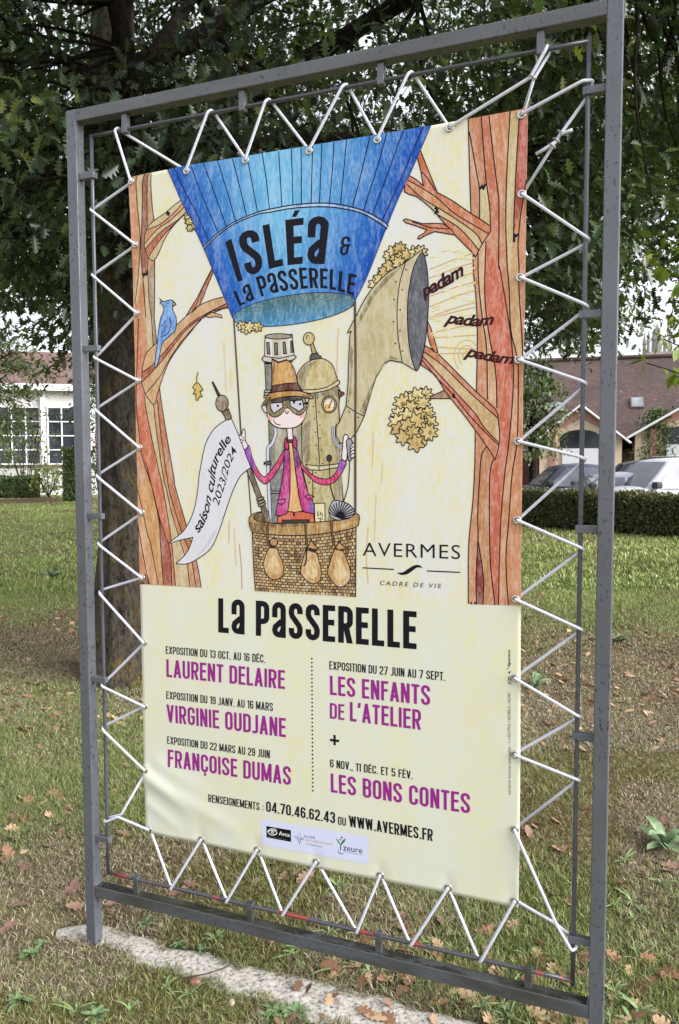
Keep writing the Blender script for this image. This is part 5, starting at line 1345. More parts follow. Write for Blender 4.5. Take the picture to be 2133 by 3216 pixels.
spots = [(190, 2620), (215, 2545), (75, 2725), (240, 2840), (225, 2790), (30, 2905), (10, 3065), (290, 2830), (60, 2840), (150, 2660), (600, 2773), (558, 2800), (1390, 2895), (1330, 2893), (1555, 2905), (1610, 2910), (1750, 2805), (1745, 2570), (1790, 2830), (1680, 2590), (1700, 2580),
         (1960, 2760), (2040, 2795), (2110, 2705), (1845, 2530), (1640, 2470), (1660, 2610), (1755, 2660), (1765, 2660), (2015, 3115), (1430, 2940), (1560, 3055), (1260, 2880), (1195, 2885), (930, 2740), (960, 2755), (890, 2755), (1620, 2715), (2085, 2565), (2100, 2720), (1830, 2350), (1600, 2450), (1795, 2815), (1560, 2960)]
n_leaf = 0
def place_leaf(x, y, s, q):
    global n_leaf
    o = bpy.data.objects.new('fallen_leaf', LM[int(q.integers(0, len(LM)))])
    COL.objects.link(o)
    o.location = (x, y, float(gz(x, y)) + .014)
    o.rotation_euler = (q.uniform(-.5, .5), q.uniform(-.4, .4), q.uniform(0, 6.28)); o.scale = (s, s * q.uniform(.85, 1.1), s)
    tag(o, 'dry curled brown oak leaf lying loose on the lawn', 'fallen leaf', 'fallen oak leaves on the lawn'); n_leaf += 1
q = np.random.default_rng(12)
for p_ in spots:
    g = gnd(*p_); place_leaf(g[0], g[1], q.uniform(.6, .95), q)
x_, y_, d_ = wedge(600, 2.2, 9.0, -150, 2300, pw=.4)
dens = vnoise(x_ * .9, y_ * .9, 77) + .45 * np.exp(-((d_ - 6) / 1.6) ** 2)
sel = [i for i in range(len(x_)) if dens[i] > -.05 and not inside(foot_poly, x_[i:i + 1], y_[i:i + 1])[0]][:215]
for i in sel: place_leaf(x_[i], y_[i], q.uniform(.4, .8), q)
# the many leaves further off and the crumbled ones in between: one mass
x_, y_, d_ = wedge(7200, 2.0, 30, pw=.75)
dens = vnoise(x_ * .7, y_ * .7, 78) + .6 * np.exp(-((d_ - 6.2) / 1.8) ** 2)
ok = dens > .12; x_, y_, d_ = x_[ok], y_[ok], d_[ok]; n = len(x_)
ol = leaf_outline(); half = np.array(ol)
prof = np.concatenate([half, half[::-1][1:-1] * [1, -1]])
sc = rng.uniform(.3, .9, n) * .1; az = rng.uniform(0, 6.28, n); tl = rng.normal(0, .35, (n, 2))
lx = (prof[:, 0] - .5)[None] * sc[:, None]; ly = prof[:, 1][None] * sc[:, None]
X_ = x_[:, None] + lx * np.cos(az)[:, None] - ly * np.sin(az)[:, None]; Y_ = y_[:, None] + lx * np.sin(az)[:, None] + ly * np.cos(az)[:, None]
Z_ = gz(x_, y_)[:, None] + .012 + lx * tl[:, :1] + ly * tl[:, 1:] + 3.0 * ly ** 2 / sc[:, None] * .3 + np.abs(lx) * .05
k = prof.shape[0]
lit = mesh_np('leaf_litter', np.stack([X_, Y_, Z_], -1).reshape(-1, 3), np.arange(n * k).reshape(n, k), None, mats=[simple('litter_a', lin((150, 112, 88)), .8, .2, 0, .3, 3), simple('litter_b', lin((118, 88, 70)), .8, .2, 0, .3, 3), simple('litter_c', lin((184, 154, 124)), .8, .2, 0, .3, 3)], midx=rng.integers(0, 3, n))
tag(lit, kind='stuff')

# ------------------------------------------------------------------ weeds
def weedmat(name, c):
    m, nt, p = new_mat(name)
    nt.links.new(ramp(nt, noise(nt, 30, 4), [(.3, tuple(np.array(lin(c)) * .75)), (.7, tuple(np.array(lin(c)) * 1.2))]), p.inputs['Base Color'])
    p.inputs['Roughness'].default_value = .5; p.inputs['Specular IOR Level'].default_value = .35
    return m
WG = weedmat('weed_green', (126, 148, 98)); WB = weedmat('weed_grey_green', (126, 150, 112)); WC = weedmat('clover_green', (112, 136, 92))
def rosette_mesh(seed, n, L, wd, up_, mat, name):
    q = np.random.default_rng(seed); b = MB()
    for i in range(n):
        a = i * 2.4 + q.uniform(-.9, .9); l = L * q.uniform(.3, 1.25); e0 = up_ * q.uniform(.35, 1.5)
        seg = 6; pts = []
        for s_ in range(seg + 1):
            t_ = s_ / seg
            r_ = l * t_; z = math.sin(e0) * l * t_ - .55 * l * t_ * t_ * math.sin(e0) + .004
            r_ *= math.cos(e0) + .25 * t_
            w2 = wd * (math.sin(math.pi * (.12 + .80 * t_)) ** .8) * q.uniform(.92, 1.08) * (0.06 if s_ == seg else 1)
            for o_ in (-1, 0, 1): pts.append((r_ * math.cos(a) - o_ * w2 * math.sin(a), r_ * math.sin(a) + o_ * w2 * math.cos(a), z + abs(o_) * w2 * .45))
        F = []
        for s_ in range(seg):
            for j_ in range(2): v0 = s_ * 3 + j_; F.append((v0, v0 + 1, v0 + 4, v0 + 3))
        b.add(pts, F)
    me = bpy.data.meshes.new(name); me.from_pydata(b.v, [], b.f); me.materials.append(mat); me.polygons.foreach_set('use_smooth', np.ones(len(me.polygons), bool)); me.update(); return me
PL = [rosette_mesh(i, 5 + (i * 3) % 6, .075 + .012 * (i % 3), .0036 + .0011 * (i % 4), .85, WG, 'weed_plant') for i in range(9)]
CL = [rosette_mesh(20 + i, 20 + 4 * i, .055, .0085 + .001 * i, 1.0, WC, 'clover_plant') for i in range(4)]
MU = [rosette_mesh(30 + i, 11, .17, .026, .95, WB, 'broadleaf_plant') for i in range(2)]
def plant(me, name, p_, s, label, cat, group=None):
    g = gnd(*p_); o = bpy.data.objects.new(name, me); COL.objects.link(o)
    o.location = (g[0], g[1], float(gz(g[0], g[1]))); o.scale = (s, s, s * 1.05); o.rotation_euler = (0, 0, q.uniform(0, 6.28)); return tag(o, label, cat, group)
for i, p_ in enumerate([(395, 3062), (240, 3165), (410, 3160), (520, 3090), (585, 3160), (600, 3110), (925, 2990), (935, 2975), (1058, 3040), (790, 2970), (1105, 3025), (1160, 3050), (1510, 3160), (1490, 3145), (1600, 3190), (1620, 2890), (1655, 2990), (1745, 3000), (1760, 2990),
                        (1985, 2820), (1990, 2870), (1940, 2830), (2000, 2980), (2005, 3000), (2060, 2950), (2075, 2760), (2110, 2930), (2120, 2800), (2050, 3080), (1930, 3110), (1985, 3200), (1600, 3120), (1035, 2925), (1360, 2960), (1130, 2930), (1800, 2770), (1840, 2700), (1960, 2690), (1920, 3190), (2010, 3170), (1090, 2955), (1270, 2700), (1375, 2850), (1060, 2780)]):
    plant(PL[i % 9], 'weed_plant', p_, q.uniform(.5, .95), 'small green narrow leaved weed rosette growing in the thin lawn', 'weed', 'narrow leaved weeds in the lawn')
for i, p_ in enumerate([(870, 3170), (900, 3195), (930, 3175), (845, 3190), (455, 2890), (640, 2975), (130, 2955), (560, 2960), (1590, 3170), (100, 2990), (680, 2940), (300, 3180), (60, 3130), (1700, 3150)]):
    plant(CL[i % 4], 'clover_plant', p_, q.uniform(.5, .9), 'low bushy clump of rounded green leaves beside the footing', 'clover', 'leafy clumps near the concrete footing')
plant(MU[0], 'broadleaf_plant', (2090, 2640), .95, 'large grey green broad leaved rosette right of the right post', 'broadleaf plant')
plant(MU[1], 'broadleaf_plant', (1685, 2145), .9, 'grey green broad leaved rosette in the grass beside the banner edge', 'broadleaf plant')
plant(MU[1], 'broadleaf_plant', (165, 1812), 1.5, 'pale broad leaved rosette far out on the green lawn left of the post', 'broadleaf plant')
plant(MU[0], 'broadleaf_plant', (1945, 2010), .8, 'grey green rosette in the lawn just right of the right post', 'broadleaf plant')
# acorns, pebbles and a twig beside the footing
NUT = simple('acorn_brown', lin((146, 104, 82)), .45, .5); PEB = simple('pebble_stone', lin((186, 168, 146)), .7, .3)
def stone(p_, r_, mat, name, label, cat):
    g = gnd(*p_); bm = bmesh.new(); bmesh.ops.create_icosphere(bm, subdivisions=3, radius=r_)
    for v_ in bm.verts:
        v_.co.x *= 1.35; k_ = 1 + .10 * float(vnoise(v_.co.x / r_ * 1.3 + 4, v_.co.y / r_ * 1.3 + v_.co.z / r_, 5)); v_.co *= k_
        if name == 'acorn' and v_.co.x > r_ * 1.1: v_.co.x += (v_.co.x - r_ * 1.1) * 1.4
    me = bpy.data.meshes.new(name); bm.to_mesh(me); bm.free(); me.materials.append(mat); me.polygons.foreach_set('use_smooth', np.ones(len(me.polygons), bool))
    o = bpy.data.objects.new(name, me); COL.objects.link(o); o.location = (g[0], g[1], float(gz(g[0], g[1])) + r_ * .7 + .004); o.rotation_euler = (0, .2, q.uniform(0, 6)); tag(o, label, cat)
stone((614, 3082), .014, NUT, 'acorn', 'plump reddish brown acorn lying at the edge of the concrete strip', 'acorn')
stone((728, 3145), .010, PEB, 'pebble', 'small pale rounded pebble in the moss below the concrete strip', 'pebble')
stone((850, 2955), .009, NUT, 'acorn', 'brown acorn lying behind the bottom rail of the frame', 'acorn')
tw = [gnd(570, 3072, .02), gnd(640, 3060, .03), gnd(690, 3045, .03), gnd(720, 3030, .03), gnd(742, 3010, .03)]
b = MB(); b.tube(spline(tw, 6), .0022, 6); tag(b.build('twig', simple('twig_bark', lin((70, 54, 44)), .8)), 'thin dark curved twig lying across the concrete footing strip', 'twig')

# ------------------------------------------------------------------ trees
def bark_mat(name, a_, b_, lichen):
    m, nt, p = new_mat(name)
    n1 = noise(nt, 36, 6, .7, stretch=(1, 1, .36)); n2 = noise(nt, 5, 5, .6); n3 = noise(nt, 60, 5, .6, stretch=(1, 1, .5))
    c = ramp(nt, n1, [(.34, a_), (.52, b_), (.7, tuple(np.array(b_) * 1.5))])
    k = nt.nodes.new('ShaderNodeMath'); k.operation = 'MULTIPLY'
    nt.links.new(ramp(nt, n2, [(.5, (0, 0, 0)), (.64, (1, 1, 1))]), k.inputs[0]); nt.links.new(ramp(nt, n3, [(.45, (0, 0, 0)), (.6, (1, 1, 1))]), k.inputs[1])
    kk = nt.nodes.new('ShaderNodeMath'); kk.operation = 'MULTIPLY'; kk.inputs[1].default_value = lichen; nt.links.new(k.outputs[0], kk.inputs[0])
    c = mixc(nt, kk.outputs[0], c, lin((122, 104, 42)))
    nt.links.new(c, p.inputs['Base Color']); p.inputs['Roughness'].default_value = .95; p.inputs['Specular IOR Level'].default_value = .15
    bump(nt, p, n1, 1.0, .03)
    return m
BARK = bark_mat('oak_bark', lin((34, 31, 28)), lin((76, 70, 63)), .8)
BARK2 = bark_mat('dark_bark', lin((22, 20, 18)), lin((44, 40, 36)), .2)
def leaf_mat(name, cols, rough=.36):
    m, nt, p = new_mat(name)
    a = nt.nodes.new('ShaderNodeAttribute'); a.attribute_name = 'tint'
    nt.links.new(ramp(nt, a.outputs['Fac'], [(i / (len(cols) - 1), lin(c)) for i, c in enumerate(cols)]), p.inputs['Base Color'])
    p.inputs['Roughness'].default_value = rough; p.inputs['Specular IOR Level'].default_value = .6
    tr = nt.nodes.new('ShaderNodeBsdfTranslucent')
    nt.links.new(ramp(nt, a.outputs['Fac'], [(i / (len(cols) - 1), tuple(np.minimum(np.array(lin(c)) * np.array([2.2, 2.4, .8]), 1))) for i, c in enumerate(cols)]), tr.inputs['Color'])
    mx = nt.nodes.new('ShaderNodeMixShader'); mx.inputs[0].default_value = .15
    out = nt.nodes['Material Output']
    nt.links.new(p.outputs[0], mx.inputs[1]); nt.links.new(tr.outputs[0], mx.inputs[2]); nt.links.new(mx.outputs[0], out.inputs['Surface'])
    return m
OAKLEAF = leaf_mat('oak_leaves', [(30, 44, 24), (44, 62, 36), (58, 78, 49), (74, 92, 62), (102, 110, 58)])
YELLEAF = leaf_mat('yellowing_leaves', [(66, 84, 40), (84, 102, 48), (104, 118, 54), (128, 130, 62), (150, 138, 70)])
FARLEAF = leaf_mat('far_leaves', [(50, 66, 40), (70, 86, 46), (92, 104, 54), (110, 116, 60)])

def unit(v_): return v_ / (np.linalg.norm(v_, axis=-1, keepdims=True) + 1e-9)
def leaves(name, base, dirn, nrm, size, tint, mat, parent, lobed_=True, fold=.25):
    """one mesh of many leaves; each leaf is two half blades folded along the midrib"""
    n = len(base)
    prof = np.array([(0, .02), (.16, .09), (.24, .27), (.33, .09), (.46, .38), (.53, .11), (.70, .34), (.76, .12), (.90, .17), (1.0, 0)]) if lobed_ else np.array([(0, .02), (.2, .17), (.45, .25), (.75, .17), (1.0, 0)])
    k = len(prof)
    dirn = unit(dirn); side = unit(np.cross(dirn, nrm)); nrm = np.cross(side, dirn)
    t_ = prof[:, 0]; w_ = prof[:, 1]
    droop = -.16 * t_ ** 2
    mid = base[:, None] + size[:, None, None] * (t_[None, :, None] * dirn[:, None] + droop[None, :, None] * nrm[:, None])
    cy, sy = math.cos(fold), math.sin(fold)
    off = size[:, None, None] * w_[None, :, None] * (cy * side[:, None] + sy * nrm[:, None])
    off2 = size[:, None, None] * w_[None, :, None] * (-cy * side[:, None] + sy * nrm[:, None])
    # midrib reduced to its two ends; halves are k+? gons
    A = np.concatenate([mid + off, mid[:, -1:], mid[:, :1]], 1)[:, :k + 2]
    LV = np.concatenate([mid[:, :1], mid[:, k // 2:k // 2 + 1], mid[:, -1:], (mid + off)[:, :-1], (mid + off2)[:, :-1]], 1)
    m_ = LV.shape[1]
    fa = [0] + list(range(3, 3 + k - 1)) + [2, 1]
    fb_ = [1, 2] + list(range(3 + 2 * (k - 1) - 1, 3 + k - 2, -1)) + [0]
    base_i = np.arange(n)[:, None] * m_
    F = np.stack([base_i + np.array(fa), base_i + np.array(fb_)], 1).reshape(-1, len(fa))
    o = mesh_np(name, LV.reshape(-1, 3), F, mat, parent, smooth=False)
    a = o.data.attributes.new('tint', 'FLOAT', 'FACE')
    a.data.foreach_set('value', np.repeat(tint, 2).astype(np.float32))
    return o

def limb(b, p0, p1, r0, r1, q, sag=.0, n=7, wig=.12):
    p0, p1 = np.array(p0, float), np.array(p1, float); L = np.linalg.norm(p1 - p0)
    ts = np.linspace(0, 1, n)
    P = p0 + (p1 - p0) * ts[:, None] + q.normal(0, wig * L / n, (n, 3)) * np.sin(math.pi * ts)[:, None]
    P[:, 2] += sag * L * np.sin(math.pi * ts)
    P = spline(P, 3)
    b.tube(P, np.linspace(r0, r1, len(P)), 8)
    return P

def tree(name, foot, top, r0, r1, crown_c, crown_r, n_cl, per, size, mat, label, seed, extra=(), zmin=2.6, tint=(0, 1), lob=True, shell=.35, bark=BARK, group=None, spread=.42, keep=None, boxes=()):
    q = np.random.default_rng(seed)
    foot = np.array(foot, float); top = np.array(top, float)
    root = empty(name, foot); tag(root, label, 'tree', group)
    # trunk with furrowed bark
    H, ns = 90, 64
    ts = np.linspace(0, 1, H); ang = np.arange(ns) * 2 * math.pi / ns
    ctr = (top - foot)[None] * ts[:, None] + np.stack([.05 * np.sin(ts * 7), .04 * np.cos(ts * 6) - .04, np.zeros(H)], 1)
    rad = r0 + (r1 - r0) * ts + r0 * .45 * np.exp(-ts * 26)
    zz = ctr[:, 2][:, None] + 0 * ang[None]
    aa = ang[None] + .15 * np.sin(zz * .7)
    fur = vnoise(np.cos(aa) * 5.5 + 3, zz * 1.6 + 4 * np.sin(aa), seed) + .6 * vnoise(np.cos(aa) * 11 + 9, zz * 3.6 + 9 * np.sin(aa), seed + 1)
    rr_ = rad[:, None] * (1 + .10 * fur)
    V = np.stack([ctr[:, 0][:, None] + rr_ * np.cos(ang), ctr[:, 1][:, None] + rr_ * np.sin(ang), zz - .03], -1).reshape(-1, 3)
    i_ = np.arange(H * ns).reshape(H, ns)
    F = np.stack([i_[:-1], np.roll(i_[:-1], -1, 1), np.roll(i_[1:], -1, 1), i_[1:]], -1).reshape(-1, 4)
    mesh_np('trunk', V, F, bark, root, smooth=True)
    # limbs
    cc, cr = np.array(crown_c, float), np.array(crown_r, float)
    b = MB(); nodes = []
    for e in extra:
        P = spline(np.array(e[0], float) - foot, 8); b.tube(P, np.linspace(e[1], e[2], len(P)), 9); nodes += list(P[len(P) // 3:])
    for k in range(12):
        a = k * 2.4 + q.uniform(-.4, .4); t_ = q.uniform(.35, .95)
        s0 = ctr[int(t_ * (H - 1))]
        e = cc - foot + cr * np.array([math.cos(a) * q.uniform(.5, .8), math.sin(a) * q.uniform(.5, .8), q.uniform(-.5, .75)])
        P = limb(b, s0, e, r1 * q.uniform(.5, .8), .025, q, .06, 8); nodes += list(P[4:])
    nodes = np.array(nodes)
    # leafy sprays
    C = []
    while len(C) < n_cl:
        v_ = q.normal(0, 1, 3); v_ /= np.linalg.norm(v_)
        p_ = cc + cr * v_ * (shell + (1 - shell) * q.random()) ** .6
        if p_[2] > zmin + .25 * q.random(): C.append(p_)
    for (lo_, hi_, k_) in boxes:
        C += list(q.uniform(np.minimum(lo_, hi_), np.maximum(lo_, hi_), (k_, 3)))
    C = np.array(C)
    if keep is not None: C = C[keep(C)]
    n_cl = len(C)
    for i in range(0, n_cl):
        if i % 2 == 0 or i > n_cl - 60:
            d_ = np.linalg.norm(nodes - (C[i] - foot), axis=1); j_ = int(np.argmin(d_))
            if .2 < d_[j_] < 3.5: limb(b, nodes[j_], C[i] - foot, .016, .004, q, .05, 4, .3)
    b.build('limb', BARK2, root, smooth=True)
    out = unit((C - cc) / cr); out[:, 2] *= .45; out = unit(out + q.normal(0, .35, out.shape))
    base, dr, nr = [], [], []
    for i in range(n_cl):
        m_ = per + int(q.integers(-per // 3, per // 3 + 1))
        t_ = q.random(m_) - .5
        ax = out[i]; pos = C[i] + ax * t_[:, None] * spread * 1.6 + q.normal(0, 1, (m_, 3)) * np.array([.34, .34, .16]) * spread
        pos[:, 2] -= .25 * spread * (t_ + .5) ** 2
        d_ = ax * .9 + q.normal(0, .6, (m_, 3)); d_[:, 2] -= .22
        base.append(pos); dr.append(d_); nn = q.normal(0, .40, (m_, 3)) + ax * .35; nn[:, 2] += .9; nr.append(nn)
    base, dr, nr = np.concatenate(base), np.concatenate(dr), np.concatenate(nr)
    ct = q.uniform(-.34, .34, n_cl)
    cnt = np.repeat(np.arange(n_cl), [len(x) for x in np.array_split(np.arange(len(base)), n_cl)])
    ti = np.clip(tint[0] + (tint[1] - tint[0]) * (q.beta(2, 2.6, len(base)) + ct[cnt[:len(base)]]), 0, 1)
    sz = size * q.uniform(.65, 1.25, len(base))
    leaves('crown', base - foot, dr, nr, sz, ti, mat, root, lob)
    return root

# the oak beside the frame
tf = gnd(405, 2125); tt_ = at(372, -150, 8.0)
tf = np.array([tf[0], tf[1], -.02])
tw_ = lambda p_, d: at(p_[0], p_[1], d)
def vis(C):
    """drop sprays that would hang right in front of the camera"""
    d_ = np.linalg.norm(C - CAM, axis=1)
    D = C - CAM; fz = D @ FWD
    u_ = PW / 2 + FOC * (D @ RGT) / np.maximum(fz, .1); v_ = PH / 2 - FOC * (D @ UPV) / np.maximum(fz, .1)
    bare = (u_ > 285) & (u_ < 455) & (v_ < 300) & (fz < 8.2)          # the bole shows here between the sprays
    bare |= (np.abs(u_ - 620) < 70) & (np.abs(v_ - 70) < 90) & (fz < 8)
    bare |= (u_ > 60) & (u_ < 300) & (np.abs(v_ - 200) < 45) & (fz < 7.5)
    clump = vnoise(C[:, 0] * .9 + C[:, 2] * .5, C[:, 1] * .9 - C[:, 2] * .8, 61) + .5 * vnoise(C[:, 0] * 2.1 - C[:, 2], C[:, 2] * 2.1, 62)
    return (d_ > 4.6) & (C[:, 1] > -.2) & ~bare & (clump > -.58)
dirT = at(372, 0, 1) ; 
oak_c = tf + np.array([.8, 1.0, 6.6])
top_o = at(372, -700, 7.6)
tree('oak_tree', tf, top_o, .25, .14, oak_c, (5.6, 5.0, 4.2), 2900, 56, .098, OAKLEAF,
     'large dark oak with lichen marked trunk and dense crown right behind the frame', 3,
     extra=[([tf + (0, 0, 3.3), at(560, 440, 7.0), at(760, 455, 6.9), at(1100, 430, 7.4), at(1500, 480, 8)], .085, .03),
            ([at(380, 330, 7.0), at(520, 120, 7.2), at(600, 0, 7.5), at(720, -200, 8)], .09, .03),
            ([at(372, 300, 7.0), at(280, 250, 6.8), at(200, 185, 6.9), at(120, 30, 7.2)], .07, .02),
            ([at(372, 300, 7.0), at(240, 200, 6.8), at(100, 150, 6.9), at(0, 190, 7.2)], .05, .02)],
     zmin=2.75, keep=vis, spread=.46,
     boxes=[(at(-60, 850, 8.5), at(190, 540, 10), 60), (at(230, 1130, 8.2), at(420, 700, 9.6), 46), (at(1650, 1020, 8.6), at(1930, 620, 10), 90)])
# the lighter tree further right
r_f = at(2480, 1500, 11.5); r_f[2] = 0
tree('maple_tree', r_f, r_f + np.array([.2, 0, 8.5]), .20, .10, r_f + np.array([-1.0, .3, 7.4]), (3.6, 3.2, 3.9), 600, 46, .10, YELLEAF,
     'lighter yellowing tree with loose foliage at the right edge', 11, zmin=3.7, spread=.5, bark=BARK2)
def young(name, p_, d, label, seed, mat=FARLEAF, h=7.5, cr=(2.6, 2.4, 3.0), n=240, per=36, size=.16, grp=None):
    f = at(p_, 1500, d); f[2] = 0
    return tree(name, f, f + np.array([.1, .1, h * .8]), .16, .08, f + np.array([0, 0, h * .62]), cr, n, per, size, mat, label, seed, zmin=1.9, spread=.6, bark=BARK2, group=grp, lob=False)
young('garden_tree', -110, 26, 'pale olive tree standing before the white house at the left edge', 21, h=7.0, cr=(2.6, 2.4, 2.8), n=220)
young('garden_tree', 640, 17, 'dark tree behind the oak trunk hidden mostly by the banner', 22, OAKLEAF, h=11, cr=(4.5, 4, 5), n=420)
young('garden_tree', 1330, 20, 'tall dark tree behind the middle of the banner', 23, OAKLEAF, h=13, cr=(5, 4, 6), n=460, size=.18)
young('garden_tree', 1668, 26, 'small light green tree in front of the tiled building beside the banner edge', 24, h=5.0, cr=(1.1, 1.1, 1.6), n=70, size=.16)
young('garden_tree', 410, 30, 'bushy tree standing by the white house between post and oak trunk', 25, h=6.5, cr=(2.0, 2, 2.6), n=170)
# a thin branch of large fresh leaves reaching in from the right, part of a young walnut
wf = at(2600, 1500, 6.5); wf[2] = 0
q = np.random.default_rng(5)
root = empty('walnut_sapling', wf); tag(root, 'young walnut with sparse bright green leaves reaching in from the right edge', 'tree')
b = MB(); b.tube([(0, 0, -.02), (.02, 0, 1.5), (-.03, .02, 3.4)], [.05, .045, .03], 10); b.build('trunk', BARK2, root, smooth=True)
b = MB(); tips = []
for tgt in ((2085, 1065), (2110, 1000), (2050, 800), (2075, 740), (2125, 560), (2118, 1180), (2100, 620), (2030, 1140)):
    e = at(*tgt, 6.0 + q.uniform(-.3, .4)) - wf
    P = limb(b, (0, 0, max(.8, min(3.2, e[2] * .75))), e, .018, .004, q, .05, 6, .25); tips.append(P)
b.build('limb', BARK2, root, smooth=True)
bs, ds = [], []
for P in tips:
    for k in range(len(P) // 3, len(P)):
        for _ in range(3):
            bs.append(P[k] + q.normal(0, .02, 3)); d_ = q.normal(0, .7, 3) + np.array([-.5, 0, -.5]); ds.append(d_)
bs, ds = np.array(bs), np.array(ds); nn = q.normal(0, .4, bs.shape); nn[:, 2] += 1
leaves('crown', bs, ds, nn, .13 * q.uniform(.6, 1.2, len(bs)), np.clip(q.normal(.55, .2, len(bs)), 0, 1), leaf_mat('walnut_leaves', [(78, 104, 40), (104, 128, 48), (134, 144, 60)]), root, False)

# ------------------------------------------------------------------ hedges and shrubs
def hedge(name, P0, P1, hgt, dep, n, size, mat, label, cat='hedge', seed=1, z0=.0):
    q = np.random.default_rng(seed); P0, P1 = np.array(P0[:2]), np.array(P1[:2]); d = P1 - P0; L = np.linalg.norm(d); d /= L; nrm = np.array([-d[1], d[0]])
    root = empty(name, (P0[0], P0[1], z0)); tag(root, label, cat)
    # inner body of branches and shade, uneven box
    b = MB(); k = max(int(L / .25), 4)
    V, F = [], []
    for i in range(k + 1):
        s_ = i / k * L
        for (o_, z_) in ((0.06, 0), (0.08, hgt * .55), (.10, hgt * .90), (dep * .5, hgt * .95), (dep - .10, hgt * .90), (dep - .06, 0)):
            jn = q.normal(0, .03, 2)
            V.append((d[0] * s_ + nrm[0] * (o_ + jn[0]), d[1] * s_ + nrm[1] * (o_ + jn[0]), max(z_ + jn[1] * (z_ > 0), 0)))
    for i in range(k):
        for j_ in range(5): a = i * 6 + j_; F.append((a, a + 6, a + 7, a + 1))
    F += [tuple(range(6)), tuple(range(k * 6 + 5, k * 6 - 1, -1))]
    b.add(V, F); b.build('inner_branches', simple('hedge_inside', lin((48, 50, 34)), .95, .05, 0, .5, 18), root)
    s_ = q.uniform(0, L, n); f_ = q.random(n)
    o_ = np.where(f_ < .55, q.normal(.03, .05, n), np.where(f_ < .9, q.uniform(0, dep, n), q.normal(dep - .03, .04, n)))
    top = hgt * (1 + .035 * vnoise(s_ * 2.2, s_ * 0 + seed, seed) + .03 * vnoise(s_ * 7, s_ * 0 + seed, seed + 3))
    z_ = np.where(f_ < .55, q.uniform(.02, 1, n) * top, np.where(f_ < .9, top + q.normal(0, .03, n), q.uniform(.05, 1, n) * top))
    P = np.stack([d[0] * s_ + nrm[0] * o_, d[1] * s_ + nrm[1] * o_, z_], -1)
    nr = np.where((f_ < .55)[:, None], np.array([-nrm[0], -nrm[1], .3]), np.array([0, 0, 1.0])) + q.normal(0, .45, (n, 3))
    dr = q.normal(0, .8, (n, 3)); dr[:, 2] += .7
    leaves('foliage', P, dr, nr, size * q.uniform(.6, 1.3, n), np.clip(q.beta(2, 2.6, n) + .15 * vnoise(s_ * 1.5, z_ * 3, seed + 5), 0, 1), mat, root, False)
    return root
HEDGE = leaf_mat('clipped_hedge_leaves', [(48, 52, 32), (70, 74, 44), (94, 94, 56), (120, 112, 68)], .55)
HEDGE2 = leaf_mat('garden_hedge_leaves', [(48, 66, 34), (66, 88, 44), (86, 106, 54), (112, 122, 70)], .55)
h0 = gnd(1500, 1640); h1 = gnd(2450, 1712)
hedge('clipped_hedge', h0, h1, .86, .9, 26000, .07, HEDGE, 'long low clipped hedge in front of the parked cars', seed=2)

# ------------------------------------------------------------------ tiled building on the right
def tile_mat(name, c1, c2, c3, rows=26):
    m, nt, p = new_mat(name)
    tc = nt.nodes.new('ShaderNodeTexCoord')
    br_ = nt.nodes.new('ShaderNodeTexBrick'); br_.inputs['Scale'].default_value = 1.0
    br_.inputs['Brick Width'].default_value = .20; br_.inputs['Row Height'].default_value = .14; br_.inputs['Mortar Size'].default_value = .010
    br_.inputs['Color1'].default_value = (*lin(c1), 1); br_.inputs['Color2'].default_value = (*lin(c2), 1); br_.inputs['Mortar'].default_value = (*lin((62, 46, 44)), 1)
    nt.links.new(tc.outputs['UV'], br_.inputs['Vector'])
    n1 = noise(nt, .55, 6, .65); n2 = noise(nt, 3.5, 6, .75)
    c = mixc(nt, ramp(nt, n1, [(.44, (0, 0, 0)), (.62, (.75, .75, .75))]), br_.outputs[0], lin(c3))
    c = mixc(nt, ramp(nt, n2, [(.53, (0, 0, 0)), (.64, (.75, .75, .75))]), c, lin((58, 50, 49)))
    n3 = noise(nt, 3.2, 3, .5); n4 = noise(nt, 9, 2, .5)
    k = nt.nodes.new('ShaderNodeMath'); k.operation = 'MULTIPLY'
    nt.links.new(ramp(nt, n4, [(.70, (0, 0, 0)), (.74, (1, 1, 1))]), k.inputs[0]); nt.links.new(ramp(nt, n3, [(.5, (0, 0, 0)), (.6, (1, 1, 1))]), k.inputs[1])
    c = mixc(nt, k.outputs[0], c, lin((190, 184, 176)))
    nt.links.new(c, p.inputs['Base Color']); p.inputs['Roughness'].default_value = .9
    bump(nt, p, br_.outputs[1], .5, .02)
    return m
TILE = tile_mat('old_clay_tiles', (100, 80, 74), (80, 65, 61), (68, 57, 55))
TILE2 = tile_mat('light_clay_tiles', (120, 100, 88), (102, 84, 74), (92, 76, 70))
TILE3 = tile_mat('brick_red_tiles', (132, 102, 96), (114, 86, 82), (104, 80, 77))
CREAM = simple('cream_render', lin((222, 200, 172)), .85, .2, 0, .06, 2)
ROSE = simple('rose_trim', lin((176, 130, 118)), .8, .2, 0, .08, 3)
WHITEW = simple('white_render', lin((230, 227, 226)), .85, .2, 0, .05, 2)
WPAINT = simple('white_paint', lin((232, 232, 234)), .5, .4, 0, .03, 5)
def glass_mat(name, c, r_=.08):
    m, nt, p = new_mat(name)
    nt.links.new(ramp(nt, noise(nt, 1.2, 3), [(.35, tuple(np.array(c) * .6)), (.65, tuple(np.array(c) * 1.4))]), p.inputs['Base Color'])
    p.inputs['Roughness'].default_value = r_; p.inputs['Specular IOR Level'].default_value = .5
    return m
GLASS = glass_mat('window_glass', (.03, .035, .045)); SKYGL = glass_mat('rooflight_glass', (.25, .28, .30), .15)
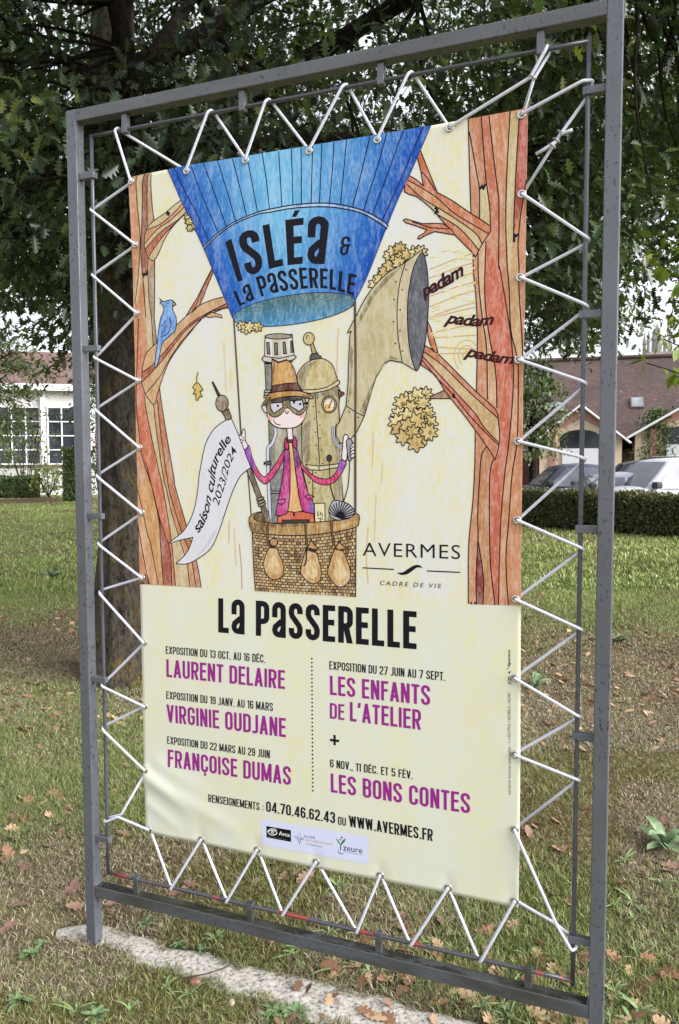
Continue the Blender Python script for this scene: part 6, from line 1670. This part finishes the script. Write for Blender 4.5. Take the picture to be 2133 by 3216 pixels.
class UVB:
    """quads with metric uv so that tile courses run along the eaves"""
    def __init__(s): s.v = []; s.f = []; s.uv = []
    def quad(s, P):
        P = [np.array(p_, float) for p_ in P]; n = len(s.v); s.v += [tuple(p_) for p_ in P]; s.f.append(tuple(range(n, n + len(P))))
        u_ = unit(P[1] - P[0]); nn = np.cross(u_, P[-1] - P[0]); w_ = unit(np.cross(nn, u_))
        s.uv += [((p_ - P[0]) @ u_, (p_ - P[0]) @ w_) for p_ in P]
    def build(s, name, mat, parent, thick=.0):
        me = bpy.data.meshes.new(name); me.from_pydata(s.v, [], s.f); me.materials.append(mat); uvl = me.uv_layers.new(name='uv')
        uvl.data.foreach_set('uv', np.array(s.uv, np.float32).ravel()); me.update(); o = link(bpy.data.objects.new(name, me), parent)
        if thick: md = o.modifiers.new('t', 'SOLIDIFY'); md.thickness = thick; md.offset = -1
        return o
bc = at(1850, 1445, 37.0)
house = empty('tiled_building', (bc[0], bc[1], 0), R(5.0)); tag(house, 'long cream building with old red tiled roof, arched dormers and rooflights behind the cars', 'building')
HX0, HX1 = -14.0, 16.0
EAVE, RIDGE, DPT = 2.25, 6.95, 5.2
b = MB(); b.box((HX0, 0, 0), (HX1, 9.5, EAVE)); b.build('wall', CREAM, house)
b = UVB(); b.quad([(HX0 - .3, -.35, EAVE - .1), (HX1 + .3, -.35, EAVE - .1), (HX1 + .3, DPT, RIDGE), (HX0 - .3, DPT, RIDGE)]); b.quad([(HX1 + .3, 10.6, EAVE - .1), (HX0 - .3, 10.6, EAVE - .1), (HX0 - .3, DPT, RIDGE), (HX1 + .3, DPT, RIDGE)])
roof = b.build('roof', TILE, house, .12)
b = MB(); b.tube([(x_, DPT, RIDGE + .05) for x_ in np.arange(HX0, HX1 + .1, .4)], .12, 8); b.build('ridge_tiles', TILE2, roof)
b = MB(); b.tube([(HX0 - .3, -.42, EAVE - .14), (HX1 + .3, -.42, EAVE - .14)], .07, 8); b.build('gutter', simple('gutter_zinc', lin((120, 116, 116)), .4, .5, .5), house)
def gable(cx, wd, fy, eave, peak, arch=True):
    hw = wd / 2
    V = [(cx - hw, fy, 0), (cx + hw, fy, 0), (cx + hw, fy, eave), (cx, fy, peak), (cx - hw, fy, eave)]
    b = MB(); b.add(V + [(x_, .3, z_) for x_, _, z_ in V[:2]] + [(cx + hw, 1.2, eave), (cx, 2.2, peak), (cx - hw, 1.2, eave)], [(0, 1, 2, 3, 4), (1, 6, 7, 2), (0, 4, 9, 5)])
    b.build('gable_wall', CREAM, house)
    b = UVB(); ov = .35
    sl = (peak - eave) / hw
    for sg in (-1, 1):
        ex, ez = cx + sg * (hw + ov), eave - sl * ov
        bk = 5.0
        P = [(ex, fy - .3, ez), (ex, bk, ez), (cx, bk, peak + .02), (cx, fy - .3, peak + .02)]
        b.quad(P if sg > 0 else [P[1], P[0], P[3], P[2]])
    gr = b.build('gable_roof', TILE2, house, .10)
    b = MB()
    for sg in (-1, 1): b.tube([(cx + sg * (hw + ov), fy - .32, eave - sl * ov - .08), (cx, fy - .32, peak - .06)], .055, 6)
    b.build('barge_board', WPAINT, gr)
    # arched window with dark glass, trim and a pale shutter below
    aw, a0, a1_ = hw * .50, eave - .15, eave + .26
    ar = [(cx + aw * math.cos(t_), fy - .05, a0 + (a1_ - a0) * math.sin(t_)) for t_ in np.linspace(0, math.pi, 18)]
    b = MB(); pts = [(cx - aw, fy - .05, a0 - .40), (cx + aw, fy - .05, a0 - .40)] + ar
    b.add(pts, [tuple(range(len(pts)))]); wn = b.build('window', GLASS, house)
    b = MB()
    fw_ = hw * .68; fz = peak - .30 - sl * fw_
    for sg in (-1, 1):
        b.box((cx + sg * fw_ - .13, fy - .10, .05), (cx + sg * fw_ + .13, fy - .005, fz + .05))
        b.add([(cx + sg * (fw_ + .13), fy - .10, fz - .08), (cx + sg * (fw_ + .13), fy - .10, fz + .18), (cx, fy - .10, peak - .22), (cx, fy - .10, peak - .56)], [(0, 1, 2, 3) if sg < 0 else (3, 2, 1, 0)])
    b.build('surround', ROSE, wn)
    b = MB(); b.box((cx - aw + .12, fy - .09, .2), (cx + aw - .12, fy - .03, a0 - .42)); b.build('panel', WPAINT, wn)
def hx(p_, d): 
    w_ = at(p_, 1445, d) - bc; c_, s_ = math.cos(R(5)), math.sin(R(5)); return c_ * w_[0] + s_ * w_[1]
gable(hx(1822, 34.5), 3.5, -2.2, 2.75, 4.15)
gable(hx(2165, 34.5), 4.6, -2.2, 2.9, 4.25)
for (p_, zf, ww, hh) in ((1738, .44, 1.0, .75), (1995, .47, .6, .8)):
    x_ = hx(p_, 39); y_ = -.35 + (DPT + .35) * zf; z_ = EAVE - .1 + (RIDGE - EAVE + .1) * zf
    sl = np.array([0, DPT + .35, RIDGE - EAVE + .1]); sl /= np.linalg.norm(sl); nn = np.array([0, -sl[2], sl[1]])
    def rq_(a_, c_, o_): return np.array([x_ + a_, y_, z_]) + sl * c_ + nn * o_
    b = MB(); V = [rq_(a_, c_, o_) for o_ in (-.02, .10) for a_, c_ in ((-ww / 2, -hh / 2), (ww / 2, -hh / 2), (ww / 2, hh / 2), (-ww / 2, hh / 2))]
    b.add(V, [(4, 5, 6, 7), (0, 1, 5, 4), (1, 2, 6, 5), (2, 3, 7, 6), (3, 0, 4, 7)]); rl = b.build('rooflight', simple('rooflight_frame', lin((110, 104, 104)), .5), house)
    b = MB(); b.add([rq_(a_, c_, .112) for a_, c_ in ((-ww * .42, -hh * .42), (ww * .42, -hh * .42), (ww * .42, hh * .42), (-ww * .42, hh * .42))], [(0, 1, 2, 3)]); b.build('pane', SKYGL, rl)
for p_, wd_ in ((1640, 1.1),):
    x_ = hx(p_, 36.5); b = MB(); b.box((x_ - wd_, -.06, .1), (x_ + wd_, -.02, 1.75)); b.build('door', simple('dark_red_door', lin((92, 50, 50)), .6), house)
# ivy on the wall between the gables
g0 = at(2065, 1410, 34.2)
iv_r = empty('ivy', (g0[0], g0[1], 0)); tag(iv_r, 'dense green ivy climbing the cream wall between the two gables', 'climbing plant')
q = np.random.default_rng(8); n = 3800
zz_ = q.uniform(0, 3.9, n); xx_ = q.normal(0, .5, n) * (1.25 - .22 * zz_); P = np.stack([xx_ * 1.2, q.normal(-.1, .16, n), zz_], -1)
leaves('foliage', P, q.normal(0, 1, (n, 3)) + [0, 0, -.6], q.normal(0, .5, (n, 3)) + [0, -1, .3], .13 * q.uniform(.6, 1.3, n), np.clip(q.beta(2, 2.5, n), 0, 1), HEDGE2, iv_r, False)
b = MB()
for k in range(5): b.tube(spline([(-.3 + .15 * k, .05, 0), (-.4 + .2 * k, .02, 1.4), (-.25 + .14 * k, .0, 3.2)], 5), .025, 6)
b.build('stem', BARK2, iv_r)
# church tower far behind
ct_ = at(2055, 1445, 120)
ch = empty('church_tower', (ct_[0], ct_[1], 0), R(12)); tag(ch, 'distant grey stone church tower with pointed pinnacles above the tiled roof', 'church tower')
ST = simple('grey_stone', lin((150, 146, 146)), .9, .2, 0, .12, .6)
b = MB(); b.box((-1.6, -1.6, 0), (1.6, 1.6, 17.2)); b.build('shaft', ST, ch)
b = MB(); b.box((-1.85, -1.85, 17.2), (1.85, 1.85, 17.7)); b.build('parapet', ST, ch)
for sx_ in (-1, 1):
    for sy_ in (-1, 1):
        b = MB(); b.tube([(sx_ * 1.5, sy_ * 1.5, 17.7), (sx_ * 1.5, sy_ * 1.5, 19.2), (sx_ * 1.5, sy_ * 1.5, 19.25), (sx_ * 1.5, sy_ * 1.5, 21.0)], [.28, .26, .36, .03], 8); b.build('pinnacle', ST, ch)
b = MB(); b.tube([(0, 0, 17.7), (0, 0, 19.6), (0, 0, 19.7), (0, 0, 22.2)], [.8, .75, .95, .04], 8); b.build('spire', ST, ch)
for sx_ in (-.6, .6):
    b = MB(); b.box((sx_ - .3, -1.66, 13.2), (sx_ + .3, -1.61, 16.2)); b.build('louvre_opening', simple('dark_opening', (.03, .03, .035), .9), ch)

# ------------------------------------------------------------------ white house, garden wall and planting on the left
lc = at(150, 1445, 46.0)
rzL = math.atan2(-( -.66), 1) 
wh = empty('white_house', (lc[0], lc[1], 0), R(36)); tag(wh, 'white house with large gridded windows and a red tiled roof at the left', 'house')
LX0, LX1, LE, LR = -14.0, 11.0, 6.0, 8.6
b = MB(); b.box((LX0, .25, 0), (LX1, 9, LE)); b.build('wall', WHITEW, wh)
b = UVB(); b.quad([(LX0 - .4, -.5, LE + .1), (LX1 + .4, -.5, LE + .1), (LX1 + .4, 4.6, LR), (LX0 - .4, 4.6, LR)]); b.quad([(LX1 + .4, 9.7, LE + .1), (LX0 - .4, 9.7, LE + .1), (LX0 - .4, 4.6, LR), (LX1 + .4, 4.6, LR)])
rfl = b.build('roof', TILE3, wh, .12)
b = MB(); b.box((LX0 - .4, -.58, LE - .25), (LX1 + .4, -.42, LE + .12)); b.build('fascia', WPAINT, wh)
for i_, x_ in enumerate(np.arange(LX0 + .3, LX1 - 2.5, 2.75)):
    b = MB(); b.box((x_, .18, 1.55), (x_ + 2.3, .245, 4.85)); wn = b.build('window', GLASS, wh)
    b = MB()
    for k in range(4): b.box((x_ + 2.3 * k / 3 - .035, .10, 1.5), (x_ + 2.3 * k / 3 + .035, .178, 4.9))
    for k in range(5): b.box((x_ + .036, .11, 1.52 + 3.3 * k / 4 - .03), (x_ + 2.264, .176, 1.52 + 3.3 * k / 4 + .03))
    b.build('frame', WPAINT, wn)
    b = MB(); b.box((x_ - .36, -.1, 0), (x_ - .12, .24, LE - .26)); b.build('pilaster', WPAINT, wh)
for x_ in (-6.0, 1.5):
    b = MB(); b.box((x_, 1.6, 6.9), (x_ + .9, 1.7, 7.6)); 
wl = gnd(-60, 1549); w0_ = at(-150, 1445, 38.5); w1_ = at(560, 1445, 39.5)
dv = w1_ - w0_; ang_ = math.atan2(dv[1], dv[0]); Lw = float(np.linalg.norm(dv[:2]))
gw = empty('garden_wall', (w0_[0], w0_[1], 0), ang_); tag(gw, 'low pale rendered garden wall with dark coping in front of the white house', 'wall')
b = MB(); b.box((0, 0, 0), (Lw, .22, 1.38)); b.build('wall_face', WHITEW, gw)
b = MB(); b.box((-.05, -.06, 1.383), (Lw + .05, .28, 1.50)); b.build('coping', simple('dark_coping', lin((98, 84, 80)), .8), gw)
bb0, bb1 = at(-150, 1445, 35.5), at(178, 1445, 35.5)
tb_ = empty('bench_beam', (0, 0, 0)); bpy.data.objects.remove(tb_)
a_, c_ = at(-200, 1445, 36.0), at(110, 1445, 36.5)
hedge('low_hedge', (a_[0], a_[1]), (c_[0], c_[1]), .92, .8, 6000, .10, HEDGE2, 'low clipped green hedge along the garden wall at the left edge', seed=5)
a_, c_ = at(196, 1445, 33.0), at(256, 1445, 33.2)
hedge('tall_hedge_block', (a_[0], a_[1]), (c_[0], c_[1]), 2.15, .9, 5200, .10, HEDGE2, 'tall clipped hedge block beside the left post', seed=6)
def shrub(name, p_, d, hgt, rad, n, size, mat, label, seed):
    q = np.random.default_rng(seed); f = at(p_, 1445, d); root = empty(name, (f[0], f[1], 0)); tag(root, label, 'shrub')
    b = MB()
    for k in range(7):
        a = k * .9; b.tube(spline([(0, 0, 0), (rad * .3 * math.cos(a), rad * .3 * math.sin(a), hgt * .4), (rad * .6 * math.cos(a), rad * .6 * math.sin(a), hgt * .8)], 4), .02, 6)
    b.build('stem', BARK2, root)
    v_ = unit(q.normal(0, 1, (n, 3))); k_ = q.uniform(.3, 1, n) ** .5; P = v_ * k_[:, None] * np.array([rad, rad, hgt * .5]) * (1 + .2 * np.sin(v_[:, :1] * 7 + v_[:, 1:2] * 5)); P[:, 2] += hgt * .52
    leaves('foliage', P, q.normal(0, .8, (n, 3)) + [0, 0, .2], q.normal(0, .5, (n, 3)) + [0, 0, 1], size * q.uniform(.6, 1.3, n), np.clip(q.beta(2, 2.4, n), 0, 1), mat, root, False)
    return root
shrub('garden_shrub', 75, 37, 4.0, 1.5, 800, .17, FARLEAF, 'loose tall shrub before the gridded windows at the left', 31)
shrub('garden_shrub', 150, 36.5, 1.5, 1.0, 900, .14, YELLEAF, 'low yellow green shrub between the low hedge and the hedge block', 32)
shrub('garden_shrub', 345, 34, 2.6, .9, 900, .14, FARLEAF, 'loose shrub between the left post and the oak trunk', 33)
ro = shrub('rose_bush', 312, 35.5, 2.6, .6, 300, .14, FARLEAF, 'bush with pink blossom showing between the post and the oak trunk', 34)
q = np.random.default_rng(3); n = 60
leaves('blossom', q.normal(0, .35, (n, 3)) * [1, 1, .5] + [0, -.3, 2.4], q.normal(0, 1, (n, 3)), q.normal(0, 1, (n, 3)), np.full(n, .16), q.random(n), leaf_mat('pink_petals', [(200, 90, 110), (226, 130, 140)]), ro, False)
ed = MB(); e0_, e1_ = at(-120, 1445, 31.0), at(180, 1445, 32.5)
dv = e1_ - e0_
ed.box((0, 0, 0), (float(np.linalg.norm(dv[:2])), .2, .16)); eo = ed.build('timber_edging', simple('old_timber', lin((98, 84, 70)), .9)); eo.location = (e0_[0], e0_[1], 0); eo.rotation_euler = (0, 0, math.atan2(dv[1], dv[0]))
tag(eo, 'old brown timber edging beam lying at the far end of the lawn', 'timber edging')

# ------------------------------------------------------------------ parked cars
def paint(name, c, metal=.3):
    m, nt, p = new_mat(name)
    nt.links.new(ramp(nt, noise(nt, 3, 3), [(.3, tuple(np.array(c) * .94)), (.7, tuple(np.minimum(np.array(c) * 1.06, 1)))]), p.inputs['Base Color'])
    p.inputs['Roughness'].default_value = .3; p.inputs['Metallic'].default_value = 0.0; p.inputs['Specular IOR Level'].default_value = .4
    return m
CARGL = glass_mat('car_glass', (.13, .13, .17), .06); RUB = simple('tyre_rubber', (.02, .02, .02), .85); RIM = simple('alloy_rim', (.5, .5, .52), .3, .5, .9); BLKP = simple('black_trim', (.025, .025, .028), .5); LAMP = glass_mat('headlamp_glass', (.6, .6, .62), .1)
def car(loc, rz, col, label, L=4.2, W=1.76, H=1.5, metal=.3, mpv=False):
    """x forward; lofted body, glasshouse with screens and side windows, wheels, lamps, mirrors"""
    root = empty('parked_car', loc, rz); tag(root, label, 'car')
    P = paint('car_paint', col, metal)
    belt = .93 if mpv else .88; hood = .98 if mpv else .86
    st = [(-.5, .62, .40, .72), (-.485, .80, .28, .90), (-.40, .86, .20, belt + .04), (-.25, .88, .18, belt + .03), (0, .88, .18, belt), (.14, .88, .18, belt - .01), (.24, .87, .18, hood + .02), (.36, .85, .20, hood - .05), (.44, .80, .22, hood - .14), (.485, .70, .28, hood - .26), (.5, .58, .38, .56)]
    V, F = [], []; ns = 14
    for x_, hw, zb, zt in st:
        hw = hw * W / 1.76
        sec = [(-hw * .9, zb), (-hw, zb + .12), (-hw * 1.0, (zb + zt) / 2), (-hw * .97, zt - .12), (-hw * .90, zt - .03), (-hw * .6, zt + .012), (-hw * .2, zt + .02)]
        for y_, z_ in sec + [(-a_, c_) for a_, c_ in sec[::-1]]: V.append((x_ * L, y_, z_))
    for i in range(len(st) - 1):
        for j_ in range(ns): F.append((i * ns + j_, i * ns + (j_ + 1) % ns, (i + 1) * ns + (j_ + 1) % ns, (i + 1) * ns + j_))
    F += [tuple(range(ns))[::-1], tuple(range((len(st) - 1) * ns, len(st) * ns))]
    body = mesh_np('body', V, F, P, root, True)
    # glasshouse
    fb_, ft2, rt, rb = (.30, .10, -.34, -.455) if mpv else (.22, .05, -.24, -.40)
    hwb, hwt = .80 * W / 1.76, .62 * W / 1.76
    zb, zt = belt - .02, H
    rows = [(fb_, hwb, zb), (ft2 + .02, hwt + .02, zt - .07), (ft2 - .05, hwt, zt - .01), ((ft2 + rt) / 2, hwt, zt + .02), (rt + .04, hwt, zt - .02), (rt - .01, hwt + .02, zt - .09), (rb, hwb, zb)]
    V = []; 
    for x_, hw, z_ in rows:
        V += [(x_ * L, -hw, z_ - .035), (x_ * L, -hw * .86, z_), (x_ * L, 0, z_ + .02), (x_ * L, hw * .86, z_), (x_ * L, hw, z_ - .035)]
    F = [(i * 5 + j_, i * 5 + j_ + 1, i * 5 + j_ + 6, i * 5 + j_ + 5) for i in range(len(rows) - 1) for j_ in range(4)]
    lo = [(x_ * L, s_ * hwb, zb - .05) for s_ in (-1, 1) for x_ in (fb_, rb)]
    F += [(0, 5, 10, 15, 20, 25, 30), (34, 29, 24, 19, 14, 9, 4)]
    mesh_np('roof', V, F, P, root, True)
    def lerp(a_, c_, t_): return np.array(a_) * (1 - t_) + np.array(c_) * t_
    def panel(q4, name, push):
        q4 = [np.array(p_, float) for p_ in q4]; nn = unit(np.cross(q4[1] - q4[0], q4[3] - q4[0])); 
        b = MB(); b.add([p_ + nn * push for p_ in q4], [(0, 1, 2, 3)]); return b.build(name, CARGL, root)
    bl, br2, tr, tl = (fb_ * L, -hwb, zb), (fb_ * L, hwb, zb), ((ft2 + .02) * L, hwt + .02, zt - .07), ((ft2 + .02) * L, -hwt - .02, zt - .07)
    ws = [lerp(lerp(bl, br2, .05), lerp(tl, tr, .05), .06), lerp(lerp(bl, br2, .95), lerp(tl, tr, .95), .06), lerp(lerp(bl, br2, .93), lerp(tl, tr, .93), .95), lerp(lerp(bl, br2, .07), lerp(tl, tr, .07), .95)]
    panel(ws, 'windscreen', .03)
    bl, br2, tr, tl = (rb * L, hwb, zb), (rb * L, -hwb, zb), ((rt - .01) * L, -hwt - .02, zt - .09), ((rt - .01) * L, hwt + .02, zt - .09)
    panel([lerp(bl, br2, .08), lerp(bl, br2, .92), lerp(tr, br2, .08) , lerp(tl, bl, .08)], 'rear_window', .03)
    for s_ in (-1, 1):
        xm = (ft2 + rt) / 2 + .02
        for (xa, xb, ta, tb_) in ((fb_ - .055, xm + .012, ft2 - .02, xm + .012), (xm - .012, rb + .07, xm - .012, rt + .05)):
            q4 = [(xa * L, s_ * (hwb - .002), zb + .02), (xb * L, s_ * (hwb - .002), zb + .02), (tb_ * L, s_ * (hwt + .006), zt - .10), (ta * L, s_ * (hwt + .006), zt - .10)]
            if s_ > 0: q4 = q4[::-1]
            n0 = unit(np.cross(np.array(q4[1]) - q4[0], np.array(q4[3]) - q4[0])); panel(q4, 'side_window', .012 if n0[1] * s_ > 0 else -.012)
        b = MB(); b.box(((fb_ - .06) * L - .09, s_ * (hwb + .06) - .10, zb + .04), ((fb_ - .06) * L + .09, s_ * (hwb + .06) + .10, zb + .20)); b.build('mirror', BLKP, root, bevel=.035, seg=3)
        b = MB(); b.box((.44 * L, s_ * .62 * W / 1.76 - .16, hood - .30), (.475 * L, s_ * .62 * W / 1.76 + .16, hood - .17)); b.build('headlight', LAMP, root, bevel=.03, seg=2)
        for xw in (-.30, .31):
            b = MB(); y0 = s_ * (W / 2 - .10)
            b.tube([(xw * L, y0 - .10 * 1, .31), (xw * L, y0 + .10, .31)], .31, 20); wl_ = b.build('wheel', RUB, root, bevel=.03)
            b = MB(); b.tube([(xw * L, y0 + s_ * .09, .31), (xw * L, y0 + s_ * .112, .31)], .20, 16); b.build('rim', RIM, wl_)
    b = MB(); b.box((.462 * L, -.45, .50), (.505 * L, .45, .62)); b.build('grille', BLKP, root, bevel=.01)
    if mpv:
        for s_ in (-1, 1):
            b = MB(); b.tube([((ft2 - .06) * L, s_ * hwt * .92, zt + .045), ((rt + .06) * L, s_ * hwt * .92, zt + .045)], .018, 6); b.build('roof_rail', BLKP, root)
    return root
def carpos(p_, d): a_ = at(p_, 1445, d); return (a_[0], a_[1], .03)
car(carpos(1775, 23.5), R(202), lin((64, 70, 84)), 'dark blue grey hatchback parked behind the hedge next to the banner', H=1.52)
car(carpos(1908, 20.8), R(200), lin((150, 156, 168)), 'low pale silver hatchback parked between the grey and the white car', H=1.30, L=3.9)
car(carpos(2108, 20.2), R(216), lin((196, 199, 206)), 'tall white people carrier with wide windscreen right of the right post', H=1.68, L=4.4, W=1.85, metal=0.0, mpv=True)
car(carpos(1985, 27), R(190), lin((52, 54, 60)), 'dark car parked furthest back behind the white people carrier', H=1.60)
